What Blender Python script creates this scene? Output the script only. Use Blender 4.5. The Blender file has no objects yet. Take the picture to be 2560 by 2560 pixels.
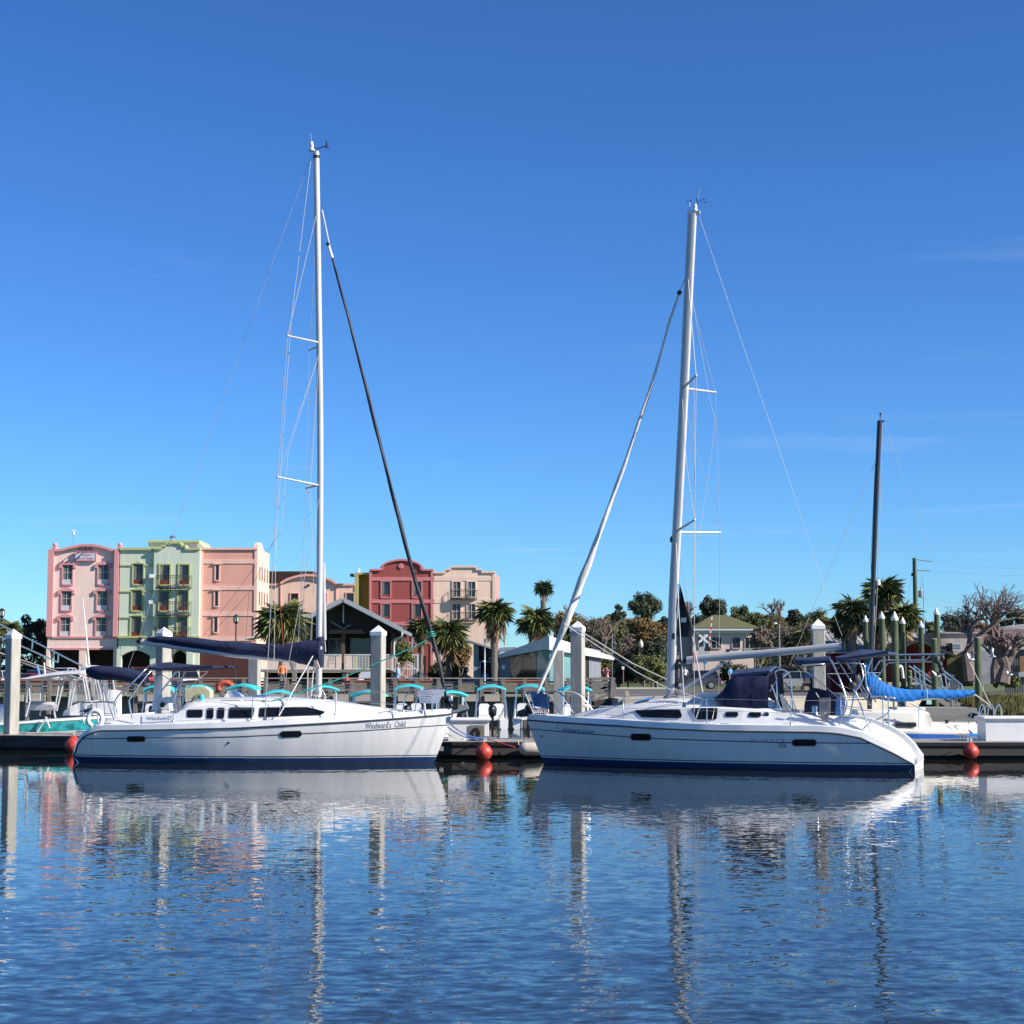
import bpy, bmesh, math, random
from mathutils import Vector, Matrix, noise
R = math.radians
random.seed(7)
scene = bpy.context.scene
COL = scene.collection
V = Vector

# ------------------------------------------------------------------ camera
F, HC, TH = 4500.0, 2.2, R(5.2)          # focal length in photo pixels, eye height above the water, upward pitch
cam = bpy.data.cameras.new("camera")
cam.sensor_width = 36.0
cam.lens = 36.0 * F / 2560.0
cam.clip_start, cam.clip_end = 0.5, 6000.0
camo = bpy.data.objects.new("camera", cam)
camo.location = (0, 0, HC)
camo.rotation_euler = (R(90) + TH, 0, 0)
COL.objects.link(camo)
scene.camera = camo

# ------------------------------------------------------------------ sky and sun
SUN_EL, SUN_AZ = 32.0, 21.0               # sun to the right, slightly on the camera's side
world = bpy.data.worlds.new("World")
scene.world = world
world.use_nodes = True
wn = world.node_tree.nodes
wl = world.node_tree.links
bg = wn["Background"]
sky = wn.new("ShaderNodeTexSky")
sky.sky_type = 'NISHITA'
sky.sun_disc = False
sky.sun_elevation = R(SUN_EL)
sky.sun_rotation = R(90 + SUN_AZ)
sky.altitude = 0
sky.air_density = 0.9
sky.dust_density = 0.0
sky.ozone_density = 3.0
tint = wn.new("ShaderNodeMixRGB")          # one even white balance over the whole sky
tint.blend_type = 'MULTIPLY'; tint.inputs[0].default_value = 1.0
tint.inputs[2].default_value = (0.50, 0.87, 1.30, 1)
gam = wn.new("ShaderNodeGamma"); gam.inputs[1].default_value = 1.22
wl.new(sky.outputs[0], gam.inputs[0]); wl.new(gam.outputs[0], tint.inputs[1])
tcw = wn.new("ShaderNodeTexCoord"); sxw = wn.new("ShaderNodeSeparateXYZ"); wl.new(tcw.outputs['Generated'], sxw.inputs[0])
zc_ = wn.new("ShaderNodeMath"); zc_.operation = 'MAXIMUM'; zc_.inputs[1].default_value = 0.04; wl.new(sxw.outputs['Z'], zc_.inputs[0])
dv_ = wn.new("ShaderNodeVectorMath"); dv_.operation = 'DIVIDE'; cb_ = wn.new("ShaderNodeCombineXYZ")
for k_ in ('X', 'Y', 'Z'): wl.new(zc_.outputs[0], cb_.inputs[k_])
wl.new(tcw.outputs['Generated'], dv_.inputs[0]); wl.new(cb_.outputs[0], dv_.inputs[1])
mpw = wn.new("ShaderNodeMapping"); mpw.inputs['Scale'].default_value = (.55, .95, 0); mpw.inputs['Location'].default_value = (2.35, .7, 0); wl.new(dv_.outputs[0], mpw.inputs[0])
nzw = wn.new("ShaderNodeTexNoise"); nzw.inputs['Scale'].default_value = 1.0; nzw.inputs['Detail'].default_value = 7; nzw.inputs['Distortion'].default_value = .6; wl.new(mpw.outputs[0], nzw.inputs['Vector'])
crw = wn.new("ShaderNodeMapRange"); crw.inputs[1].default_value = .60; crw.inputs[2].default_value = .85; crw.inputs[3].default_value = 0; crw.inputs[4].default_value = .22; wl.new(nzw.outputs['Fac'], crw.inputs[0])
cir = wn.new("ShaderNodeMixRGB"); cir.inputs[2].default_value = (9.5, 10.5, 12.0, 1); wl.new(crw.outputs[0], cir.inputs[0])   # a few thin cirrus wisps
wl.new(tint.outputs[0], cir.inputs[1])
wl.new(cir.outputs[0], bg.inputs[0])
bg.inputs[1].default_value = 0.05
sd = bpy.data.lights.new("sun", 'SUN')
sd.energy = 5.0
sd.angle = R(0.5)
sd.color = (1.0, 0.93, 0.83)
so = bpy.data.objects.new("sun", sd)
tosun = V((math.cos(R(SUN_EL)) * math.cos(R(SUN_AZ)), -math.cos(R(SUN_EL)) * math.sin(R(SUN_AZ)), math.sin(R(SUN_EL))))
so.rotation_euler = tosun.to_track_quat('Z', 'Y').to_euler()
so.location = (60, -20, 60)
COL.objects.link(so)
vs = scene.view_settings
vs.view_transform = 'Standard'
vs.look = 'None'
vs.exposure = 0.72
vs.gamma = 1.0
vs.use_curve_mapping = False
scene.cycles.max_bounces = 8
scene.cycles.transparent_max_bounces = 12

# ------------------------------------------------------------------ measuring: photo pixel (2560 grid) -> place
CT, ST = math.cos(TH), math.sin(TH)
def ray(px, py):
    u, v = px - 1280.0, 1280.0 - py
    return V((u, F * CT - v * ST, F * ST + v * CT))
def at(px, py, Y):
    d = ray(px, py)
    t = Y / d.y
    return V((d.x * t, Y, HC + d.z * t))
def XX(px, Y, py=1560): return at(px, py, Y).x
def ZZ(py, Y): return at(1280, py, Y).z
def YZ(py, z):                             # distance at which a level at height z shows at row py
    d = ray(1280, py)
    return (z - HC) / d.z * d.y
S = lambda Y: Y / 4518.0                    # metres per photo pixel at distance Y

# ------------------------------------------------------------------ materials
MATS = {}
def mat(name, col, rough=0.6, metal=0.0, var=0.12, scale=6.0, bump=0.0, bscale=40.0, spec=0.5, stretch=None, island=None, coat=0.0, var2=None, trans=0.0):
    if name in MATS: return MATS[name]
    m = bpy.data.materials.new(name)
    m.use_nodes = True
    nt = m.node_tree; N = nt.nodes; Lk = nt.links
    b = N["Principled BSDF"]
    b.inputs['Roughness'].default_value = rough
    b.inputs['Metallic'].default_value = metal
    b.inputs['Specular IOR Level'].default_value = spec
    if coat: b.inputs['Coat Weight'].default_value = coat
    tc = N.new("ShaderNodeTexCoord")
    mp = N.new("ShaderNodeMapping")
    Lk.new(tc.outputs['Object'], mp.inputs[0])
    if stretch: mp.inputs['Scale'].default_value = stretch
    nz = N.new("ShaderNodeTexNoise")
    nz.inputs['Scale'].default_value = scale
    nz.inputs['Detail'].default_value = 5.0
    Lk.new(mp.outputs[0], nz.inputs['Vector'])
    cr = N.new("ShaderNodeValToRGB")
    c0 = [c * (1 - var) for c in col[:3]]; c1 = [min(1.0, c * (1 + var)) for c in col[:3]]
    if var2: c0 = var2
    cr.color_ramp.elements[0].position = 0.3; cr.color_ramp.elements[0].color = (*c0, 1)
    cr.color_ramp.elements[1].position = 0.7; cr.color_ramp.elements[1].color = (*c1, 1)
    Lk.new(nz.outputs['Fac'], cr.inputs[0])
    outc = cr.outputs[0]
    if island:                              # each leaf or clump of leaves keeps its own tone
        g = N.new("ShaderNodeNewGeometry")
        r2 = N.new("ShaderNodeValToRGB")
        n = len(island)
        e = r2.color_ramp.elements
        for i, c in enumerate(island):
            if i < 2: el = e[i]; el.position = i / max(1, n - 1)
            else: el = e.new(min(1.0, i / max(1, n - 1)))
            el.color = (*c, 1)
        for i, el in enumerate(sorted(e, key=lambda q: q.position)): pass
        Lk.new(g.outputs['Random Per Island'], r2.inputs[0])
        mx = N.new("ShaderNodeMixRGB"); mx.blend_type = 'MULTIPLY'; mx.inputs[0].default_value = 0.35
        Lk.new(r2.outputs[0], mx.inputs[1]); Lk.new(cr.outputs[0], mx.inputs[2])
        cr.color_ramp.elements[0].color = (0.55, 0.55, 0.55, 1); cr.color_ramp.elements[1].color = (1, 1, 1, 1)
        outc = mx.outputs[0]
    Lk.new(outc, b.inputs['Base Color'])
    if trans: b.inputs['Transmission Weight'].default_value = trans
    if bump:
        n2 = N.new("ShaderNodeTexNoise"); n2.inputs['Scale'].default_value = bscale; n2.inputs['Detail'].default_value = 4.0
        Lk.new(mp.outputs[0], n2.inputs['Vector'])
        bp = N.new("ShaderNodeBump"); bp.inputs['Strength'].default_value = bump; bp.inputs['Distance'].default_value = 0.02
        Lk.new(n2.outputs['Fac'], bp.inputs['Height']); Lk.new(bp.outputs[0], b.inputs['Normal'])
    MATS[name] = m
    return m

def clear_mat(name, tint, alpha):
    m = bpy.data.materials.new(name); m.use_nodes = True
    nt = m.node_tree; N = nt.nodes; Lk = nt.links
    b = N["Principled BSDF"]
    nz = N.new("ShaderNodeTexNoise"); nz.inputs['Scale'].default_value = 3.0
    cr = N.new("ShaderNodeValToRGB")
    cr.color_ramp.elements[0].color = (alpha * .6, alpha * .6, alpha * .6, 1); cr.color_ramp.elements[1].color = (alpha * 1.3, alpha * 1.3, alpha * 1.3, 1)
    Lk.new(nz.outputs['Fac'], cr.inputs[0]); Lk.new(cr.outputs[0], b.inputs['Alpha'])
    b.inputs['Base Color'].default_value = (*tint, 1); b.inputs['Roughness'].default_value = 0.12
    return m

# ------------------------------------------------------------------ mesh builder
class MB:
    def __init__(s): s.v = []; s.f = []; s.m = []; s.cm = 0
    def add(s, vs_, fs):
        o = len(s.v); s.v += [V(p) for p in vs_]
        for f in fs: s.f.append([i + o for i in f]); s.m.append(s.cm)
        return s
    def poly(s, pts): return s.add(pts, [list(range(len(pts)))])
    def box(s, c, d, M=None):
        c = V(c); h = [x / 2 for x in d]
        P = [V((sx * h[0], sy * h[1], sz * h[2])) for sz in (-1, 1) for sy in (-1, 1) for sx in (-1, 1)]
        if M is not None: P = [M @ p for p in P]
        return s.add([p + c for p in P], [(0, 2, 3, 1), (4, 5, 7, 6), (0, 1, 5, 4), (2, 6, 7, 3), (0, 4, 6, 2), (1, 3, 7, 5)])
    def bb(s, a, b): return s.box([(a[i] + b[i]) / 2 for i in range(3)], [abs(a[i] - b[i]) for i in range(3)])
    def beam(s, p0, p1, w, h, up=(0, 0, 1)):
        p0, p1 = V(p0), V(p1); d = (p1 - p0); L_ = d.length
        if L_ < 1e-6: return s
        x = d / L_; z = V(up); y = z.cross(x)
        if y.length < 1e-4: y = V((0, 1, 0)).cross(x)
        y.normalize(); z = x.cross(y)
        M = Matrix((x, y, z)).transposed()
        return s.box((p0 + p1) / 2, (L_, w, h), M)
    def path(s, pts, r, n=6, cap=True, closed=False):
        pts = [V(p) for p in pts]; k = len(pts)
        rr = r if isinstance(r, (list, tuple)) else [r] * k
        rings = []; prev = None
        for i, p in enumerate(pts):
            if closed: d = pts[(i + 1) % k] - pts[i - 1]
            else: d = pts[min(i + 1, k - 1)] - pts[max(i - 1, 0)]
            if d.length < 1e-9: d = V((0, 0, 1))
            d.normalize()
            if prev is None:
                a = V((0, 0, 1)) if abs(d.z) < .9 else V((0, 1, 0))
                x = a.cross(d).normalized()
            else:
                x = prev - d * prev.dot(d)
                x = x.normalized() if x.length > 1e-6 else d.orthogonal().normalized()
            prev = x; y = d.cross(x)
            rings.append([p + (x * math.cos(2 * math.pi * j / n) + y * math.sin(2 * math.pi * j / n)) * rr[i] for j in range(n)])
        return s.rings(rings, cap and not closed, closed)
    def rings(s, rings, cap=True, closed=False, open_=False):
        k, n = len(rings), len(rings[0]); vs_ = [p for rg in rings for p in rg]; fs = []
        for i in range(k if closed else k - 1):
            a, b = i * n, ((i + 1) % k) * n
            for j in range(n - 1 if open_ else n):
                j2 = (j + 1) % n
                fs.append((a + j, a + j2, b + j2, b + j))
        if cap and not open_: fs.append(list(range(n))[::-1]); fs.append([(k - 1) * n + j for j in range(n)])
        return s.add(vs_, fs)
    def tube(s, p0, p1, r0, r1=None, n=6): return s.path([p0, p1], [r0, r0 if r1 is None else r1], n)
    def lathe(s, c, prof, n=14, axis=None):
        c = V(c); rg = []
        q = None
        if axis is not None: q = V((0, 0, 1)).rotation_difference(V(axis))
        for r, z in prof:
            ring = [V((r * math.cos(2 * math.pi * j / n), r * math.sin(2 * math.pi * j / n), z)) for j in range(n)]
            rg.append([c + (q @ p if q else p) for p in ring])
        return s.rings(rg)
    def ball(s, c, r, n=10, m=6):
        r = (r, r, r) if not isinstance(r, (tuple, list)) else r
        rg = []
        for i in range(1, m):
            a = math.pi * i / m
            rg.append([V(c) + V((r[0] * math.sin(a) * math.cos(2 * math.pi * j / n), r[1] * math.sin(a) * math.sin(2 * math.pi * j / n), -r[2] * math.cos(a))) for j in range(n)])
        return s.rings(rg)
    def prism(s, pts, off):
        pts = [V(p) for p in pts]; off = V(off); n = len(pts)
        return s.add(pts + [p + off for p in pts], [list(range(n))[::-1], [i + n for i in range(n)]] + [(i, (i + 1) % n, (i + 1) % n + n, i + n) for i in range(n)])
    def islands(s):
        par = list(range(len(s.v)))
        def find(a):
            while par[a] != a: par[a] = par[par[a]]; a = par[a]
            return a
        for f in s.f:
            for i in f[1:]: par[find(i)] = find(f[0])
        groups = {}
        for k, f in enumerate(s.f): groups.setdefault(find(f[0]), []).append(k)
        out = []
        for fs in groups.values():
            mb = MB(); mp = {}
            for k in fs:
                nf = []
                for i in s.f[k]:
                    if i not in mp: mp[i] = len(mb.v); mb.v.append(s.v[i])
                    nf.append(mp[i])
                mb.f.append(nf); mb.m.append(s.m[k])
            out.append(mb)
        return out
    def each(s, name, m, parent=None, **kw):      # every loose piece becomes a part of its own
        return [b.build(name, m, parent, **kw) for b in s.islands()]
    def build(s, name, m, parent=None, smooth=None, world=False, label=None):
        me = bpy.data.meshes.new(name)
        vs_ = s.v
        if world and parent is not None:
            M = Matrix()
            q = parent
            while q is not None: M = q.matrix_basis @ M; q = q.parent
            Mi = M.inverted(); vs_ = [Mi @ p for p in s.v]
        me.from_pydata([tuple(p) for p in vs_], [], s.f)
        for mm in (m if isinstance(m, (list, tuple)) else [m]): me.materials.append(mm)
        if isinstance(m, (list, tuple)):
            me.polygons.foreach_set("material_index", s.m)
        bm = bmesh.new(); bm.from_mesh(me)
        bmesh.ops.recalc_face_normals(bm, faces=bm.faces)
        bm.to_mesh(me); bm.free()
        if smooth is not None:
            me.polygons.foreach_set("use_smooth", [True] * len(me.polygons))
            me.set_sharp_from_angle(angle=R(smooth))
        o = bpy.data.objects.new(name, me)
        COL.objects.link(o)
        if parent is not None: o.parent = parent
        if label: o['label'] = label
        return o

def tag(o, label, cat, group=None):
    o['label'] = label; o['category'] = cat
    if group: o['group'] = group
    return o
def thing(name, label, cat, loc=(0, 0, 0), rz=0.0, group=None):
    o = bpy.data.objects.new(name, None)
    o.empty_display_size = 0.2
    COL.objects.link(o)
    o.location = loc; o.rotation_euler = (0, 0, rz)
    o.matrix_basis = Matrix.Translation(V(loc)) @ Matrix.Rotation(rz, 4, 'Z')
    return tag(o, label, cat, group)
def structure(o): o['kind'] = 'structure'; return o
def stuff(o): o['kind'] = 'stuff'; return o
def copy_tree(o, parent=None):
    c = o.copy(); COL.objects.link(c)
    if parent is not None: c.parent = parent
    for ch in list(o.children): copy_tree(ch, c)
    return c
def dup(o, loc, label, rz=0.0, sc=1.0, group=None):
    c = copy_tree(o); c.location = loc; c.rotation_euler = (0, 0, rz); c.scale = (sc, sc, sc)
    c['label'] = label
    if group: c['group'] = group
    return c
def inst(o, M, parent):                      # one more copy of a part, sharing its mesh
    c = o.copy(); COL.objects.link(c); c.parent = parent; c.matrix_basis = M
    return c
_txt = {}
def text2d(s_, shear=0.0):
    if (s_, shear) in _txt: return _txt[(s_, shear)]
    cu = bpy.data.curves.new("lettering", 'FONT'); cu.body = s_; cu.size = 1.0; cu.shear = shear; cu.resolution_u = 2
    o = bpy.data.objects.new("lettering", cu); COL.objects.link(o)
    me = bpy.data.meshes.new_from_object(o)
    vs_ = [tuple(v.co) for v in me.vertices]; fs = [tuple(p.vertices) for p in me.polygons]
    bpy.data.objects.remove(o); bpy.data.curves.remove(cu); bpy.data.meshes.remove(me)
    x0 = min(v[0] for v in vs_); x1 = max(v[0] for v in vs_); y1 = max(v[1] for v in vs_); y0 = min(v[1] for v in vs_)
    vs_ = [((v[0] - x0) / (x1 - x0), (v[1] - y0) / (y1 - y0)) for v in vs_]     # unit square
    _txt[(s_, shear)] = (vs_, fs)
    return _txt[(s_, shear)]
def interp(tab, x):
    if x <= tab[0][0]: return tab[0][1]
    for (a, ya), (b, yb) in zip(tab, tab[1:]):
        if x <= b: return ya + (yb - ya) * (x - a) / (b - a) if b > a else yb
    return tab[-1][1]

# palette (real base colours)
white = mat("white_gelcoat", (.80, .79, .76), .28, var=.04, scale=2, coat=.3)
hullw = mat("weathered_hull_gelcoat", (.77, .76, .73), .30, var=.05, scale=1.6, coat=.25, stretch=(4, 1, .35))
cream = mat("cream_gelcoat", (.72, .69, .6), .35, var=.05, scale=2)
navy = mat("navy_canvas", (.008, .014, .05), .85, var=.3, scale=4, bump=.6, bscale=9)
navy2 = mat("faded_navy_canvas", (.022, .04, .10), .8, var=.3, scale=4, bump=.5, bscale=10)
black_sail = mat("black_sailcloth", (.008, .009, .016), .6, var=.3, scale=3, bump=.6, bscale=12, stretch=(1, 1, .3))
sailw = mat("white_sailcloth", (.70, .68, .64), .75, var=.18, scale=3, bump=.8, bscale=8, stretch=(1, 1, .25))
alu = mat("painted_mast", (.50, .50, .495), .42, .1, var=.06, scale=3)
steel = mat("stainless_steel", (.62, .63, .65), .22, .9, var=.08, scale=9)
wire = mat("rigging_wire", (.36, .36, .37), .5, .1, var=.1, scale=4)
rope_w = mat("white_rope", (.55, .53, .50), .9, var=.2, scale=60)
rope_t = mat("teal_rope", (.03, .30, .24), .85, var=.2, scale=60)
rope_b = mat("blue_rope", (.05, .14, .40), .85, var=.2, scale=60)
rope_r = mat("red_rope", (.45, .05, .05), .85, var=.2, scale=60)
blackp = mat("black_plastic", (.012, .012, .014), .4, var=.2, scale=8)
glassd = mat("dark_window_glass", (.008, .009, .012), .08, var=.3, scale=2)
boot = mat("blue_boot_stripe", (.014, .042, .125), .4, var=.12, scale=5)
pin = mat("dark_stripe", (.03, .04, .07), .4, var=.1)
anti = mat("bottom_paint", (.012, .016, .03), .6, var=.3, scale=5)
rubm = mat("rub_rail", (.06, .06, .06), .6, var=.2)
letter = mat("navy_lettering", (.02, .05, .16), .5, var=.05)
letterg = mat("grey_lettering", (.18, .23, .30), .5, var=.05)
letterr = mat("red_lettering", (.42, .03, .04), .5, var=.05)
bluecov = mat("bright_blue_canvas", (.006, .16, .50), .8, var=.15, scale=5, bump=.5, bscale=9)
teal = mat("teal_canvas", (.03, .50, .55), .75, var=.1, scale=5)
concrete = mat("pile_concrete", (.36, .345, .30), .85, var=.18, scale=4, bump=.4, bscale=30, stretch=(1.5, 1.5, .25))
capw = mat("white_pile_cap", (.80, .79, .76), .5, var=.04)
dockwood = mat("grey_dock_boards", (.26, .245, .22), .8, var=.15, scale=12, bump=.3, stretch=(1, 6, 1))
fascia = mat("dock_fascia", (.05, .045, .04), .8, var=.25, scale=3, stretch=(.3, 1, 2))
dockdark = mat("dock_float", (.012, .012, .012), .7, var=.3)
dockedge = mat("black_dock_bumper", (.01, .01, .011), .6, var=.2)
fendr = mat("red_fender", (.55, .055, .035), .45, var=.18, scale=8, var2=(.30, .04, .03))
fendw = mat("beige_fender", (.55, .50, .42), .55, var=.12, scale=6)
boxw = mat("white_dock_box", (.74, .73, .71), .4, var=.06, scale=3)
boxp = mat("grey_brown_panel", (.18, .15, .12), .6, var=.1)
wood = mat("weathered_wood", (.20, .18, .15), .85, var=.25, scale=6, bump=.4, stretch=(.5, 3, 3))
woodl = mat("pale_weathered_wood", (.32, .29, .24), .85, var=.2, scale=6, bump=.3, stretch=(.5, 3, 3))

# ------------------------------------------------------------------ water
def water_mat():
    m = bpy.data.materials.new("harbour_water"); m.use_nodes = True
    nt = m.node_tree; N = nt.nodes; Lk = nt.links
    b = N["Principled BSDF"]
    b.inputs['Base Color'].default_value = (.016, .020, .018, 1)
    b.inputs['Roughness'].default_value = 0.02
    b.inputs['IOR'].default_value = 1.29
    g = N.new("ShaderNodeNewGeometry")
    total = None
    for sc, st, amp in (((.9, 1.5), 1.0, .03), ((4.2, 6.5), 1.0, .105), ((9.0, 13.0), 1.0, .08)):
        mp = N.new("ShaderNodeMapping"); mp.inputs['Scale'].default_value = (sc[0], sc[1], 1.0)
        mp.inputs['Rotation'].default_value = (0, 0, R(6 - sc[0]))
        Lk.new(g.outputs['Position'], mp.inputs[0])
        nz = N.new("ShaderNodeTexNoise"); nz.inputs['Scale'].default_value = st; nz.inputs['Detail'].default_value = 1.5; nz.inputs['Distortion'].default_value = .35
        Lk.new(mp.outputs[0], nz.inputs['Vector'])
        s1 = N.new("ShaderNodeVectorMath"); s1.operation = 'SUBTRACT'; s1.inputs[1].default_value = (.5, .5, .5)
        Lk.new(nz.outputs['Color'], s1.inputs[0])
        s2 = N.new("ShaderNodeVectorMath"); s2.operation = 'MULTIPLY'; s2.inputs[1].default_value = (amp * .7, amp * 1.6, 0)
        Lk.new(s1.outputs[0], s2.inputs[0])
        if total is None: total = s2
        else:
            ad = N.new("ShaderNodeVectorMath"); ad.operation = 'ADD'
            Lk.new(total.outputs[0], ad.inputs[0]); Lk.new(s2.outputs[0], ad.inputs[1]); total = ad
    # wind patches: calmer in the lee of the boats, livelier further out
    mp = N.new("ShaderNodeMapping"); mp.inputs['Scale'].default_value = (.05, .12, 1.0); Lk.new(g.outputs['Position'], mp.inputs[0])
    nz = N.new("ShaderNodeTexNoise"); nz.inputs['Scale'].default_value = 1.0; nz.inputs['Detail'].default_value = 3.0; Lk.new(mp.outputs[0], nz.inputs['Vector'])
    sx = N.new("ShaderNodeSeparateXYZ"); Lk.new(g.outputs['Position'], sx.inputs[0])
    m0 = N.new("ShaderNodeMapRange"); m0.inputs[1].default_value = 46; m0.inputs[2].default_value = 12; m0.inputs[3].default_value = 0; m0.inputs[4].default_value = 1.0
    Lk.new(sx.outputs['Y'], m0.inputs[0])
    mp_ = N.new("ShaderNodeMath"); mp_.operation = 'POWER'; mp_.inputs[1].default_value = 2.1; Lk.new(m0.outputs[0], mp_.inputs[0])
    mr = N.new("ShaderNodeMath"); mr.operation = 'ADD'; mr.inputs[1].default_value = .085; Lk.new(mp_.outputs[0], mr.inputs[0])
    m2 = N.new("ShaderNodeMapRange"); m2.inputs[1].default_value = .35; m2.inputs[2].default_value = .65; m2.inputs[3].default_value = .65; m2.inputs[4].default_value = 1.2
    Lk.new(nz.outputs['Fac'], m2.inputs[0])
    mu = N.new("ShaderNodeMath"); mu.operation = 'MULTIPLY'; Lk.new(mr.outputs[0], mu.inputs[0]); Lk.new(m2.outputs[0], mu.inputs[1])
    sc_ = N.new("ShaderNodeVectorMath"); sc_.operation = 'SCALE'; Lk.new(total.outputs[0], sc_.inputs[0]); Lk.new(mu.outputs[0], sc_.inputs['Scale'])
    ad = N.new("ShaderNodeVectorMath"); ad.operation = 'ADD'; ad.inputs[1].default_value = (0, 0, 1); Lk.new(sc_.outputs[0], ad.inputs[0])
    no = N.new("ShaderNodeVectorMath"); no.operation = 'NORMALIZE'; Lk.new(ad.outputs[0], no.inputs[0])
    Lk.new(no.outputs[0], b.inputs['Normal'])
    return m
mb = MB(); mb.add([(-600, -60, 0), (600, -60, 0), (600, 140, 0), (-600, 140, 0)], [(0, 1, 2, 3)])
structure(mb.build("water", water_mat()))

# ------------------------------------------------------------------ sailing boats
BS = [(0, .015), (.03, .12), (.06, .21), (.1, .33), (.15, .46), (.2, .58), (.3, .76), (.4, .89), (.5, .965), (.6, 1.0), (.7, .99), (.8, .95), (.9, .88), (1, .79)]
BW = [(0, .0), (.05, .1), (.1, .2), (.2, .42), (.3, .61), (.4, .75), (.5, .84), (.6, .88), (.7, .87), (.8, .82), (.9, .74), (1, .62)]
class Boat:
    """A hull in its own frame: x to the bow, z up from the water, n towards the camera's side (y = sg * n)."""
    def __init__(s, root, sg, rz, half, bow, bowwl, stern, sheer, trim):
        s.root, s.sg, s.half = root, sg, half
        s.c, s.s_ = math.cos(rz), math.sin(rz)
        s.o = V(root.location)
        s.xb = s.lp(*bow, 0).x; s.xbw = s.lp(*bowwl, 0).x; s.xst = s.lp(*stern, half * .75).x
        s.L = s.xb - s.xst
        s.sheer = sorted([(q.x, q.z) for q in (s.lpe(*p) for p in sheer)])
        s.trim = sorted([(q.x, q.z) for q in (s.lpe(*p) for p in trim)])
    def loc(s, p):
        d = V(p) - s.o
        return V((d.x * s.c + d.y * s.s_, -d.x * s.s_ + d.y * s.c, d.z))
    def lp(s, px, py, n):
        """photo pixel -> point of the fore-and-aft plane n metres off the centreline"""
        a = s.loc((0, 0, HC)); b = s.loc(V((0, 0, HC)) + ray(px, py)); d = b - a
        t = (s.sg * n - a.y) / d.y
        return a + d * t
    def bsx(s, x): return interp(BS, (s.xb - x) / s.L) * s.half
    def lpe(s, px, py):
        n = s.half
        for _ in range(5):
            q = s.lp(px, py, n); n = s.bsx(q.x)
        return q
    def zf(s, x): return interp(s.sheer, x)
    def zt(s, x): return min(interp(s.trim, x), s.zf(x))
    def pt(s, q, z):
        xs = s.xb - q * s.L; xw = s.xbw - q * (s.xbw - s.xst)
        zs = s.zf(xs); r = max(0.0, min(1.0, z / zs))
        x = xw + (xs - xw) * r ** .9
        bs, bw = interp(BS, q) * s.half, interp(BW, q) * s.half
        if z >= 0: y = bw + (bs - bw) * (1 - (1 - r) ** 1.5)
        else: y = bw * max(0.02, 1 - (z / .5) ** 2)
        return x, y
    def side(s, x, z):
        a, b = 0.0, 1.0
        for _ in range(22):
            m = (a + b) / 2
            if s.pt(m, z)[0] > x: a = m
            else: b = m
        return s.pt(a, z)[1]
    def P(s, x, n, z): return V((x, s.sg * n, z))
    def onside(s, px, py, off=.004):
        n = s.half
        for _ in range(6):
            q = s.lp(px, py, n); n = s.side(q.x, q.z)
        return s.P(q.x, n + off, q.z)
    def hull(s, n=56, m=13):
        mb = MB(); cols = []
        for i in range(n + 1):
            q = (i / n) ** 1.25
            zt_ = s.zt(s.pt(q, 1.0)[0])
            for _ in range(4): zt_ = max(.06, s.zt(s.pt(q, max(0, zt_))[0]))
            zs = [-.45, -.3, -.15] + [zt_ * k / (m - 1) for k in range(m)]
            cols.append([(s.pt(q, z), z) for z in zs])
        rings = []
        for c in cols:
            rings.append([V((x, y, z)) for (x, y), z in c][::-1] + [V((x, -y, z)) for (x, y), z in c])
        mb.rings(rings, open_=True)
        e = rings[-1]; k = len(e) // 2
        for j in range(k - 1): mb.poly([e[j], e[j + 1], e[-2 - j], e[-1 - j]])
        return mb
    def band(s, z0, z1, off, n=60, q0=.0, q1=1.0):
        """strip on both topsides between heights z0 and z1 (numbers or functions of x)"""
        mb = MB()
        for sg in (1, -1):
            a = []; 
            for i in range(n + 1):
                q = q0 + (q1 - q0) * i / n
                for zz in (z0, z1):
                    z = zz if not callable(zz) else zz(s.pt(q, 1.0)[0])
                    x, y = s.pt(q, z)
                    z = min(z, max(.05, s.zt(x)))
                    x, y = s.pt(q, z)
                    a.append(V((x, sg * (y + off), z)))
            mb.add(a, [(2 * i, 2 * i + 1, 2 * i + 3, 2 * i + 2) for i in range(n)])
        return mb
    def edge(s, x):
        z = s.zt(x); return s.side(x, z), z
    def deck(s, edge, crest, yc, well, n=70, band=.14):
        """deck moulding: bulwark band, side deck, cabin side, roof; edge/crest are height tables, yc half width of the cabin"""
        s.tab_e, s.tab_c, s.yc, s.bandh = edge, crest, yc, band
        rings = []
        for i in range(n + 1):
            x = s.xb - .02 - (s.L - .025) * i / n
            yE, zE = s.edge(x)
            zB = zE + band
            ze = max(interp(edge, x), zB + .005); zc = max(interp(crest, x), ze)
            w = min(yc(x), max(.02, yE - .12))
            z3 = zB + .02
            if well(x): prof = [(yE, zE), (yE - .02, zB), (yE - .09, zB + .015), (w + .03, z3), (w - .1, ze - .03), (w - .2, ze), (w - .42, ze - .02), (w - .5, ze - .5), (0, ze - .5)]
            else: prof = [(yE, zE), (yE - .02, zB), (yE - .09, zB + .015), (w + .03, z3), (w - .1, ze - .05), (w - .22, ze + .02), (w * .6, ze + (zc - ze) * .7), (w * .3, ze + (zc - ze) * .95), (0, zc)]
            prof = [(max(0.0, y), z) for y, z in prof]
            rings.append([V((x, y, z)) for y, z in prof] + [V((x, -y, z)) for y, z in prof[::-1]])
        mb = MB(); mb.rings(rings, open_=True); mb.poly(rings[0])
        e = rings[-1]; x = s.xst - .004                # stern face down to the water
        lo = [V((x + .22, p.y * .97, -.12)) for p in e]; up = [V((x, p.y, p.z)) for p in e]
        mb.rings([e, up], open_=True)
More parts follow.
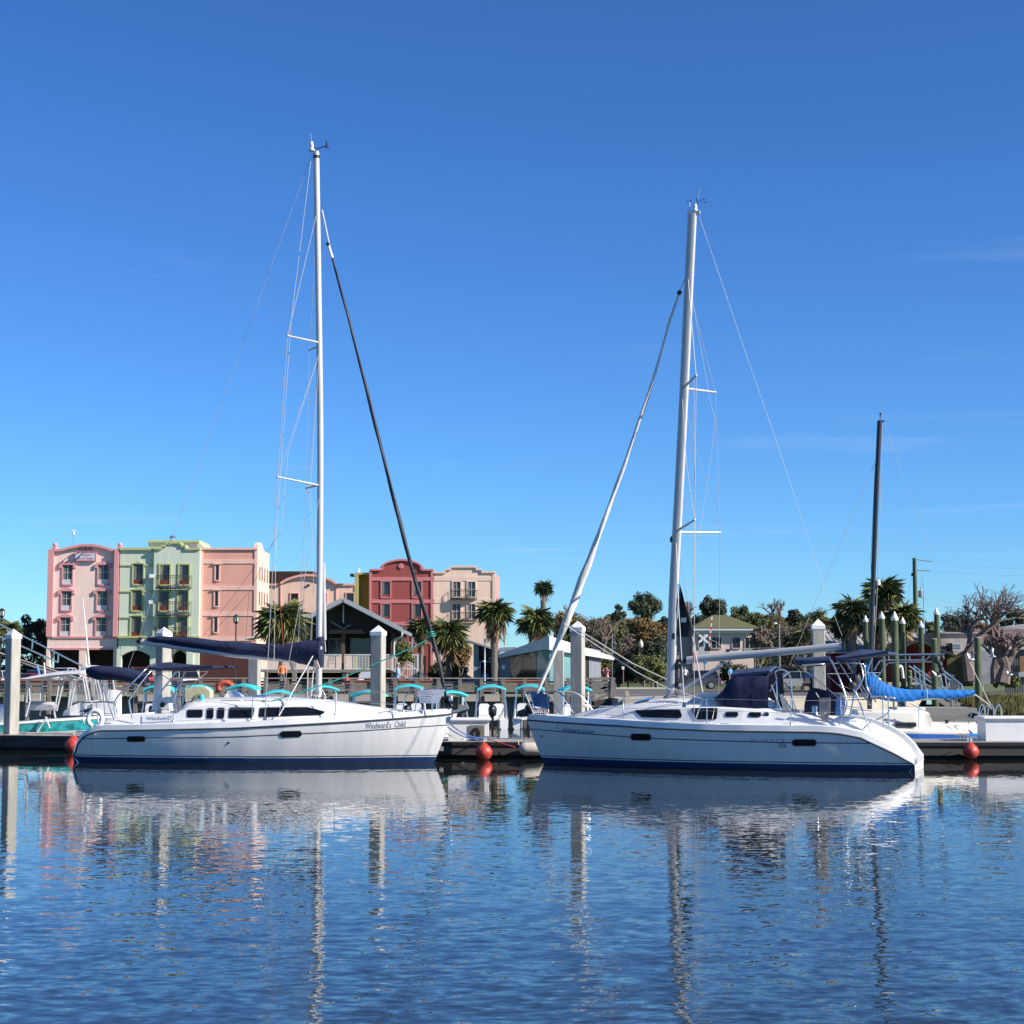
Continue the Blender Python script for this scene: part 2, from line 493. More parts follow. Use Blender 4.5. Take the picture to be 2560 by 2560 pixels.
        for j in range(len(e) - 1): mb.poly([up[j], up[j + 1], lo[j + 1], lo[j]])
        return mb
    def cab(s, x, z):
        yE, zE = s.edge(x); zB = zE + s.bandh
        ze = max(interp(s.tab_e, x), zB + .005)
        w = min(s.yc(x), max(.02, yE - .12)); z0 = zB + .02; z1 = ze - .05
        r = (z - z0) / max(.02, z1 - z0)
        return w + .03 - .13 * max(-.2, min(1.1, r))
    def oncab(s, px, py, off=.006):
        n = 1.2
        for _ in range(6):
            q = s.lp(px, py, n); n = s.cab(q.x, q.z)
        return s.P(q.x, n + off, q.z)
    def slab(s, pts, th=.012, far=False):
        """flat panel of measured points, with thickness, optionally repeated on the far side"""
        mb = MB(); off = V((0, -s.sg * th, 0))
        mb.prism(pts, off)
        if far:
            mb.prism([V((p.x, -p.y, p.z)) for p in pts], -off)
        return mb
    def text(s, w, quad, surf, shear=0.0, th=.004):
        """lettering laid on a surface inside the measured quad (left-bottom, right-bottom, right-top, left-top pixels)"""
        vs_, fs = text2d(w, shear); out = []
        (ax, ay), (bx, by), (cx, cy), (dx, dy) = quad
        for u, v in vs_:
            px = (ax * (1 - u) + bx * u) * (1 - v) + (dx * (1 - u) + cx * u) * v
            py = (ay * (1 - u) + by * u) * (1 - v) + (dy * (1 - u) + cy * u) * v
            out.append(surf(px, py, th))
        mb = MB(); mb.add(out, fs); return mb

def patch(surf, poly, off, cols=14, th=.0):
    """panel that follows a curved side: polygon in photo pixels cut into columns and laid on the surface"""
    xs = [p[0] for p in poly]; x0, x1 = min(xs) + .05, max(xs) - .05
    cut = sorted(set([x0 + (x1 - x0) * i / cols for i in range(cols + 1)] + [min(max(x, x0), x1) for x in xs]))
    a = []
    for x in cut:
        ys = []
        for (ax, ay), (bx, by) in zip(poly, poly[1:] + poly[:1]):
            if min(ax, bx) <= x <= max(ax, bx) and ax != bx: ys.append(ay + (by - ay) * (x - ax) / (bx - ax))
        y0, y1 = min(ys), max(ys)
        for k in range(4): a.append(surf(x, y0 + (y1 - y0) * k / 3, off))
    mb = MB()
    mb.add(a, [(4 * i + k, 4 * i + k + 1, 4 * i + k + 5, 4 * i + k + 4) for i in range(len(cut) - 1) for k in range(3)])
    return mb
def window_on(B, surf, poly, name, rimm, inset, root):
    o = patch(surf, poly, .012).build(name, rimm, root)
    cx = (min(p[0] for p in poly) + max(p[0] for p in poly)) / 2; cy = sum(p[1] for p in poly) / len(poly)
    w = max(p[0] for p in poly) - min(p[0] for p in poly); h = max(p[1] for p in poly) - min(p[1] for p in poly)
    p2 = [(cx + (x - cx) * (1 - 2 * inset / w), cy + (y - cy) * (1 - 2 * inset / h)) for x, y in poly]
    patch(surf, p2, .018).build("pane", glassd, o)
def rrect(x0, y0, x1, y1, r, k=4, sk=0.0):
    out = []
    for cx, cy, a0 in ((x1 - r, y0 + r, -90), (x1 - r, y1 - r, 0), (x0 + r, y1 - r, 90), (x0 + r, y0 + r, 180)):
        for i in range(k + 1):
            a = R(a0 + 90 * i / k); out.append((cx + r * math.cos(a) , cy + r * math.sin(a) + sk * (cx - (x0 + x1) / 2)))
    return out
def rpoly(pts, r, k=3):
    """polygon with rounded corners"""
    out = []; n = len(pts)
    for i in range(n):
        p = V((*pts[i], 0)); a = V((*pts[i - 1], 0)) - p; b = V((*pts[(i + 1) % n], 0)) - p
        ra = min(r, a.length * .45); rb = min(r, b.length * .45)
        A = p + a.normalized() * ra; B = p + b.normalized() * rb
        for j in range(k + 1):
            t = j / k; q = A * (1 - t) ** 2 + p * 2 * t * (1 - t) + B * t * t
            out.append((q.x, q.y))
    return out
def bundle(mb, pts, rad, twist=0.0, n=10, flat=1.0, jit=.0, seed=1):
    """rolled cloth along a path with folds"""
    rnd = random.Random(seed); k = len(pts); rings = []
    ph = [rnd.random() * 6.28 for _ in range(4)]
    for i in range(k):
        p = V(pts[i]); d = (V(pts[min(i + 1, k - 1)]) - V(pts[max(i - 1, 0)])).normalized()
        sx = V((0, 1, 0)) if abs(d.y) < .8 else V((1, 0, 0))
        u = d.cross(sx).normalized(); w = u.cross(d).normalized()
        r = rad[i] if isinstance(rad, (list, tuple)) else rad
        rg = []
        for j in range(n):
            a = 2 * math.pi * j / n
            rr = r * (1 + jit * math.sin(3 * a + twist * i + ph[0]) + jit * .7 * math.sin(2 * a - twist * .6 * i + ph[1]))
            rg.append(p + u * math.cos(a) * rr + w * math.sin(a) * rr * flat)
        rings.append(rg)
    mb.rings(rings); return mb
def lerp_path(pts, step):
    out = []
    for a, b in zip(pts, pts[1:]):
        a, b = V(a), V(b); k = max(1, int((b - a).length / step))
        out += [a + (b - a) * i / k for i in range(k)]
    return out + [V(pts[-1])]
def smooth_path(pts, k=6):
    pts = [V(p) for p in pts]; out = []
    for i in range(len(pts) - 1):
        p0, p1, p2, p3 = pts[max(i - 1, 0)], pts[i], pts[i + 1], pts[min(i + 2, len(pts) - 1)]
        for j in range(k):
            t = j / k
            out.append(.5 * (2 * p1 + (p2 - p0) * t + (2 * p0 - 5 * p1 + 4 * p2 - p3) * t * t + (3 * p1 - p0 - 3 * p2 + p3) * t ** 3))
    return out + [pts[-1]]

def fit_out(B, root, hullports, pinstripe, names, boot_z):
    o = B.hull().build("hull", hullw, root, smooth=40)
    B.band(-.02, .025, .004).build("bottom_paint", anti, o, smooth=40)
    B.band(.025, boot_z, .005).build("boot_stripe", boot, o, smooth=40)
    B.band(boot_z + .03, boot_z + .05, .005).build("thin_stripe", pin, o, smooth=40)
    ps = sorted([(q.x, q.z) for q in (B.onside(*p) for p in pinstripe)])
    B.band(lambda x: interp(ps, x) - .012, lambda x: interp(ps, x) + .010, .005).build("pinstripe", pin, o, smooth=40)
    rp = MB()
    for sg in (1, -1):
        pts = []
        for i in range(60):
            x = B.xb - .0 - (B.L - .03) * i / 59
            y, z = B.edge(x); pts.append(V((x, sg * (y + .008), z)))
        rp.path(pts, .022, 6)
    rp.build("rub_rail", rubm, root, smooth=40)
    for hp in hullports: window_on(B, B.onside, rrect(*hp), "hull_port", mat("port_frame", (.10, .10, .10), .4), 1.6, root)

# ================================================================== left sailing boat
rootL = thing("sailboat", "white sailboat with navy sail cover and black furled jib, Windward's Child on its bow", "sailboat",
              (XX(652, 46.7, 1900), 46.7, 0), R(-8), "sailing boats moored at the dock")
LB = Boat(rootL, -1, R(-8), 1.68, (1131, 1783), (1084, 1905), (177, 1893),
          [(120, 1827), (252, 1827), (340, 1826), (590, 1820.5), (880, 1804.5), (1000, 1796), (1110, 1787), (1131, 1784)],
          [(177, 1892), (180, 1880), (186, 1868), (203, 1846), (220, 1836), (241, 1829), (252, 1827), (340, 1826), (590, 1820.5), (880, 1804.5), (1000, 1796), (1110, 1787), (1131, 1784)])
fit_out(LB, rootL, [(316.5, 1840, 364, 1855, 7, 4, -.01), (700, 1827, 755.5, 1843.5, 8, 4, -.03)],
        [(176, 1847), (318, 1846), (590, 1842), (900, 1827.6), (1123, 1812)], [], .155)
def tab(B, pts, n):
    return sorted([(q.x, q.z) for q in (B.lp(*p, n) for p in pts)])
eL = tab(LB, [(178, 1880), (200, 1842), (232, 1812), (252, 1800), (270, 1793), (300, 1790), (356, 1785), (440, 1783), (455, 1770), (479, 1762), (514, 1759), (560, 1758), (640, 1757), (736, 1759), (815, 1763), (900, 1771), (950, 1776), (1000, 1780), (1050, 1780), (1125, 1779)], 1.15)
cL = tab(LB, [(178, 1884), (452, 1768), (462, 1758), (479, 1750), (514, 1745), (560, 1743), (665, 1741), (736, 1743), (815, 1748), (900, 1761), (950, 1768), (1007, 1776), (1050, 1778), (1125, 1777)], 0)
xwL = LB.lp(447, 1780, 1.1).x
ycL = lambda x: max(.04, min(LB.bsx(x) - .36, 1.28, (LB.xb - x - .5) * .42))
LB.deck(eL, cL, ycL, lambda x: x < xwL).build("deck", white, rootL, smooth=38)
for w in ([(468, 1773), (508, 1773), (507, 1794), (467, 1794)], [(518, 1769.5), (535.5, 1769.5), (534, 1797), (515.5, 1797)], [(544.5, 1768.5), (563, 1768.5), (561, 1796.5), (542, 1796.5)],
          [(573.5, 1768), (637.5, 1768), (633, 1795), (571, 1795.5)], [(649.5, 1768), (770, 1767), (815, 1779), (804, 1788), (646, 1793.5)]):
    window_on(LB, LB.oncab, rpoly(w, 5), "cabin_window", mat("window_rim", (.25, .25, .25), .35), 1.0, rootL)
# mast with the bend it has, masthead fittings
def spar(B, pts, r, n=12): return [B.lp(x, y, 0) for x, y in pts]
mp = [LB.lp(x, y, 0) for x, y in ((796.5, 1747), (797.5, 1640), (798, 1560), (800.3, 1300), (800.5, 1050), (797, 780), (793.5, 560), (790.5, 379))]
mastL = MB().path(smooth_path(mp, 4), .082, 12).build("mast", alu, rootL, smooth=50)
MB().tube(LB.lp(790.7, 389, 0), LB.lp(790.7, 396, 0), .09, .09, 12).build("mast_collar", blackp, mastL, smooth=40)
a = LB.lp(779, 377, 0)
MB().lathe(a, [(.09, 0), (.09, .03), (.05, .04), (.05, .12), (.06, .14), (.05, .18), (.035, .24), (.01, .26)], 10).build("masthead_light", mat("lamp_plastic", (.7, .68, .6), .4), mastL, smooth=40)
MB().tube(LB.lp(777.5, 352, 0), LB.lp(777.5, 332, 0), .008, .004).build("antenna", wire, mastL)
m = MB(); m.tube(LB.lp(789, 374, 0), LB.lp(812, 365, 0), .012); m.tube(LB.lp(816.5, 367, 0), LB.lp(816.5, 357, 0), .025, .02, 8); m.tube(LB.lp(816, 357, 0), LB.lp(815, 349, 0), .01)
for k in range(3):
    c = LB.lp(816.5, 368, 0) + V((math.cos(k * 2.1), math.sin(k * 2.1), 0)) * .05; m.ball(c, .018, 6, 4); m.tube(LB.lp(816.5, 368, 0), c, .004)
m.build("wind_vane", blackp, mastL, smooth=40)
m = MB(); m.tube(LB.lp(809, 1408, -.05), LB.lp(812, 1600, -.05), .045, .045, 8); m.build("furling_tube", alu, mastL, smooth=40)
m = MB(); m.tube(LB.lp(810, 1408, -.12), LB.lp(811, 1425, -.12), .03, .03, 8); m.build("blue_fitting", mat("blue_plastic", (.03, .1, .45), .4), mastL)
m = MB(); m.tube(LB.lp(812, 1602, -.05), LB.lp(814, 1630, -.05), .012); m.build("halyard_tail", rope_w, mastL)
def spreader(B, root, tip, n, r=.028):
    a = B.lp(*root, 0); b = B.lp(*tip, n)
    m = MB().path([a, a * .5 + b * .5, b], [r, r * .9, r * .7], 8); m.ball(b, .035, 8, 5)
    return m
Lsp = {}
for nm, root, tip, n in (("un", (800, 857), (719, 839), 1.0), ("uf", (799, 865), (773.5, 875), -1.0), ("ln", (800, 1214), (694, 1192), 1.15), ("lf", (800, 1212), (766.5, 1220), -1.15)):
    spreader(LB, root, tip, n).build("spreader", alu, rootL, smooth=40); Lsp[nm] = LB.lp(*tip, n)
def stay(B, pts, r=.009, m=None, name="stay"):
    return MB().path(pts, r * .75 if r < .0095 else r, 5).build(name, m or wire, B.root)
cpN = LB.lp(662, 1800, 1.42); cpF = V((cpN.x, -cpN.y, cpN.z))
top = LB.lp(792, 533, .05)
stay(LB, [top, Lsp["un"], Lsp["ln"], cpN], .010, name="shroud")
stay(LB, [LB.lp(792, 545, -.05), Lsp["uf"], Lsp["lf"], cpF], .009, name="shroud")
stay(LB, [LB.lp(798, 883, .06), Lsp["ln"]], .008, name="shroud")
stay(LB, [LB.lp(798, 893, -.06), Lsp["lf"]], .008, name="shroud")
cq = LB.lp(703, 1740, 1.3); cq2 = LB.lp(697, 1790, 1.33)
stay(LB, [LB.lp(799, 1240, .06), cq2], .009, name="shroud")
stay(LB, [LB.lp(799, 1240, -.06), V((cq2.x, -cq2.y, cq2.z))], .008, name="shroud")
MB().tube(LB.lp(697, 1790, 1.33), LB.lp(791, 1624, .1), .018, .018, 8).build("mast_strut", wire, rootL, smooth=40)
q = LB.lp(697, 1790, 1.33); MB().tube(V((q.x, -q.y, q.z)), LB.lp(793, 1630, -.1), .018, .018, 8).build("mast_strut", wire, rootL, smooth=40)
# running rigging seen against the sky
bs_top = LB.lp(779, 388, 0)
stay(LB, [bs_top, LB.lp(447, 1300, 0), LB.lp(290, 1760, 0)], .007, name="backstay")
lj = LB.lp(690, 1346, 0)
stay(LB, [LB.lp(777, 402, .1), LB.lp(728, 800, .35), lj], .008, rope_w, "topping_lift")
stay(LB, [lj, LB.lp(685, 1664, .25)], .009, rope_w, "lazy_jack")
stay(LB, [lj, LB.lp(505, 1594, .15)], .006, pin, "lazy_jack")
stay(LB, [lj, LB.lp(623, 1480, .12), LB.lp(520, 1594, .1)], .006, pin, "lazy_jack")
stay(LB, [LB.lp(623, 1480, .12), LB.lp(614, 1600, .12)], .006, pin, "lazy_jack")
stay(LB, [LB.lp(798, 885, .12), LB.lp(720, 1130, .3), LB.lp(702, 1330, .3), lj], .007, rope_w, "lazy_jack")
stay(LB, [LB.lp(797, 900, -.12), LB.lp(770, 1240, -.2), LB.lp(767, 1400, -.2), LB.lp(750, 1590, -.2)], .006, name="halyard")
stay(LB, [LB.lp(797, 900, .1), LB.lp(775, 1240, .1), LB.lp(785, 1400, .1), LB.lp(779, 1600, .15)], .006, rope_w, "halyard")
stay(LB, [LB.lp(694, 1192, 1.15), LB.lp(748, 1410, .7), LB.lp(765, 1600, .3)], .005, name="flag_halyard")
stay(LB, [LB.lp(700, 1500, .2), LB.lp(709, 1617, .2)], .009, rope_r, "red_line")
# furled jib
fj = [(805, 525), (829, 640), (870, 790), (940, 1070), (998, 1300), (1040, 1460), (1077, 1580), (1100, 1665), (1117, 1752)]
fp = [LB.lp(x, y, 0) for x, y in fj]
MB().path([fp[0], fp[1]], .024, 8).build("forestay", alu, rootL, smooth=40)
MB().path([LB.lp(818, 607, 0), LB.lp(822, 612, 0)], .05, 8).build("swivel", blackp, rootL.children[-1], smooth=40)
MB().path([LB.lp(822, 616, 0), LB.lp(831, 645, 0)], [.035, .04], 8).build("luff_sleeve", sailw, rootL.children[-1], smooth=40)
pp = lerp_path(fp[1:], .22); kk = len(pp)
rad = [interp([(0, .026), (.12, .033), (.35, .042), (.6, .050), (.85, .055), (.93, .045), (1, .035)], i / kk) for i in range(kk)]
bundle(MB(), pp, rad, .8, 12, 1, .14, 3).build("furled_jib", black_sail, rootL, smooth=60)
q = LB.lp(1077, 1586, 0)
for k in range(3):
    c = LB.lp(1076 + 1.5 * k, 1581 + 5 * k, 0)
    d = (fp[7] - fp[6]).normalized()
    u = d.orthogonal().normalized(); w = d.cross(u)
    MB().path([c + (u * math.cos(t * .628) + w * math.sin(t * .628)) * .085 for t in range(10)], .018, 5, closed=True).build("jib_lashing", rope_t, rootL, smooth=60)
stay(LB, [LB.lp(1077, 1595, 0), LB.lp(1030, 1620, .2), LB.lp(850, 1697, .55), LB.lp(730, 1738, .8), LB.lp(660, 1758, 1.0)], .016, rope_t, "jib_sheet")
# boom under its navy cover
bl = [LB.lp(351, 1603, .0), LB.lp(470, 1622, 0), LB.lp(590, 1638, 0), LB.lp(715, 1648, 0), LB.lp(790, 1655, 0)]
MB().path(bl, .075, 10).build("boom", alu, rootL, smooth=40)
MB().path([LB.lp(346, 1599, 0), LB.lp(353, 1604, 0)], [.09, .09], 10).build("boom_end", blackp, rootL.children[-1], smooth=40)
topc = [(372, 1592), (400, 1590), (470, 1593), (590, 1605), (660, 1609), (700, 1611), (735, 1607), (760, 1601), (785, 1600), (803, 1597)]
botc = [(372, 1604), (400, 1609), (470, 1620), (590, 1637), (660, 1644), (700, 1648), (735, 1655), (760, 1662), (785, 1667), (803, 1662)]
rg = []
for i, ((ax, ay), (bx, by)) in enumerate(zip(topc, botc)):
    T, Bq = LB.lp(ax, ay, 0), LB.lp(bx, by, 0); c = (T + Bq) / 2; h = (T.z - Bq.z) / 2; w = .11 + .015 * i
    rnd = random.Random(i)
    rg.append([V((c.x, math.cos(t * .5236) * w * (1 + .12 * math.sin(5 * t + i)), c.z + math.sin(t * .5236) * h * (1 if abs(math.sin(t * .5236)) > .9 else 1.03))) for t in range(12)])
rg2 = []
for a, b in zip(rg, rg[1:]):
    for k in range(4):
        f = k / 4; rg2.append([p * (1 - f) + q * f + V((0, .014 * math.sin(len(rg2) * 1.9 + j * 2.3), .010 * math.sin(len(rg2) * 1.3 + j))) for j, (p, q) in enumerate(zip(a, b))])
rg2.append(rg[-1])
MB().rings(rg2).build("sail_cover", navy, rootL, smooth=60)
MB().path([LB.lp(799.5, 1624, 0), LB.lp(800, 1640, 0), LB.lp(799.5, 1668, 0)], [.11, .115, .105], 12).build("mast_boot", navy, rootL, smooth=60)
MB().path([LB.lp(799, 1592, 0), LB.lp(800, 1604, 0), LB.lp(799, 1614, 0)], [.08, .12, .09], 12).build("cover_collar", navy, rootL, smooth=60)
m = MB()
for k in range(4): m.path(smooth_path([LB.lp(793, 1612, .13), LB.lp(789 + 2 * k, 1628 + 3 * k, .15 + .01 * k), LB.lp(786 + 2 * k, 1650, .17), LB.lp(787 + 4 * k, 1671, .13)], 4), .022, 6)
m.each("halyard_coil", mat("pinkish_rope", (.52, .42, .38), .9, var=.2, scale=40), rootL, smooth=60)
stay(LB, [LB.lp(770, 1665, .1), LB.lp(768.5, 1744, .3)], .012, alu, "deck_pole")
stay(LB, [LB.lp(784, 1672, .05), LB.lp(778, 1745, .1)], .014, rope_w, "main_halyard")
# cabin top gear
m = MB()
for x in (784, 790, 802, 808): m.path(smooth_path([LB.lp(x, 1746, .1), LB.lp(x + 3, 1738, .12), LB.lp(x + 8, 1745, .12)], 4), .018, 5)
m.path(smooth_path([LB.lp(803, 1722, .1), LB.lp(812, 1738, .15), LB.lp(810, 1749, .15), LB.lp(800, 1745, .1)], 4), .016, 5)
m.each("mast_foot_lines", rope_w, rootL, smooth=60)
m = MB(); p = [LB.lp(560, 1743, .1), LB.lp(570, 1727, .1), LB.lp(580, 1726, .1), LB.lp(605, 1741, .1)]
m.prism(p, V((0, .5, 0))); m.build("companion_hatch", white, rootL, smooth=30)
p = [LB.lp(579.5, 1725.5, .12), LB.lp(606, 1741, .12), LB.lp(590, 1743, .14), LB.lp(584, 1740, .14)]
m = MB(); m.prism([LB.lp(580, 1725, .0), LB.lp(592, 1727, .0), LB.lp(607, 1741, .0), LB.lp(588, 1741.5, .0)], V((0, -.12, 0))); m.build("smoked_lid", mat("blue_smoked_lid", (.10, .19, .38), .15), rootL, smooth=30)
def deck_hatch(B, quad, n0, n1):
    m = MB(); (x0, y0), (x1, y1) = quad
    a, b = B.lp(x0, y0, n0), B.lp(x1, y1, n0)
    P0 = [B.P(a.x, n0, a.z + .03), B.P(b.x, n0, b.z + .03), B.P(b.x, n1, b.z + .1), B.P(a.x, n1, a.z + .1)]
    m.prism(P0, (0, 0, .03)); return m
deck_hatch(LB, ((625, 1751), (660, 1750)), .55, .05).build("deck_hatch", mat("blue_hatch", (.05, .11, .19), .1), rootL)
def handrail(B, x0, x1, py, n, k=3, h=.05):
    m = MB(); a, b = B.lp(x0, py, n), B.lp(x1, py, n)
    up = V((0, 0, h)); m.path([a, a + up + (b - a) * .06, b + up - (b - a) * .06, b], .013, 6)
    for i in range(1, k): c = a + (b - a) * i / k; m.tube(c, c + up, .011)
    return m
handrail(LB, 550, 602, 1756, .95).build("grab_rail", steel, rootL, smooth=40)
handrail(LB, 605, 675, 1757, .95).build("grab_rail", steel, rootL, smooth=40)
def stanchion(B, px, y0, y1, n, r=.014):
    a = B.lp(px, y0, n); b = B.P(a.x, n - .02, B.lp(px, y1, n).z)
    m = MB().tube(a, b, r, r * .85, 6); m.lathe(a, [(.04, 0), (.035, .04), (.018, .06)], 8); return m, b
tops = []
for px, y0, y1 in ((433, 1806, 1745), (630, 1799, 1742), (838, 1788, 1722), (1008, 1780, 1750)):
    m, b = stanchion(LB, px, y0, y1, LB.bsx(LB.lp(px, y0, 1.3).x) - .12); m.build("stanchion", steel, rootL, smooth=40); tops.append(b)
pul = LB.lp(1054, 1730, .4)
for dz in (0, -.28):
    stay(LB, [LB.lp(331, 1760, 1.2) + V((0, 0, dz * .5))] + [t + V((0, 0, dz - .02)) for t in tops[:3]] + [LB.lp(1010, 1735, .75) + V((0, 0, dz))], .006, name="lifeline")
    stay(LB, [V((t.x, -t.y, t.z + dz)) for t in tops[:3]] + [LB.lp(1010, 1735, -.75) + V((0, 0, dz))], .006, name="lifeline")
# bow pulpit, anchor and the sign board hung on it
m = MB()
b0 = LB.lp(1006, 1779, .8); b1 = LB.lp(1080, 1778, .42); tipz = LB.lp(1128, 1721, 0)
for s_ in (1, -1):
    m.path(smooth_path([V((b0.x, s_ * b0.y, b0.z)), V((b0.x + .12, s_ * b0.y * .98, LB.lp(1000, 1735, .7).z)), LB.P(LB.lp(1060, 1722, .45).x, s_ * .45, LB.lp(1060, 1722, .45).z), tipz], 6), .014, 6)
    m.tube(V((b1.x, s_ * b1.y, b1.z)), LB.P(b1.x, s_ * .42, LB.lp(1082, 1722, .42).z), .014)
m.each("bow_pulpit", steel, rootL, smooth=50)
sg_ = mat("sign_board", (.62, .66, .74), .35, var=.12, scale=3)
quad = [(1049, 1758), (1095, 1758), (1114, 1723), (1044, 1726)]
def onsign(px, py, off=0): return LB.lp(px, py, .52 + off * 2 + .012)
o = LB.slab([LB.lp(x, y, .52) for x, y in quad], .02).build("sign_board", sg_, rootL)
for w, x0, x1, y, h, c in (("Windward's", 1048, 1078, 1732.5, 4.8, letter), ("Sailing", 1064, 1084, 1738.5, 4.6, letterr), ("Sailing Charters", 1048, 1079, 1744.5, 4, letter), ("Sailing Lessons", 1048, 1079, 1750.3, 4, letter), ("904-321-2386", 1049, 1078, 1756, 4, letter)):
    LB.text(w, ((x0, y), (x1, y - 1), (x1, y - 1 - h), (x0, y - h)), onsign).build("lettering", c, o)
m = MB(); q = LB.lp(1128, 1775, 0)
p = [LB.lp(1128, 1785, .0), LB.lp(1150, 1768, .0), LB.lp(1166, 1757, .0), LB.lp(1172, 1771, .0), LB.lp(1160, 1783, .0)]
m.prism([x + V((0, -.03, 0)) for x in p], (0, .06, 0)); m.beam(LB.lp(1095, 1778, 0), LB.lp(1152, 1778, 0), .08, .06)
m.prism([LB.lp(1130, 1784, .14), LB.lp(1172, 1772, .2), LB.lp(1162, 1784, .03)], (0, .05, 0))
m.build("anchor", mat("galvanised", (.36, .36, .35), .5, .3), rootL, smooth=30)
m = MB()
for k, (x, y) in enumerate(((1112, 1752), (1120, 1745), (1116, 1760), (1124, 1757), (1108, 1768), (1128, 1765))): m.ball(LB.lp(x, y, .05), (.055, .06, .06), 8, 5)
m.lathe(LB.lp(1118, 1765, 0), [(.1, 0), (.1, .03), (.05, .05), (.05, .1), (.1, .12), (.1, .14)], 12)
m.build("furler_drum", blackp, rootL, smooth=50)
MB().lathe(LB.lp(1127, 1753, .1), [(.05, 0), (.06, .08), (.03, .14)], 10).build("bow_light", steel, rootL, smooth=50)
# stern: arch, rails, wheel, folded biminis, name cloth, lifebuoy
def arch(B, near, far, r=.022):
    m = MB(); m.path(smooth_path([B.lp(*p) for p in near + far], 5), r, 8); return m
for nr, fr in (([(288, 1792, 1.25), (288, 1750, 1.25), (330, 1708, 1.2), (371, 1668, .9)], [(400, 1662, 0), (430, 1665, -.7), (445, 1674, -.95), (394, 1743, -1.2), (392, 1790, -1.2)]),
               ([(331, 1797, 1.32), (324, 1762, 1.32), (328, 1742, 1.3), (378, 1677, 1.05)], [(415, 1664, 0), (455, 1666, -.9), (464, 1674, -1.0), (442, 1736, -1.2), (440, 1780, -1.2)])):
    arch(LB, nr, fr).build("arch_tube", steel, rootL, smooth=50)
m = MB()
for x0, y0, x1, y1 in ((321, 1716, 346, 1716), (355, 1685, 366, 1685), (416, 1714, 448, 1714)): m.tube(LB.lp(x0, y0, 1.2 if x0 < 400 else -1.1), LB.lp(x1, y1, 1.22 if x0 < 400 else -1.1), .014)
m.tube(LB.lp(373, 1668, .95), LB.lp(446, 1712, .2), .01); m.tube(LB.lp(470, 1720, .6), LB.lp(518, 1680, .5), .012); m.tube(LB.lp(380, 1680, 1), LB.lp(520, 1678, .8), .009)
m.each("arch_brace", steel, rootL, smooth=50)
# big bimini folded on the arch, and the smaller aft one
def canopy(B, prof, n0, n1, th):
    """stretched cloth: prof of (px, top py, bottom py), from n0 to n1"""
    rings = []
    for x, t, b in prof:
        a, c = B.lp(x, t, (n0 + n1) / 2), B.lp(x, b, n1)
        rings.append([B.P(c.x, n1, c.z), B.P(c.x, n1, c.z + .06), B.P(a.x, n1 * .6 + n0 * .4, a.z - .02), B.P(a.x, (n0 + n1) / 2, a.z), B.P(a.x, n0 * .6 + n1 * .4, a.z - .02), B.P(c.x, n0, c.z + .06), B.P(c.x, n0, c.z)])
    return MB().rings(rings)
canopy(LB, [(374, 1662, 1672), (385, 1659, 1676), (400, 1657, 1677), (426, 1655, 1676), (450, 1659, 1674), (480, 1661, 1672), (510, 1663, 1671), (531, 1663, 1669)], -1.1, 1.05, .03).build("bimini", navy, rootL, smooth=50)
bundle(MB(), lerp_path([LB.lp(218, 1677, .9), LB.lp(245, 1681, .95), LB.lp(290, 1684, 1.0), LB.lp(330, 1690, 1.0), LB.lp(366, 1700, 1.0)], .12), [.08, .16, .19, .19, .18, .18, .17, .17, .17, .16, .16, .15, .15, .14, .13, .12, .1, .08], .5, 12, 1, .06, 5).build("rolled_bimini", navy, rootL, smooth=60)
m = MB()
for x0, y0, x1, y1 in ((255, 1690, 262, 1790), (280, 1692, 272, 1752), (247, 1692, 285, 1800), (300, 1695, 340, 1715)): m.tube(LB.lp(x0, y0, 1.0), LB.lp(x1, y1, 1.2), .011)
m.each("bimini_frame", steel, rootL, smooth=40)
m = MB(); pr = [LB.lp(205, 1757, 1.15), LB.lp(240, 1755, 1.2), LB.lp(288, 1758, 1.25)]
m.path(smooth_path([LB.P(pr[0].x + .1, -1.1, pr[0].z), LB.P(pr[0].x, 0, pr[0].z), pr[0], pr[1], pr[2]], 6), .013, 6)
m.path(smooth_path([V((p.x, p.y, p.z - .28)) for p in pr], 4), .011, 6)
for p, y in ((pr[0], 1815), (pr[1], 1805), (pr[2], 1795)): m.tube(p, V((p.x + .05, p.y * .95, LB.lp(250, y, 1.1).z)), .013)
m.each("stern_rail", steel, rootL, smooth=50)
c = LB.lp(238, 1797, 1.36); pts = []
for k in range(25): t = R(18 + 324 * k / 24 - 90); pts.append(c + V((.185 * math.cos(t), 0, .20 * math.sin(t))))
MB().path(pts, .062, 8).build("lifebuoy", white, rootL, smooth=60)
stay(LB, [LB.lp(238, 1818, 1.4), LB.lp(240, 1836, 1.4), LB.lp(237, 1838, 1.4)], .012, rope_w, "lifebuoy_line")
nm_quad = [(356, 1806), (434, 1804), (434, 1786), (356, 1789)]
def oncoam(px, py, off=0): return LB.oncab(px, py, .03 + off)
o = LB.slab([oncoam(*p) for p in nm_quad], .012).build("name_cloth", mat("grey_white_cloth", (.60, .62, .65), .8, var=.06), rootL)
LB.text("WindwarD", ((368, 1800.5), (431, 1798.5), (431, 1790), (368, 1791.5)), oncoam, .2, .006).build("lettering", letterg, o)
LB.text("Windward's  Child", ((914, 1823), (1014, 1817), (1014, 1801.5), (914, 1807)), LB.onside, 0, .006).build("name_lettering", letterg, rootL)
LB.text("Tempo", ((874, 1780.5), (897, 1780), (897, 1777.5), (874, 1778)), LB.oncab, 0, .006).build("model_script", letterg, rootL) if False else None
m = MB(); m.lathe(LB.lp(394, 1775, .0), [(.16, 0), (.12, .35), (.1, .7), (.13, .8), (.1, .9)], 10); m.build("pedestal", white, rootL, smooth=40)
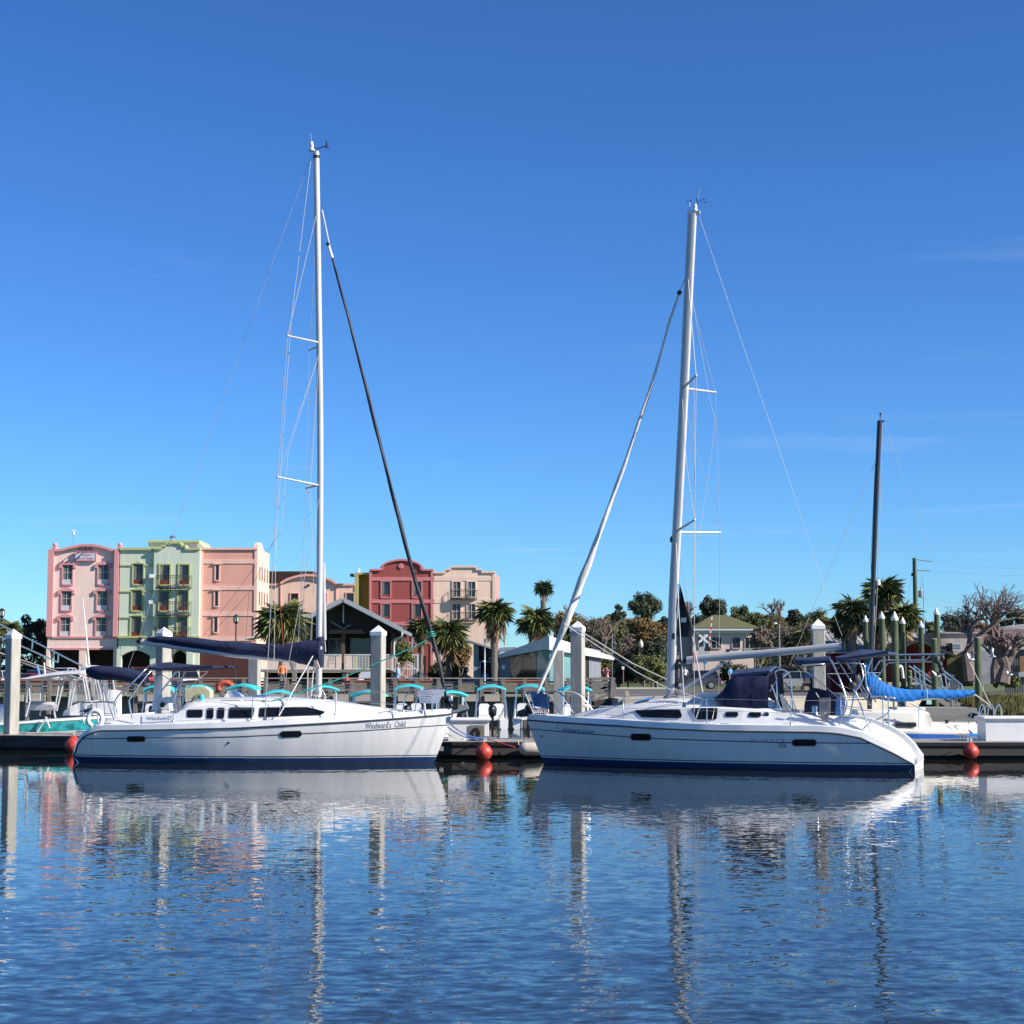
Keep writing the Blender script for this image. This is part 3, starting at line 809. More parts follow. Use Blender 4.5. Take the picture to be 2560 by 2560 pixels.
c = LB.lp(447, 1745, -.2); m = MB()
m.path([c + V((.05 * math.sin(t * .4), .42 * math.cos(t * .3927), .42 * math.sin(t * .3927))) for t in range(16)], .016, 6, closed=True)
for t in range(5): m.tube(c, c + V((0, .42 * math.cos(t * 1.2566), .42 * math.sin(t * 1.2566))), .01)
m.build("steering_wheel", steel, rootL, smooth=50)
m = MB(); m.prism([LB.lp(395, 1770, .2), LB.lp(398, 1745, .2), LB.lp(418, 1742, .2), LB.lp(424, 1778, .2)], (0, .4, 0)); m.build("seat_back", white, rootL, smooth=30)
MB().lathe(LB.lp(406, 1762, .24), [(.07, 0), (.07, .01)], 14, (0, -1, 0)).build("speaker", blackp, rootL)
m = MB(); m.lathe(LB.lp(484, 1757, .7), [(.07, 0), (.05, .05), (.06, .12), (.03, .14)], 10); m.lathe(LB.lp(494, 1755, .55), [(.06, 0), (.05, .1), (.02, .12)], 10)
m.each("winch", steel, rootL, smooth=40)
m = MB(); m.path(smooth_path([LB.lp(478, 1757, .8), LB.lp(488, 1741, .8), LB.lp(500, 1737, .7), LB.lp(497, 1745, .7), LB.lp(508, 1742, .7)], 4), .03, 6); m.build("rope_heap", mat("green_rope", (.10, .13, .04), .9), rootL, smooth=60)
MB().lathe(LB.lp(504, 1750, .75), [(.07, 0), (.07, .1), (.05, .13)], 8).build("teal_cup", teal, rootL)
for x, y in ((662, 1806), (659, 1764)):
    a = LB.lp(x, y, 1.42 if y > 1780 else 1.0); m = MB(); m.prism([a + V((-.07, -.01, .0)), a + V((.07, -.01, .0)), a + V((.05, -.01, .1)), a + V((0, -.01, .15)), a + V((-.05, -.01, .1))], (0, .03, 0)); m.build("chainplate", mat("bluish_steel", (.2, .26, .33), .35, .5), rootL)

# ================================================================== right sailing boat
rootR = thing("sailboat", "white sailboat with bare silver boom and navy dodger, Windward's Dream on its bow", "sailboat",
              (XX(1800, 44.2, 1900), 44.2, 0), R(162), "sailing boats moored at the dock")
RB = Boat(rootR, 1, R(162), 1.68, (1318, 1799), (1361, 1908), (2285, 1906),
          [(1318, 1800), (1423, 1808), (1546, 1815), (1620, 1820), (1796, 1827.6), (1960, 1830), (2060, 1830), (2160, 1828), (2300, 1826)],
          [(1318, 1800), (1423, 1808), (1546, 1815), (1620, 1820), (1796, 1827.6), (1960, 1830), (2040, 1831), (2093, 1834), (2151, 1845), (2204, 1870), (2239, 1887), (2257, 1898), (2275, 1908), (2286, 1914)])
fit_out(RB, rootR, [(1576, 1834, 1628, 1851.5, 8, 4, .02), (1979.5, 1848, 2042, 1865.5, 8.5, 4, 0)],
        [(1331, 1823), (1574, 1842.6), (1629, 1846), (1960, 1856.6), (2186, 1858), (2290, 1858)], [], .16)
eR = tab(RB, [(1325, 1788), (1425, 1796), (1446, 1790), (1485, 1784), (1555, 1776), (1625, 1769), (1725, 1764), (1810, 1766), (1925, 1772), (1940, 1778), (2009, 1784), (2093, 1790), (2142, 1796), (2175, 1806), (2211, 1822), (2246, 1843), (2271, 1868), (2284, 1897)], 1.15)
cR = tab(RB, [(1325, 1786), (1425, 1792), (1446, 1783), (1485, 1773), (1555, 1762), (1625, 1750), (1670, 1745), (1725, 1742), (1920, 1744), (1935, 1775), (2290, 1895)], 0)
xwR = RB.lp(1938, 1780, 1.1).x
ycR = lambda x: max(.04, min(RB.bsx(x) - .36, 1.28, (RB.xb - x - .55) * .45))
RB.deck(eR, cR, ycR, lambda x: x < xwR, band=.15).build("deck", white, rootR, smooth=38)
for w in ([(1585, 1775), (1700, 1772), (1706, 1790), (1702, 1796), (1604, 1793.5)], [(1727, 1770), (1795, 1769), (1792, 1799.5), (1740, 1799)],
          [(1813, 1779), (1846, 1779), (1846, 1792.5), (1813, 1792.5)], [(1872, 1780), (1904, 1780), (1903, 1793), (1872, 1793)]):
    window_on(RB, RB.oncab, rpoly(w, 5), "cabin_window", mat("window_rim", (.25, .25, .25), .35), 1.0, rootR)
MB().lathe(RB.oncab(1916.5, 1786, 0), [(.06, -.01), (.06, .015), (.045, .02)], 14, (0, 1, 0)).build("round_badge", boot, rootR)
sq = lambda v, e: math.copysign(abs(v) ** e, v)
mp = [RB.lp(x, y, 0) for x, y in ((1676, 1744), (1679, 1650), (1683, 1500), (1692, 1330), (1703, 1120), (1711, 960), (1720, 760), (1731, 535))]
rg = []
for p in smooth_path(mp, 4): rg.append([p + V((.112 * sq(math.cos(t * .3927), .55), .075 * sq(math.sin(t * .3927), .55), 0)) for t in range(16)])
mastR = MB().rings(rg).build("mast", alu, rootR, smooth=50)
m = MB(); m.beam(RB.lp(1718, 533, 0), RB.lp(1750, 531, 0), .1, .07); m.tube(RB.lp(1723, 535, 0), RB.lp(1724, 505, 0), .018, .014)
m.build("masthead_crane", alu, mastR, smooth=30)
MB().lathe(RB.lp(1738, 528, 0), [(.06, 0), (.06, .05), (.045, .07), (.05, .12), (.045, .18), (.02, .19)], 10).build("masthead_light", mat("lamp_plastic", (.7, .68, .6), .4), mastR, smooth=40)
m = MB()
for k in range(3): m.ball(RB.lp(1724, 503, 0) + V((.05 * math.cos(k * 2.1), .05 * math.sin(k * 2.1), 0)), .02, 6, 4)
for x, y in ((1760, 499), (1764, 506)): m.ball(RB.lp(x, y, 0), (.03, .01, .012), 6, 4); m.tube(RB.lp(1745, 503, 0), RB.lp(x, y, 0), .003)
m.tube(RB.lp(1744, 512, 0), RB.lp(1742, 495, 0), .012)
m.build("wind_vane", blackp, mastR)
MB().tube(RB.lp(1744, 498, 0), RB.lp(1751, 464, 0), .008, .004).build("antenna", wire, mastR)
m = MB(); m.ball(RB.lp(1681, 1349, 0), (.07, .08, .09), 8, 6); m.tube(RB.lp(1684, 1342, 0), RB.lp(1678, 1341, 0), .02)
m.build("deck_light", blackp, mastR, smooth=40)
m = MB(); m.box(RB.lp(1684, 1590, .075), (.06, .03, .14)); m.build("mast_exit_plate", blackp, mastR)
Rsp = {}
for nm, root, tip, n in (("un", (1709, 969), (1740, 939), 1.0), ("uf", (1712, 971), (1788, 980.5), -1.0), ("ln", (1690, 1329), (1736, 1300), 1.15), ("lf", (1695, 1331), (1800, 1331), -1.15)):
    spreader(RB, root, tip, n, .032).build("spreader", alu, rootR, smooth=40); Rsp[nm] = RB.lp(*tip, n)
cpN = RB.lp(1735, 1806, 1.45); cpF = V((cpN.x, -cpN.y, cpN.z))
stay(RB, [RB.lp(1720, 698, .07), Rsp["un"], Rsp["ln"], RB.lp(1735.5, 1560, 1.35), cpN], .010, name="shroud")
stay(RB, [RB.lp(1722, 720, -.07), Rsp["uf"], Rsp["lf"], cpF], .008, name="shroud")
stay(RB, [RB.lp(1706, 998, .08), RB.lp(1716, 1160, .6), Rsp["ln"]], .008, name="shroud")
stay(RB, [RB.lp(1709, 1010, -.08), Rsp["lf"]], .007, name="shroud")
cl = RB.lp(1711, 1763, 1.2)
stay(RB, [RB.lp(1690, 1358, .08), RB.lp(1694, 1480, .45), cl], .012, name="shroud")
stay(RB, [RB.lp(1694, 1358, -.08), V((cl.x, -cl.y, cl.z))], .008, name="shroud")
a = RB.lp(1711, 1768, 1.2); MB().prism([a + V((-.05, 0, 0)), a + V((.05, 0, 0)), a + V((.03, 0, .12)), a + V((-.03, 0, .12))], (0, .03, 0)).build("chainplate", mat("bluish_steel", (.2, .26, .33), .35, .5), rootR)
MB().tube(RB.lp(1756, 1731, .9), RB.lp(1731, 1592, .3), .018, .018, 8).build("mast_strut", wire, rootR, smooth=40)
stay(RB, [RB.lp(1748, 541, 0), RB.lp(1853, 850, 0), RB.lp(1960, 1160, 0), RB.lp(2046, 1430, 0), RB.lp(2105, 1590, 0)], .0055, name="backstay")
stay(RB, [RB.lp(1731, 750, -.1), RB.lp(1775, 1000, -.3), RB.lp(1788, 1050, -.3), RB.lp(1770, 1200, -.3), RB.lp(1738, 1400, -.2), RB.lp(1712, 1520, -.1)], .006, rope_w, "halyard")
stay(RB, [RB.lp(1736, 980, .1), RB.lp(1720, 1200, .1), RB.lp(1712, 1320, .1)], .006, name="halyard")
stay(RB, [RB.lp(1735, 950, .9), RB.lp(1737, 1300, .9), RB.lp(1735, 1750, .95)], .007, rope_w, "flag_halyard")
MB().path([RB.lp(1735, 1632, .95), RB.lp(1735.5, 1655, .95)], [.03, .02], 6).build("red_pennant", rope_r, rootR)
# furled white jib
fj = [(1715, 690), (1700, 725), (1675, 800), (1630, 960), (1560, 1165), (1500, 1330), (1440, 1490), (1405, 1580), (1370, 1670), (1341, 1738)]
fp = [RB.lp(x, y, 0) for x, y in fj]
o = MB().path([fp[0], fp[1]], .014, 6).build("forestay", steel, rootR, smooth=40)
MB().path([RB.lp(1701, 727, 0), RB.lp(1696, 736, 0)], .055, 8).build("swivel", blackp, o, smooth=40)
pp = lerp_path(fp[1:], .2); kk = len(pp)
rad = [interp([(0, .024), (.1, .03), (.55, .055), (.74, .095), (.82, .1), (.86, .06), (.9, .045), (1, .035)], i / kk) for i in range(kk)]
bundle(MB(), pp, [max(.03, r) for r in rad], 1.0, 12, 1, .16, 9).build("furled_jib", sailw, rootR, smooth=60)
stay(RB, [RB.lp(1409, 1560, .1), RB.lp(1470, 1600, .3), RB.lp(1590, 1680, .7), RB.lp(1680, 1727, .9), RB.lp(1765, 1750, 1.0)], .014, rope_w, "jib_sheet")
stay(RB, [RB.lp(1411, 1556, -.1), RB.lp(1480, 1595, -.3), RB.lp(1580, 1658, -.5), RB.lp(1670, 1700, -.6), RB.lp(1700, 1712, -.6)], .014, rope_w, "jib_sheet")
# mainsail corner on the mast, bare boom, rigid vang
p = [RB.lp(1699, 1458, -.02), RB.lp(1712, 1510, -.02), RB.lp(1727, 1560, -.02), RB.lp(1734, 1572, -.02), RB.lp(1732, 1592, -.02), RB.lp(1715, 1595, -.02), RB.lp(1694, 1592, -.02)]
mb = MB(); rows = []
L_ = [(1699, 1458), (1697, 1490), (1696, 1520), (1695, 1550), (1694, 1575), (1694, 1593)]; Rr = [(1699.5, 1459), (1708, 1490), (1715, 1520), (1723, 1550), (1734, 1575), (1732, 1592)]
for s_ in (1, -1):
    g = [[RB.lp(a[0] + (b[0] - a[0]) * k / 4, a[1] + (b[1] - a[1]) * k / 4, .02 * s_ + .05 * math.sin(k * 1.5 + i * .9)) for k in range(5)] for i, (a, b) in enumerate(zip(L_, Rr))]
    vs_ = [q for r_ in g for q in r_]
    mb.add(vs_, [(i * 5 + k, i * 5 + k + 1, i * 5 + k + 6, i * 5 + k + 5) for i in range(5) for k in range(4)])
o = mb.build("stowed_sail_corner", black_sail, rootR, smooth=60)
RB.slab([RB.lp(x, y, .12) for x, y in ((1702, 1544), (1715, 1544), (1715, 1556), (1702, 1556))], .01).build("sail_patch", mat("pale_teal_patch", (.25, .5, .5), .6), o)
RB.text("UK", ((1704, 1554), (1713, 1554), (1713, 1547), (1704, 1547)), lambda x, y, f: RB.lp(x, y, .126), 0, 0).build("lettering", mat("pale_print", (.75, .8, .8), .6), o)
bm_ = [(1717, 1651), (1760, 1646), (1850, 1638.5), (1940, 1631), (2040, 1622), (2108, 1615)]
rg = []
for x, y in bm_:
    c = RB.lp(x, y, 0); rg.append([c + V((0, .06 * math.cos(t * .6283), .095 * math.sin(t * .6283))) for t in range(10)])
o = MB().rings(rg).build("boom", alu, rootR, smooth=50)
m = MB(); c = RB.lp(2109, 1614.5, 0); m.box(c, (.05, .12, .18)); m.build("boom_end", blackp, o)
m = MB(); m.beam(RB.lp(1692, 1655, 0), RB.lp(1718, 1651, 0), .09, .12); m.ball(RB.lp(1695, 1662, 0), .1, 8, 6); m.build("gooseneck", blackp, rootR, smooth=40)
MB().path([RB.lp(1690, 1670, .0), RB.lp(1692, 1720, .0)], [.06, .05], 8).build("tack_bag", black_sail, rootR, smooth=40)
MB().path([RB.lp(1700, 1727, .05), RB.lp(1804, 1664, .05)], [.05, .045], 10).build("boom_vang", alu, rootR, smooth=40)
stay(RB, [RB.lp(1803, 1663, .05), RB.lp(1816, 1655, .05)], .025, alu, "vang_rod")
for k in range(3): stay(RB, [RB.lp(1706 + 8 * k, 1733, .1), RB.lp(1780 + 6 * k, 1688, .1)], .007, rope_w, "vang_tackle")
stay(RB, [RB.lp(1740, 1582, .3), RB.lp(1796, 1608, .3), RB.lp(1815, 1632, .1)], .008, rope_w, "lazy_jack")
stay(RB, [RB.lp(1815, 1632, .1), RB.lp(1835, 1622, .1), RB.lp(1920, 1620, .1), RB.lp(1960, 1618, .1)], .008, rope_w, "reef_line")
MB().ball(RB.lp(1820, 1626, .12), (.06, .04, .04), 8, 5).build("reef_block", blackp, rootR)
# foot of the mast
m = MB()
for x, y in ((1663, 1745), (1672, 1748), (1684, 1746), (1692, 1740), (1690, 1728)): m.ball(RB.lp(x, y, .15), (.05, .06, .06), 8, 5)
m.each("mast_foot_blocks", blackp, rootR, smooth=40)
m = MB()
for a, b in (((1668, 1742, .2), (1770, 1752, .5)), ((1690, 1725, .1), (1765, 1752, .6)), ((1672, 1738, .25), (1830, 1755, .6)), ((1690, 1735, 0), (1750, 1742, -.2))): m.tube(RB.lp(*a), RB.lp(*b), .012)
m.each("deck_lines", rope_w, rootR)
# hatch and rails on the cabin top, stanchions
m = MB(); a, b = RB.lp(1728, 1744, .42), RB.lp(1812, 1744, .42)
m.prism([RB.P(a.x, .42, a.z), RB.P(b.x, .42, b.z), RB.P(b.x, .42, b.z + .1), RB.P(a.x - .15, .42, a.z + .1)], (0, -.84, 0)); m.build("sliding_hatch", white, rootR, smooth=30)
deck_hatch(RB, ((1588, 1762), (1623, 1754)), .5, -.1).build("deck_hatch", mat("blue_hatch", (.05, .11, .19), .1), rootR)
handrail(RB, 1642, 1697, 1758, .85).build("grab_rail", steel, rootR, smooth=40)
handrail(RB, 1730, 1800, 1757, .9).build("grab_rail", steel, rootR, smooth=40)
handrail(RB, 1497, 1556, 1771, .45).build("grab_rail", steel, rootR, smooth=40)
tops = []
for px, y0, y1 in ((1558, 1805, 1739), (1767, 1813, 1745), (1977, 1815, 1750)):
    m, b = stanchion(RB, px, y0, y1, RB.bsx(RB.lp(px, y0, 1.3).x) - .12); m.build("stanchion", steel, rootR, smooth=40); tops.append(b)
m, b = stanchion(RB, 1767, 1813, 1747, 1.5)
MB().path([RB.lp(1735, 1806, 1.5), RB.lp(1740, 1795, 1.5), RB.lp(1755, 1752, 1.5), RB.lp(1766, 1750, 1.5)], .013, 6).build("gate_brace", steel, rootR, smooth=40)
for dz in (0, -.28):
    stay(RB, [RB.lp(1405, 1737, .75) + V((0, 0, dz))] + [t + V((0, 0, dz - .02)) for t in tops] + [RB.lp(2105, 1750, 1.25) + V((0, 0, dz))], .006, name="lifeline")
    stay(RB, [RB.lp(1405, 1737, -.75) + V((0, 0, dz))] + [V((t.x, -t.y, t.z + dz)) for t in tops], .006, name="lifeline")
m = MB(); z1 = RB.lp(1395, 1733, .55).z
for s_ in (1, -1):
    m.path(smooth_path([RB.P(RB.lp(1438, 1782, .85).x, s_ * .85, RB.lp(1438, 1782, .85).z), RB.P(RB.lp(1400, 1735, .75).x, s_ * .7, z1), RB.P(RB.lp(1345, 1728, .35).x, s_ * .4, z1 + .03), RB.P(RB.lp(1300, 1729, 0).x, 0, z1 + .04)], 6), .014, 6)
    m.tube(RB.P(RB.lp(1400, 1782, .6).x, s_ * .6, RB.lp(1400, 1784, .6).z), RB.P(RB.lp(1369, 1738, .52).x, s_ * .52, z1), .014)
    m.tube(RB.P(RB.lp(1331, 1784, .2).x, s_ * .15, RB.lp(1331, 1782, .15).z), RB.P(RB.lp(1311, 1733, .2).x, s_ * .2, z1 + .04), .014)
m.each("bow_pulpit", steel, rootR, smooth=50)
q4 = [(1334, 1765), (1372, 1773), (1368, 1736), (1326, 1730)]
o = RB.slab([RB.lp(x, y, .5) for x, y in q4], .02).build("sign_board", mat("shade_blue_sign_board", (.06, .14, .30), .4, var=.1), rootR)  # the board's dark blue is its shade put into the colour
for w, x0, x1, y, h in (("Let's Go Sailing", 1329, 1366, 1738, 4.5), ("Private Charters", 1331, 1367, 1745, 4.5), ("Sunset Sails", 1336, 1364, 1752, 4), ("904-321-2386", 1337, 1366, 1760, 4)):
    RB.text(w, ((x0, y), (x1, y + 3), (x1, y + 3 - h), (x0, y - h)), lambda a_, b_, f: RB.lp(a_, b_, .5 + .008)).build("lettering", letter, o)
m = MB()
for x, y in ((1320, 1766), (1325, 1772), (1318, 1778), (1328, 1779)): m.ball(RB.lp(x, y, .05), (.06, .07, .07), 8, 5)
m.lathe(RB.lp(1327, 1774, 0), [(.1, 0), (.1, .03), (.05, .05), (.05, .1), (.1, .12)], 12)
m.build("furler_drum", blackp, rootR, smooth=50)
m = MB(); m.prism([RB.lp(x, y, -.03) for x, y in ((1318, 1790), (1294, 1792), (1296, 1778), (1310, 1772), (1320, 1780))], (0, .07, 0)); m.beam(RB.lp(1340, 1787, 0), RB.lp(1300, 1790, 0), .08, .06)
m.build("anchor", mat("dark_galvanised", (.08, .08, .085), .5, .3), rootR, smooth=30)
m = MB()
for k in range(6): c = RB.lp(1341 + 5 * k, 1778, .3); m.path([c + V((.06 * math.cos(t * .785), .01 * t, .07 * math.sin(t * .785))) for t in range(8)], .016, 5, closed=True)
m.each("coiled_hose", rope_w, rootR, smooth=60)
MB().lathe(RB.lp(1369, 1782, .3), [(.04, 0), (.05, .05), (.03, .1)], 8).build("bow_light", mat("red_lens", (.4, .02, .02), .3), rootR)
m = MB()
for x, n in ((1432, .9), (1812, 1.5)):
    a = RB.lp(x, 1795 if x < 1600 else 1815, n); m.beam(a + V((-.1, 0, .05)), a + V((.1, 0, .05)), .03, .03); m.box(a + V((0, 0, .02)), (.06, .04, .06))
m.each("deck_cleat", steel, rootR)
# dodger: front, sides, roof visor
def dodger(B):
    m = MB()
    side = lambda n: [B.lp(1808, 1737, n), B.lp(1822, 1728, n), B.lp(1846, 1682, n)]
    n = 1.05; ring = []
    prof = [(1808, 1738, 1770), (1824, 1722, 1771), (1838, 1700, 1771), (1848, 1684, 1771), (1870, 1681, 1771), (1900, 1680, 1771), (1925, 1678, 1771), (1940, 1681, 1771)]
    rings = []
    for i, (x, t, b) in enumerate(prof):
        T = B.lp(x, t, .0); Bt = B.lp(x, b if i > 1 else 1745 + 24 * i, 1.1)
        w = 1.12
        jit = .03 * math.sin(i * 2.2)
        rings.append([V((T.x, y, z)) for y, z in ((w, Bt.z), (w - .02 + jit, (Bt.z * .55 + T.z * .45)), (w - .10, T.z - .12), (w - .25, T.z - .04), (w * .4, T.z + .03), (0, T.z + .04), (-w * .4, T.z + .03), (-w + .25, T.z - .04), (-w + .10, T.z - .12), (-w + .02, (Bt.z + T.z) / 2), (-w, Bt.z))])
    m.rings(rings, open_=True); m.poly(rings[0])
    return m
dodger(RB).build("dodger", navy, rootR, smooth=50)
def roofvisor(B):
    m = MB(); rg = []
    for k in range(9):
        t = k / 8; n = 1.0 - 2.0 * t
        z = B.lp(1900, 1676, 0).z + .06 - .12 * abs(1 - 2 * t) ** 2
        a = B.lp(1846, 1690, 0).x; b = B.lp(1940, 1676, 0).x
        rg.append([V((a, n, z - .16)), V((a, n, z - .04)), V(((a + b) / 2, n, z + .01)), V((b, n, z + .05)), V((b - .05, n, z - .0))])
    return m.rings(rg)
roofvisor(RB).build("dodger_roof", navy2, rootR, smooth=40)
m = MB()
for s_ in (1, -1):
    a = RB.lp(1946, 1778, 1.0); t_ = RB.lp(1936, 1690, 1.0)
    m.path(smooth_path([V((a.x, s_ * 1.08, a.z)), V((t_.x - .05, s_ * 1.05, t_.z - .1)), V((t_.x, s_ * .85, t_.z + .1)), V((t_.x, 0, t_.z + .16))], 6), .016, 6)
    m.tube(V((RB.lp(1955, 1775, 1).x, s_ * 1.1, a.z)), V((RB.lp(1930, 1712, 1).x, s_ * 1.08, RB.lp(1930, 1712, 1).z)), .013)
    m.tube(V((RB.lp(1926, 1728, 1).x, s_ * 1.09, RB.lp(1926, 1728, 1).z)), V((RB.lp(1945, 1695, 1).x, s_ * 1.05, RB.lp(1945, 1695, 1).z)), .012)
m.each("dodger_frame", steel, rootR, smooth=50)
m = MB()
for a, b in (((1948, 1735, .9), (1960, 1776, .9)), ((1955, 1745, .5), (1966, 1778, .5))): m.prism([RB.lp(*a), RB.lp(a[0] + 8, a[1], a[2]), RB.lp(b[0] + 16, b[1], b[2]), RB.lp(*b)], (0, .04, 0))
m.prism([RB.lp(1955, 1776, .3), RB.lp(1978, 1770, .3), RB.lp(2005, 1778, .3), RB.lp(2005, 1786, .3), RB.lp(1955, 1784, .3)], (0, .3, 0))
m.each("companionway_trim", mat("grey_trim", (.45, .44, .42), .5), rootR)
# pedestal cover, outboard board, folded biminis, arch and rails at the stern
m = MB(); top_ = [(2014, 1745), (2022, 1725), (2030, 1720), (2060, 1728), (2095, 1738), (2102, 1745)]
p = [RB.lp(x, y, .35) for x, y in [(2010, 1788), (2010, 1765)] + top_ + [(2104, 1765), (2096, 1790)]]
rings = []
for n_, sc in ((.37, .93), (.33, 1.0), (-.33, 1.0), (-.37, .93)):
    c = sum(p, V()) / len(p); rings.append([V((c.x + (q.x - c.x) * sc, n_, c.z + (q.z - c.z) * sc)) for q in p])
MB().rings(rings).build("helm_cover", navy, rootR, smooth=35)
m = MB(); m.prism([RB.lp(x, y, .5) for x, y in ((2094, 1746), (2103, 1738), (2106, 1786), (2092, 1790))], (0, .25, 0)); m.build("cover_flap", mat("sunlight_toned_canvas", (.06, .16, .38), .8), rootR)  # brighter than the navy cover: sunlight put into the flap's colour
RB.slab([RB.lp(x, y, 1.3) for x, y in ((2047.5, 1745), (2075, 1744), (2075, 1780), (2068, 1802), (2057, 1803), (2047.5, 1782))], .04).build("motor_bracket", mat("weathered_board", (.30, .28, .25), .7, var=.2, scale=8), rootR)
m = MB(); m.path(smooth_path([RB.lp(2052, 1790, 1.35), RB.lp(2062, 1784, 1.35), RB.lp(2062, 1780, 1.35)], 4), .012, 5); m.tube(RB.lp(2047, 1744, 1.3), RB.lp(2040, 1732, 1.3), .012); m.each("bracket_line", rope_w, rootR)
m = MB(); m.lathe(RB.lp(2037, 1785, 1.0), [(.09, 0), (.06, .08), (.07, .16), (.05, .2)], 12); m.each("winch", steel, rootR, smooth=40)
bundle(MB(), lerp_path([RB.lp(1988, 1652, .6), RB.lp(2000, 1654, .6), RB.lp(2040, 1654, .6), RB.lp(2076, 1651, .6)], .1), [.09, .1, .11, .11, .11, .11, .11, .11, .11, .1, .1, .09], .3, 12, 1, .06, 4).build("rolled_bimini", navy2, rootR, smooth=60)
canopy(RB, [(2090, 1641, 1650), (2110, 1637, 1650), (2130, 1630, 1647), (2151, 1623, 1644), (2175, 1624, 1641), (2195, 1626, 1637), (2212, 1627, 1634), (2220, 1632, 1635)], -1.0, 1.0, .03).build("bimini", navy2, rootR, smooth=50)
tubes = [[(2098, 1813, 1.3), (2101, 1803, 1.3), (2115, 1770, 1.3), (2116, 1748, 1.28), (2100, 1700, 1.2), (2078, 1650, 1.0)], [(2178, 1832, 1.2), (2165, 1800, 1.2), (2145, 1745, 1.2), (2138, 1728, 1.2), (2143, 1722, 1.2), (2158, 1690, 1.1), (2145, 1640, .9)],
         [(2139, 1745, .6), (2132, 1716, .6), (2120, 1690, .6), (2095, 1650, .5)], [(2170, 1740, -.2), (2140, 1690, -.4), (2110, 1650, -.5)], [(2190, 1755, -1.1), (2168, 1720, -1.2), (2162, 1670, -1.2), (2155, 1660, -1.2), (2110, 1657, -.6), (2070, 1659, .6), (2005, 1663, .9)],
         [(2120, 1807, 1.3), (2128, 1775, 1.25), (2135, 1740, 1.2), (2150, 1705, 1.1)], [(2175, 1762, .3), (2150, 1720, .1), (2118, 1652, -.2)]]
for t in tubes: MB().path(smooth_path([RB.lp(*p) for p in t], 5), .019, 8).build("arch_tube", steel, rootR, smooth=50)
m = MB()
for a, b in (((2004, 1668, .8), (2106, 1752, 1.2)), ((2068, 1684, .2), (2200, 1682, -.6)), ((2065, 1686, .4), (2124, 1737, -.4)), ((2096, 1712, 1.2), (2128, 1722, .6)), ((2098, 1770, 1.3), (2180, 1778, 1.1)), ((2100, 1764, 1.2), (2150, 1770, 1.2)), ((2126, 1660, .3), (2140, 1690, .8)), ((2120, 1672, .4), (2150, 1655, -.3))): m.tube(RB.lp(*a), RB.lp(*b), .011)
m.each("arch_brace", steel, rootR, smooth=50)
m = MB()
for c, w, h in (((2105, 1650, .3), .3, .2), ((2132, 1714, .7), .2, .2), ((2140, 1700, .3), .25, .4), ((2090, 1668, .2), .2, .1)): m.ball(RB.lp(*c), (w / 2, .1, h / 2), 8, 6)
m.each("lashed_gear", mat("dark_gear", (.03, .03, .035), .6, var=.3), rootR, smooth=50)
# stern rail seats
m = MB(); m.path(smooth_path([RB.lp(2107, 1750, 1.25), RB.lp(2150, 1749, 1.25), RB.lp(2200, 1746, 1.2), RB.lp(2222, 1744, .9), RB.lp(2230, 1742, .2)], 5), .014, 6)
m.path(smooth_path([RB.lp(2190, 1800, 1.2), RB.lp(2200, 1795, 1.2), RB.lp(2212, 1788, 1.15), RB.lp(2223, 1778, 1.1), RB.lp(2222, 1776, .9)], 5), .012, 6)
for x, y, n in ((2208, 1818, 1.2), (2222, 1822, .9)): a = RB.lp(x, y, n); m.tube(a, V((a.x, a.y, RB.lp(x, 1746, n).z)), .013)
m.each("stern_rail", steel, rootR, smooth=50)
m = MB()
for x, y, n in ((2196, 1742, 1.1), (2218, 1745, .8)): c = RB.lp(x, y, n); m.box(c, (.34, .3, .035))
m.each("rail_seat", mat("pale_seat", (.62, .62, .62), .5), rootR)
for w, quad, c in (("Windward's Dream", ((1405.5, 1829), (1485, 1834), (1485, 1824), (1405.5, 1819)), letter), ("H U N T E R", ((1879, 1854), (1962, 1856.5), (1962, 1848.5), (1879, 1846)), mat("faint_lettering", (.30, .34, .40), .5)), ("326", ((1946, 1868), (1966, 1869), (1966, 1859), (1946, 1858)), pin), ("Tempo", ((1516, 1789.5), (1539, 1790), (1539, 1786), (1516, 1785.5)), pin)):
    sf = RB.oncab if w == "Tempo" else RB.onside
    RB.text(w, quad, sf, .15 if w == "Tempo" else 0, .007).build("name_lettering", c, rootR)
m = MB(); m.lathe(RB.onside(1392, 1819, 0), [(.02, -.01), (.02, .01)], 8, (0, 1, 0)); m.lathe(RB.onside(1354, 1840, 0), [(.03, -.01), (.03, .008)], 8, (0, 1, 0)); m.each("through_hull", pin, rootR)
m = MB(); m.lathe(LB.onside(571, 1857, 0), [(.03, -.01), (.03, .01)], 8, (0, -1, 0)); m.each("through_hull", pin, rootL)

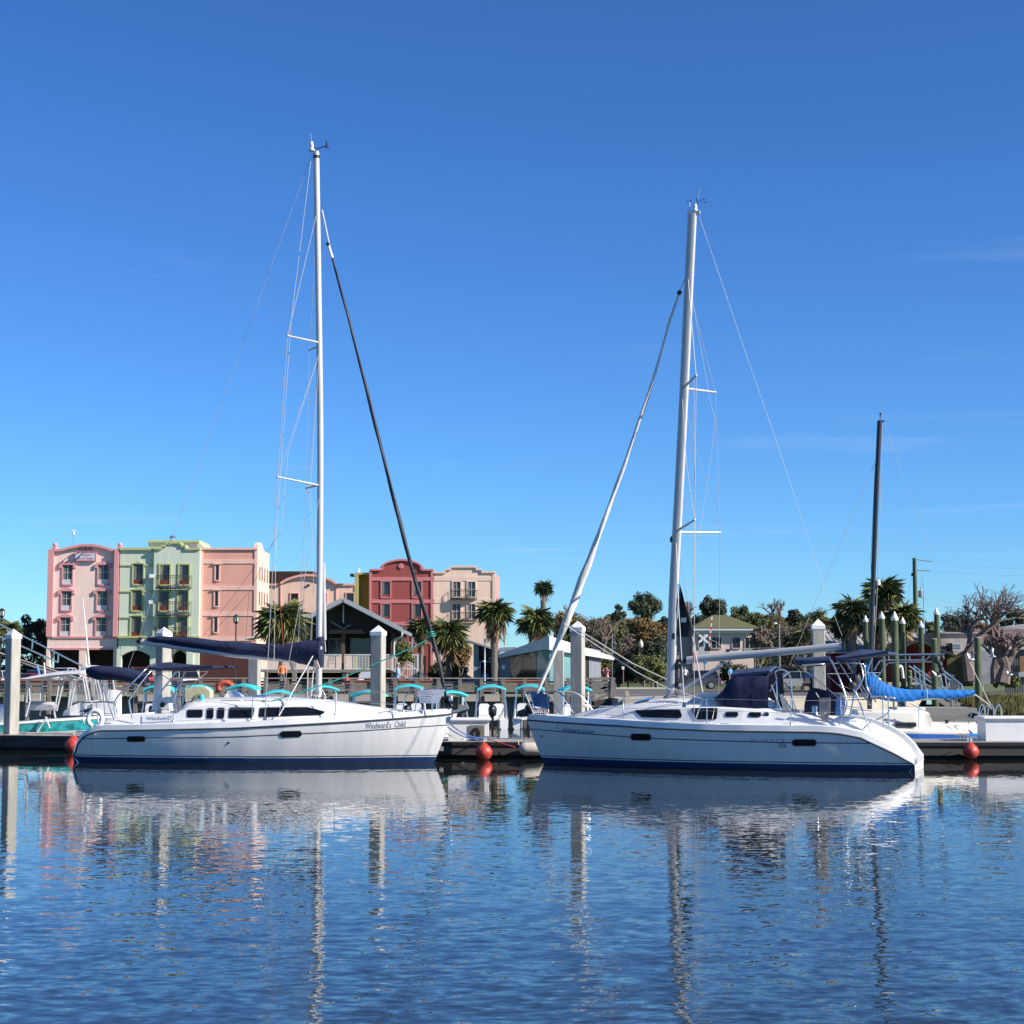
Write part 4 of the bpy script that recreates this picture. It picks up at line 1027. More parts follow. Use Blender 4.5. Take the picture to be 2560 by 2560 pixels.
# ================================================================== floating dock
DZ = .46
dock_pts = [(-30.0, 55.6), (XX(0, 53.2, 1837), 53.4), (XX(250, 52.3, 1837), 52.4), (XX(1130, 48.1, 1853), 48.1), (XX(2560, 47.9, 1855), 47.7), (34.0, 47.4)]
DW = 3.0
dock = thing("floating_dock", "long low floating dock with grey boards and dark fascia behind the two sailboats", "dock", (0, 49, 0))
def dock_y(x): return interp(dock_pts, x)
m = MB()
for (x0, y0), (x1, y1) in zip(dock_pts, dock_pts[1:]):
    d = V((x1 - x0, y1 - y0, 0)).normalized(); nn = V((-d.y, d.x, 0))
    a, b = V((x0, y0, 0)), V((x1, y1, 0))
    m.beam(a + V((0, 0, DZ - .055)) + nn * .02, b + V((0, 0, DZ - .055)) + nn * .02, .06, .09)
m.build("edge_bumper", dockedge, dock, world=True)
for (x0, y0), (x1, y1) in zip(dock_pts, dock_pts[1:]):
    d = V((x1 - x0, y1 - y0, 0)).normalized(); nn = V((-d.y, d.x, 0)); a, b = V((x0, y0, 0)), V((x1, y1, 0))
    MB().beam(a + nn * .06 + V((0, 0, .235)), b + nn * .06 + V((0, 0, .235)), .06, .25).build("fascia_board", fascia, dock, world=True)
    k = max(1, int((b - a).length / 2.4))
    for i in range(k):
        p = a + (b - a) * (i + .004) / k; q = a + (b - a) * (i + .996) / k
        MB().beam(p + nn * .9 + V((0, 0, -.02)), q + nn * .9 + V((0, 0, -.02)), 1.3, .26).build("float", dockdark, dock, world=True)
# deck boards: near ones one by one
total = []
for (x0, y0), (x1, y1) in zip(dock_pts, dock_pts[1:]):
    a, b = V((x0, y0, DZ - .02)), V((x1, y1, DZ - .02)); L_ = (b - a).length; k = int(L_ / .235)
    d = (b - a).normalized(); nn = V((-d.y, d.x, 0))
    for i in range(k): total.append((a + d * (i + .5) * L_ / k + nn * (DW / 2 + .0), d))
pl = MB().box((0, 0, 0), (.222, DW, .04)).build("deck_board", dockwood, dock)
first = True
for i, (p, d) in enumerate(total):
    Mx = Matrix.Translation(p - V(dock.location) + V((0, 0, random.uniform(-.004, .004)))) @ Matrix.Rotation(math.atan2(d.y, d.x), 4, 'Z')
    if first: pl.matrix_basis = Mx; first = False
    else: inst(pl, Mx, dock)
# number plate on the fascia
o = MB().bb((XX(1099, 48.1, 1870), 48.02, ZZ(1877, 48.1)), (XX(1109, 48.1, 1870), 48.05, ZZ(1866, 48.1))).build("number_plate", mat("grey_plate", (.3, .3, .3), .5), dock, world=True)
# square concrete piles with white pyramid caps
def pile(px, ytop, Y, rot, label, side=.335, capped=True, base=-2.0):
    p = at(px, ytop, Y)
    t = thing("dock_pile", label, "pile", (p.x, Y, 0), R(rot), "square concrete dock piles")
    zt = p.z - (.26 if capped else 0)
    h = side / 2; c = .018
    ring = lambda z, k=1.0: [V((sx * k, sy * k, z)) for sx, sy in ((-h, -h + c), (-h + c, -h), (h - c, -h), (h, -h + c), (h, h - c), (h - c, h), (-h + c, h), (-h, h - c))]
    MB().rings([ring(base), ring(zt)]).build("shaft", concrete, t)
    if capped:
        k = h + .012
        m = MB(); m.rings([[V((sx * k, sy * k, z)) for sx, sy in ((-1, -1), (1, -1), (1, 1), (-1, 1))] for z in (zt - .03, zt + .075)])
        m.build("cap_skirt", capw, t)
        MB().add([(-k, -k, zt + .075), (k, -k, zt + .075), (k, k, zt + .075), (-k, k, zt + .075), (0, 0, zt + .26)], [(0, 1, 4), (1, 2, 4), (2, 3, 4), (3, 0, 4)]).build("cap", capw, t)
    return t
pile(34, 1572, 54.3, -40, "capped concrete pile leftmost in the photo, on the dock left of the white sailboat")
pile(410, 1567, 53.2, -41, "capped concrete pile behind the left sailboat's stern, its middle crossed by the navy boom")
pile(946, 1563, 50.6, -19, "capped concrete pile rising behind the left sailboat's foredeck, crossed by the teal line")
pile(1444, 1552, 49.9, -18, "capped concrete pile behind the right sailboat's bow, just right of its shaded sign")
pile(2045, 1547, 49.6, -4, "capped concrete pile behind the end of the right sailboat's boom")
pile(637, 1630, 83, -12, "plain concrete pile without a cap left of the left sailboat's mast", .46, False)
pile(1397, 1626, 84, -6, "plain concrete pile without a cap before the white glass-walled building", .46, False)
# dock furniture
def dock_box(name, label, x0, x1, ytop, ybot, Y, depth, panel=None):
    a, b = at(x0, ybot, Y), at(x1, ybot, Y); zt = ZZ(ytop, Y)
    t = thing(name, label, "dock box", ((a.x + b.x) / 2, Y + depth / 2, DZ))
    w = b.x - a.x; h = zt - DZ
    m = MB().box((0, 0, (h - .10) / 2), (w - .06, depth - .06, h - .10)); m.build("body", boxw, t)
    m = MB(); rg = []
    for z, k in ((h - .11, .0), (h - .06, .035), (h - .02, .03), (h, -.03)): rg.append([V((sx * (w / 2 + k), sy * (depth / 2 + k), z)) for sx, sy in ((-1, -1), (1, -1), (1, 1), (-1, 1))])
    m.rings(rg).build("lid", boxw, t)
    return t, w, h
t, w, h = dock_box("dock_box", "white dock box with a grey-brown panel, right of the left bow", 1118, 1224, 1795, 1851, 48.6, .85)
px = lambda x: XX(x, 48.55, 1820) - t.location.x
m = MB().bb((px(1173), -.425, ZZ(1850, 48.6) - DZ), (px(1211), -.405, ZZ(1813, 48.6) - DZ)); m.build("side_panel", boxp, t)
m = MB(); c = V((px(1190), -.43, ZZ(1832, 48.6) - DZ)); m.path([c + V((.09 * math.cos(k * .5236), 0, .11 * math.sin(k * .5236))) for k in range(12)], .035, 8, closed=True); m.path([c + V((-.05, -.02, -.1)), c + V((-.06, -.02, -.3))], .02, 6); m.build("hose_reel", blackp, t, smooth=40)
dock_box("dock_box", "long plain white dock box at the right end of the dock near the red ball", 2463, 2640, 1791, 1853, 48.5, .95)
def ball_fender(px, py, Y, r, label, col=fendr, top=None):
    p = at(px, py, Y)
    t = thing("ball_fender", label, "fender", p, 0, "red ball fenders hung on the dock")
    prof = [(.02, 1.22), (.16, 1.16), (.30, 1.06)] ; pr = [(r * math.sin(a), -r * math.cos(a)) for a in [k * math.pi / 12 for k in range(1, 11)]]
    pr += [(r * .36, r * 1.02), (r * .16, r * 1.14), (r * .1, r * 1.2)]
    MB().lathe((0, 0, 0), pr, 20).build("ball", col, t, smooth=60)
    MB().path([V((0, 0, r * 1.15)), V((0, .03, r * 1.15 + .1)), V((0, .12, DZ - p.z + .03))], .012, 5).build("lanyard", rope_w, t)
    return t
ball_fender(1210, 1881, 47.75, .22, "red ball fender on the dock between the two bows, below the white box")
ball_fender(2427, 1879, 47.5, .205, "red ball fender on the dock right of the right sailboat's stern")
ball_fender(184, 1864, 52.2, .25, "red ball fender half hidden behind the left sailboat's stern")
p = at(1300, 1872, 47.85); q = at(1362, 1872, 47.85)
t = thing("cylinder_fender", "beige cylinder fender lying along the dock edge under the right sailboat's bow", "fender", (p + q) / 2)
d = (q - p).length / 2; pr = [(.02, -d - .02), (.1, -d + .0), (.16, -d + .06), (.175, -d + .16), (.175, d - .16), (.16, d - .06), (.1, d), (.02, d + .02)]
MB().lathe((0, 0, 0), pr, 16, (1, 0, 0)).build("body", fendw, t, smooth=50)
MB().tube((-d - .01, 0, .0), (-d - .05, .06, .22), .012).build("lanyard", rope_w, t)
def cleat(px, py, label):
    Y = YZ(py, DZ + .02); p = at(px, py, Y)
    t = thing("dock_cleat", label, "cleat", (p.x, Y, DZ), 0, "cleats on the dock edge")
    m = MB(); m.path([(-.2, 0, .09), (-.1, 0, .115), (.1, 0, .115), (.2, 0, .09)], [.014, .024, .024, .014], 8); m.build("horns", steel, t, smooth=40)
    for s_ in (-1, 1): MB().tube((s_ * .05, 0, 0), (s_ * .05, 0, .11), .026, .02, 8).build("foot", steel, t, smooth=40)
cleat(1216, 1851, "steel cleat with blue lines beside the grey-panelled dock box")
cleat(2424, 1851, "steel cleat on the dock edge straight above the right red ball")
cleat(2405, 1846, "steel cleat at the back of the dock near the small sailboat's stern")
cleat(204, 1837, "small cleat on the dock beside the left sailboat's stern")
def rope(name, pts, r, m, label):
    o = MB().path(smooth_path(pts, 8), r, 6).build(name, m, None, smooth=60)
    return tag(o, label, "rope", "mooring lines")
e = at(1216, 1847, 48.2)
w1 = lambda x, y, Y: at(x, y, Y)
rope("mooring_line", [LB_w for LB_w in (w1(1118, 1800, 46.0), w1(1140, 1822, 46.6), w1(1175, 1840, 47.4), e)], .014, rope_b, "upper blue mooring line from the left bow to the dock cleat")
rope("mooring_line", [w1(1112, 1812, 46.0), w1(1140, 1832, 46.6), w1(1175, 1846, 47.4), e + V((-.05, 0, 0))], .014, rope_b, "lower blue mooring line from the left bow to the dock cleat")
rope("mooring_line", [w1(1106, 1826, 46.2), w1(1140, 1846, 47.0), w1(1172, 1848, 47.8)], .010, rope_w, "thin pale line under the blue ones at the left bow")
rope("mooring_line", [e, w1(1250, 1857, 47.9), w1(1290, 1869, 47.8)], .013, rope_r, "short red line lying from the cleat along the dock fascia")
rope("mooring_line", [w1(237, 1836, 45.6), w1(225, 1842, 48), w1(205, 1836, 51.6)], .014, rope_w, "pale stern line of the left sailboat reaching the small dock cleat")
m = MB(); m.path(smooth_path([w1(1238, 1838, 49), w1(1243, 1826, 49), w1(1238, 1818, 49.2)], 6), .014, 6); tag(m.build("power_cord", blackp, None), "black power cord standing up from the dock behind the red ball", "cord")

# ================================================================== teal centre-console boat at the left
PY = 57.5
pb = thing("motor_boat", "teal and white centre-console motor boat with white hard top, left behind the dock", "motor boat", (XX(130, PY, 1820), PY, 0))
tealh = mat("teal_hull", (.012, .17, .16), .25, var=.2, scale=2, coat=.3)
tealc = mat("teal_pattern_band", (.03, .32, .32), .3, var=.55, scale=6)
def psurf(x, side_=-1):                     # half breadth
    u = (x + 6.0) / 9.4
    return 1.25 * (1 - max(0, (u - .45) / .55) ** 2.2)
sh = [(-6, ZZ(1812, PY)), (XX(50, PY) - pb.location.x, ZZ(1805, PY)), (XX(215, PY) - pb.location.x, ZZ(1793, PY)), (XX(330, PY) - pb.location.x, ZZ(1786, PY)), (3.4, ZZ(1780, PY))]
rgs = {k: [] for k in "abcd"}
def ring_between(f0, f1, o0, o1):
    m = MB()
    for s_ in (-1, 1):
        a = []
        for i in range(31):
            x = -6 + 9.38 * i / 30; z = interp(sh, x)
            a += [V((x, s_ * (psurf(x) * o0), f0(z))), V((x, s_ * (psurf(x) * o1), f1(z)))]
        m.add(a, [(2 * i, 2 * i + 1, 2 * i + 3, 2 * i + 2) for i in range(30)])
    return m
ring_between(lambda z: -.1, lambda z: z * .50, .78, .93).build("hull", tealh, pb, smooth=40)
ring_between(lambda z: z * .50, lambda z: z * .56, .935, .95).build("white_stripe", white, pb, smooth=40)
ring_between(lambda z: z * .56, lambda z: z * .90, .95, .99).build("patterned_band", tealc, pb, smooth=40)
m = MB(); a = []
for i in range(31):
    x = -6 + 9.38 * i / 30; z = interp(sh, x); b = psurf(x)
    a.append([V((x, -b * .99, z * .9)), V((x, -b - .02, z * .94)), V((x, -b, z)), V((x, -max(b - .25, 0), z + .02)), V((x, -max(b - .28, 0), z - .25)), V((x, max(b - .28, 0), z - .25)), V((x, max(b - .25, 0), z + .02)), V((x, b, z)), V((x, b + .02, z * .94)), V((x, b * .99, z * .9))])
m.rings(a, open_=True).build("gunwale", white, pb, smooth=35)
q = lambda x, y, dy=0.0: at(x, y, PY + dy) - V(pb.location)
vs_, fs = text2d("WINDOSP")
m = MB(); m.add([q(28 + 134 * u, 1838 - 10 * v - 2 * u, 0) * 1.0 + V((0, -psurf(q(28 + 134 * u, 1830).x) * .945 - .02, 0)) for u, v in vs_], fs); m.build("hull_lettering", mat("pale_green_lettering", (.35, .5, .48), .5), pb)
# console, leaning post, top
cons = [(156, 1789), (160, 1778), (175, 1766), (200, 1756), (228, 1752), (230, 1788)]
m = MB(); m.prism([q(x, y, -.55) for x, y in cons], (0, 1.1, 0)); m.build("console", white, pb)
m = MB(); m.prism([q(x, y, -.57) for x, y in ((198, 1778), (212, 1773), (232, 1771), (232, 1777), (214, 1782))], (0, .02, 0)); m.build("console_window", glassd, pb)
m = MB(); m.prism([q(x, y, -.62) for x, y in ((231, 1788), (231, 1757), (268, 1757), (270, 1725), (283, 1728), (283, 1788))], (0, 1.24, 0)); m.build("helm_station", white, pb)
clear = clear_mat("clear_vinyl", (.75, .78, .8), .30)
m = MB(); m.add([q(170, 1762, -.75), q(206, 1753, -.75), q(228, 1752, -.75), q(220, 1696, -.75), q(176, 1696, -.75)], [(0, 1, 2, 3, 4)]); m.build("side_curtain", clear, pb)
m = MB(); m.add([q(232, 1750, -.75), q(278, 1750, -.75), q(268, 1700, -.75), q(224, 1696, -.75)], [(0, 1, 2, 3)]); m.build("side_curtain", clear, pb)
m = MB(); rg = []
for x, t_, b_ in ((75, 1695, 1698), (100, 1690, 1696), (150, 1682, 1688), (190, 1679, 1685), (222, 1677, 1684)): a, b = q(x, t_), q(x, b_); rg.append([V((a.x, -1.05, a.z - .02)), V((a.x, 0, a.z + .05)), V((a.x, 1.05, a.z - .02)), V((b.x, 1.05, b.z)), V((b.x, -1.05, b.z))])
m.rings(rg).build("hard_top", white, pb, smooth=30)
m = MB()
for x0, y0, x1, y1 in ((88, 1699, 92, 1750), (92, 1750, 82, 1790), (165, 1697, 152, 1782), (176, 1697, 158, 1776), (222, 1695, 232, 1750), (228, 1695, 240, 1752), (268, 1700, 276, 1752), (86, 1722, 84, 1756)):
    for s_ in (-.8, .8): m.tube(q(x0, y0) + V((0, s_, 0)), q(x1, y1) + V((0, s_ * 1.05, 0)), .028, .028, 8)
m.each("top_support", alu, pb, smooth=40)
m = MB()
for x0, y0, x1, y1 in ((84, 1699, 170, 1690), (100, 1697, 172, 1700), (170, 1700, 222, 1692), (92, 1735, 116, 1735), (92, 1748, 116, 1748), (116, 1720, 114, 1752)): m.tube(q(x0, y0) + V((0, -.7, 0)), q(x1, y1) + V((0, -.7, 0)), .02, .02, 6)
m.each("top_rail", alu, pb, smooth=40)
m = MB(); c = q(104, 1766); rg = []
for x in (-.42, -.36, .36, .44): rg.append([c + V((x, yy, zz * (1 if abs(x) < .4 else .8))) for yy, zz in ((-.2, -.12), (-.24, .05), (-.1, .14), (.1, .14), (.2, .05), (.2, -.12))])
m.rings(rg).build("leaning_seat", mat("grey_white_vinyl", (.5, .5, .52), .5, var=.25, scale=2, var2=(.28, .28, .29)), pb, smooth=30)
m = MB()
for x in (-.38, .38): m.tube(c + V((x, 0, -.1)), c + V((x * 1.3, 0, -.55)), .03, .03, 6)
m.each("seat_leg", alu, pb)
m = MB(); m.lathe(q(229, 1672), [(.3, -.07), (.33, -.03), (.33, .06), (.27, .1), (.02, .11)], 16); m.build("radar_dome", white, pb, smooth=40)
MB().tube(q(223, 1662), q(207, 1495), .028, .010, 6).build("antenna", white, pb)
m = MB(); m.tube(q(99, 1688), q(93, 1663), .03, .03, 6); m.build("rod_holder", mat("blue_rod", (.1, .3, .6), .4), pb); MB().tube(q(113, 1688), q(110, 1656), .022, .018, 6).build("rod_holder", white, pb)
m = MB(); rg = []
for z, k in ((1806, .8), (1790, 1.0), (1775, 1.0), (1764, .8), (1760, .4)): cc = q(-6, z); rg.append([cc + V((.36 * k * math.cos(a * .785), .3 * k * math.sin(a * .785), 0)) for a in range(8)])
m.rings(rg).build("outboard_motor", white, pb, smooth=50)
m = MB(); m.path(smooth_path([q(92, 1831, -1.3), q(104, 1812, -1.3), q(116, 1796, -1.3), q(112, 1795, -1.25), q(120, 1808, -1.3), q(124, 1820, -1.3)], 5), .03, 6); m.build("bow_line", rope_w, pb, smooth=60)

# ================================================================== small sailing boat at the right
SY = 51.6
sb = thing("small_sailboat", "small cream sailboat with bright blue sail cover, moored behind the dock at right", "sailboat", (XX(2300, SY, 1830), SY, 0))
q = lambda x, y, n=0.0: at(x, y, SY - n) - V(sb.location)
x1 = q(2459, 1830, .9).x; x0 = q(2000, 1830).x
def sbw(x): u = (x1 - x) / (x1 - x0); return 1.15 * min(1, .72 + .75 * u) * (1 - max(0, (u - .45) / .55) ** 2)
zsh = lambda x: q(2400, 1832, 1.0).z + .02 * (x1 - x)
a = []
for i in range(33):
    x = x1 - (x1 - x0) * i / 32; b = sbw(x); z = zsh(x)
    a.append([V((x, -b * .7, -.2)), V((x, -b * .92, .15)), V((x, -b * .97, z - .28)), V((x, -b, z))])
ar = lambda lo, hi: [r_[lo:hi] for r_ in a]
mir = lambda rr: [r_ + [V((p.x, -p.y, p.z)) for p in r_[::-1]] for r_ in rr]
MB().rings(mir(ar(0, 4)), open_=True).build("hull", cream, sb, smooth=40)
MB().poly(mir(ar(0, 4))[0]).build("transom", cream, sb)
m = MB(); aa = []
for i in range(33):
    x = x1 - (x1 - x0) * i / 32; b = sbw(x) + .012; z = zsh(x); aa += [V((x, -b, z - .30)), V((x, -b - .004, z - .06))]
m.add(aa, [(2 * i, 2 * i + 1, 2 * i + 3, 2 * i + 2) for i in range(32)]); m.build("blue_sheer_stripe", mat("royal_blue_stripe", (.02, .10, .38), .35), sb)
a = []
zc = q(2280, 1777, .6).z; zd = zsh(0) + .12; zk = q(2380, 1810, .8).z
for i in range(49):
    x = x1 - (x1 - x0) * i / 48; b = sbw(x); z = zsh(x)
    pxx = 2300 + (x) / S(SY)
    if x > q(2333, 1800, .7).x: w, zt_ = b * .8, zk
    elif x > q(2322, 1780, .7).x: w, zt_ = b * .72, zk + (zc - zk) * (q(2333, 1800, .7).x - x) / (q(2333, 1800, .7).x - q(2322, 1780, .7).x)
    elif x > q(2140, 1780, .7).x: w, zt_ = b * .68, zc
    else: w, zt_ = b * .5, z + .08
    a.append([V((x, -b, z)), V((x, -b + .03, z + .06)), V((x, -w - .03, z + .08)), V((x, -w + .06, zt_ - .05)), V((x, -w + .15, zt_)), V((x, 0, zt_ + .04))])
MB().rings([r_ + [V((p.x, -p.y, p.z)) for p in r_[::-1]] for r_ in a], open_=True).build("deck", cream, sb, smooth=30)
for w in ([(2238.5, 1805.5), (2291.5, 1806), (2291.5, 1818), (2239, 1817.5)], [(2205, 1805), (2222, 1805), (2222, 1816), (2205, 1816)]):
    p = [q(x, y, .90) for x, y in rpoly(w, 4)]; m = MB(); m.prism(p, (0, .2, 0)); o = m.build("cabin_window", mat("dark_rim", (.06, .06, .06), .4), sb)
    cx = sum(k[0] for k in w) / 4; cy = sum(k[1] for k in w) / 4
    m = MB(); m.prism([q(cx + (x - cx) * .9, cy + (y - cy) * .62, .908) for x, y in w], (0, .1, 0)); m.build("pane", glassd, o)
m = MB(); m.bb(q(2243, 1774, .3), q(2300, 1767, -.4)); m.build("sliding_hatch", white, sb)
mp = [q(x, y) for x, y in ((2174, 1780), (2176, 1660), (2182, 1480), (2190, 1260), (2199, 1052))]
darkm = mat("dark_anodised_mast", (.03, .032, .034), .35, .3)
MB().path([mp[0], mp[1], mp[2] - V((0, 0, .4))], .055, 10).build("mast_foot", alu, sb, smooth=50)
MB().path(smooth_path(mp, 3), [.07] * 13, 10).build("mast", darkm, sb, smooth=50)
m = MB(); m.beam(q(2197, 1053), q(2211, 1053), .04, .05); m.tube(q(2200, 1050), q(2201, 1034), .012); m.ball(q(2201, 1035), .035, 6, 4); m.build("masthead_fitting", blackp, sb)
MB().tube(q(2201.5, 1034), q(2204, 980), .005, .003).build("antenna", wire, sb)
m = MB(); m.tube(q(2178, 1452), q(2192, 1454), .015); m.build("spreader_stub", alu, sb); m = MB(); m.lathe(q(2195, 1457), [(.03, -.08), (.07, -.06), (.07, .06), (.03, .1)], 8); m.build("radar_reflector", white, sb)
for pts, r, nm in (([(2188, 1155), (2028, 1530), (1975, 1660)], .006, "forestay"), ([(2211, 1053), (2280, 1250), (2340, 1420)], .004, "backstay"), ([(2206, 1060), (2200, 1260), (2192, 1500), (2184, 1640)], .009, "halyard"), ([(2188, 1160), (2177, 1400), (2180, 1500), (2168, 1760)], .006, "shroud")):
    MB().path([q(*p) for p in pts], r, 5).build(nm, wire, sb)
# sail cover
top_ = [(2165, 1655), (2170, 1664), (2180, 1676), (2195, 1690), (2205, 1702), (2220, 1712), (2245, 1720), (2270, 1723), (2318, 1724), (2360, 1724), (2400, 1725), (2430, 1724), (2437, 1727)]
bot_ = [(2164, 1700), (2164, 1730), (2167, 1738), (2180, 1742), (2195, 1748), (2215, 1752), (2245, 1755), (2280, 1754), (2318, 1745), (2360, 1748), (2400, 1745), (2430, 1740), (2436, 1736)]
rg = []; NN = 0
for i in range(len(top_) - 1):
    for k in range(6):
        f = k / 6; tx = top_[i][0] * (1 - f) + top_[i + 1][0] * f; ty = top_[i][1] * (1 - f) + top_[i + 1][1] * f; bx = bot_[i][0] * (1 - f) + bot_[i + 1][0] * f; by = bot_[i][1] * (1 - f) + bot_[i + 1][1] * f
        T, Bq = q(tx, ty), q(bx, by); NN += 1; c = (T + Bq) / 2; h = (T.z - Bq.z) / 2
        rg.append([V((c.x + (T.x - Bq.x) / 2 * math.sin(t * .45), -math.cos(t * .4488) * (.10 + .02 * math.sin(NN * 1.7 + t * .8)) * (1 - .35 * math.sin(t * .4488)), c.z + math.sin(t * .4488) * h * (1 + .05 * math.sin(NN * 2.1)))) for t in range(14)])
MB().rings(rg).build("sail_cover", bluecov, sb, smooth=70)
MB().path([q(2160, 1742), q(2300, 1748), q(2438, 1737)], .04, 8).build("boom", alu, sb)
m = MB(); m.path([q(2318, 1723, .12), q(2318.5, 1735, .16), q(2318, 1746, .1)], .012, 5); m.build("cover_strap", rope_w, sb)
MB().path([q(2424, 1655), q(2470, 1750), q(2486, 1775)], .012, 5).build("topping_lift", rope_w, sb)
MB().path([q(2438, 1736), q(2470, 1760), q(2480, 1772)], .02, 5).build("mainsheet", rope_w, sb)
for pts, r, nm in (([(2297, 1820), (2297, 1778), (2296, 1760)], .012, "stanchion"), ([(2275, 1758), (2310, 1775)], .02, "hand_line"), ([(2420, 1812), (2432, 1775)], .012, "stern_stay"), ([(2440, 1810), (2458, 1770), (2478, 1768)], .014, "stern_rail"), ([(2455, 1800), (2459, 1835)], .02, "rudder_post"), ([(2282, 1842), (2296, 1822), (2312, 1841)], .010, "spring_line")):
    MB().path(smooth_path([q(*p, 1.0) for p in pts], 4), r, 6).build(nm, steel if "line" not in nm else rope_w, sb)
m = MB()
for x in (2455, 2477, 2496): m.path(smooth_path([q(x - 8, 1790), q(x - 6, 1772), q(x, 1761), q(x + 7, 1772), q(x + 8, 1790)], 4), .018, 6)
m.each("stern_hoop", steel, sb, smooth=50)
MB().beam(q(2388, 1803, .2), q(2445, 1797, .2), .05, .04).build("tiller", wood, sb)
m = MB(); m.lathe(q(2367, 1810, .5), [(.06, 0), (.05, .06), (.06, .12)], 8); m.build("winch", blackp, sb)
MB().lathe(q(2440, 1841, 1.15), [(.02, -.3), (.07, -.26), (.075, -.2), (.075, .2), (.07, .26), (.02, .3)], 10, (1, 0, .0)).build("blue_fender", bluecov, sb, smooth=50)
# stern davit rack standing between the boats
dv = thing("davit_rack", "stainless rail rack reaching right from the right sailboat's stern arch", "rack", (XX(2250, 46.5, 1640), 46.5, 2.0))
q = lambda x, y, dy=0.0: at(x, y, 46.5 + dy) - V(dv.location)
m = MB()
m.path(smooth_path([q(2168, 1680), q(2180, 1648), q(2192, 1637), q(2260, 1636.5), q(2343, 1635)], 5), .022, 8); m.path(smooth_path([q(2186, 1676, .3), q(2196, 1658, .3), q(2210, 1651, .3), q(2300, 1650, .3), q(2318, 1647, .3), q(2326, 1638, .15)], 5), .02, 8)
m.path(smooth_path([q(2172, 1725), q(2196, 1690), q(2215, 1664), q(2232, 1657), q(2330, 1654)], 5), .014, 8)
for x in (2222, 2274): m.tube(q(x, 1637), q(x, 1651, .3), .016)
m.tube(q(2362, 1636), q(2250, 1638), .03); m.path(smooth_path([q(2170, 1728), q(2190, 1725), q(2202, 1700), q(2180, 1690)], 5), .014, 6)
m.build("rack_tubes", steel, dv, smooth=50)
m = MB()
for c, r in (((2343, 1650), .07), ((2350, 1662), .06), ((2356, 1645), .05), ((2354, 1676), .06), ((2346, 1684), .04)): m.ball(q(*c), (r * 1.2, r, r * 1.6), 8, 6)
m.build("hoist_tackle", mat("dark_gear", (.03, .03, .035), .6, var=.3), dv, smooth=50)

# ================================================================== little teal-canopied catamarans
CY = 76.0
def craft():
    t = thing("mini_catamaran", "x", "small boat", (0, 0, 0), 0, "small white catamarans with teal canopies")
    for s_ in (-1, 1):
        m = MB(); rg = []
        for y, z0, z1, w in ((-1.4, .0, .42, .17), (-1.2, -.08, .45, .2), (.8, -.08, .45, .2), (1.3, .1, .45, .14), (1.5, .3, .42, .04)):
            rg.append([V((s_ * .48 + sx * w, y, z)) for sx, z in ((-1, z1), (1, z1), (.95, z0 + .1), (.6, z0), (-.6, z0), (-.95, z0 + .1))])
        m.rings(rg).build("hull", white, t, smooth=30)
    MB().box((0, .1, .42), (1.1, 2.0, .08)).build("deck", white, t)
    for s_ in (-1, 1):
        m = MB(); m.box((s_ * .3, -.1, .55), (.46, .45, .16)); rg = []
        for z, w in ((.6, .22), (.9, .23), (1.02, .2), (1.06, .12)): rg.append([V((s_ * .3 + sx * w, yy - .3 + (1 - z) * .0, z)) for sx, yy in ((-1, -.05), (1, -.05), (1, .05), (-1, .05))])
        m.rings(rg); m.build("seat", white, t, smooth=30)
    for s_ in (-1, 1):
        MB().path(smooth_path([V((s_ * .66, .45, .45)), V((s_ * .62, .2, 1.0)), V((s_ * .56, .0, 1.62))], 4), .038, 8).build("canopy_post", white, t, smooth=40)
        MB().path([V((s_ * .66, -.55, .45)), V((s_ * .60, -.3, 1.2)), V((s_ * .56, -.2, 1.62))], .022, 6).build("canopy_brace", steel, t, smooth=40)
    m = MB(); rg = []
    for k in range(9):
        a = -1 + 2 * k / 8; z = 1.80 - .16 * a * a
        rg.append([V((a * .6, -.62, z - .05)), V((a * .6, -.60, z + .03)), V((a * .6, 0, z + .06)), V((a * .6, .62, z + .03)), V((a * .6, .62, z - .04))])
    m.rings(rg).build("canopy", teal, t, smooth=50)
    m = MB(); rg = []
    for z, k in ((.55, .10), (.62, .16), (.85, .18), (.95, .15), (1.0, .08)): rg.append([V((.0 + k * math.cos(a * .785), -1.45 + k * 1.3 * math.sin(a * .785), z)) for a in range(8)])
    m.rings(rg).build("outboard_motor", blackp, t, smooth=50)
    MB().box((0, -1.42, .25), (.1, .16, .6)).build("motor_leg", blackp, t)
    return t
spots = [(400, 1712, 0, "half hidden by the second capped pile from the left"), (494, 1712, .2, "over the left sailboat's wheel, with a beige enclosure under it"), (610, 1710, -.1, "behind the left sailboat's white cabin hatch"),
         (696, 1725, .15, "low, behind the shrouds left of the left mast"), (806, 1713, .3, "right behind the foot of the left mast"), (922, 1726, -.2, "low, touching the capped pile crossed by the teal line"),
         (1024, 1711, .0, "just right of the person in light blue"), (1122, 1726, .35, "low, behind the left sailboat's white sign"), (1228, 1712, .05, "with a black motor, nearest the white dock box"),
         (1325, 1711, -.05, "behind the foot of the white furled jib"), (1437, 1713, .2, "half hidden by the capped pile beside the shaded sign")]
proto = craft()
for i, (x, y, rz, lab) in enumerate(spots):
    Y = CY + (0 if y < 1720 else -6)
    p = at(x, y, Y); dz = p.z - 1.84
    o = proto if i == 0 else copy_tree(proto)
    o.location = (p.x, Y, max(-.22, min(.05, dz))); o.rotation_euler = (0, 0, rz)
    o['label'] = "white catamaran with teal canopy, " + lab
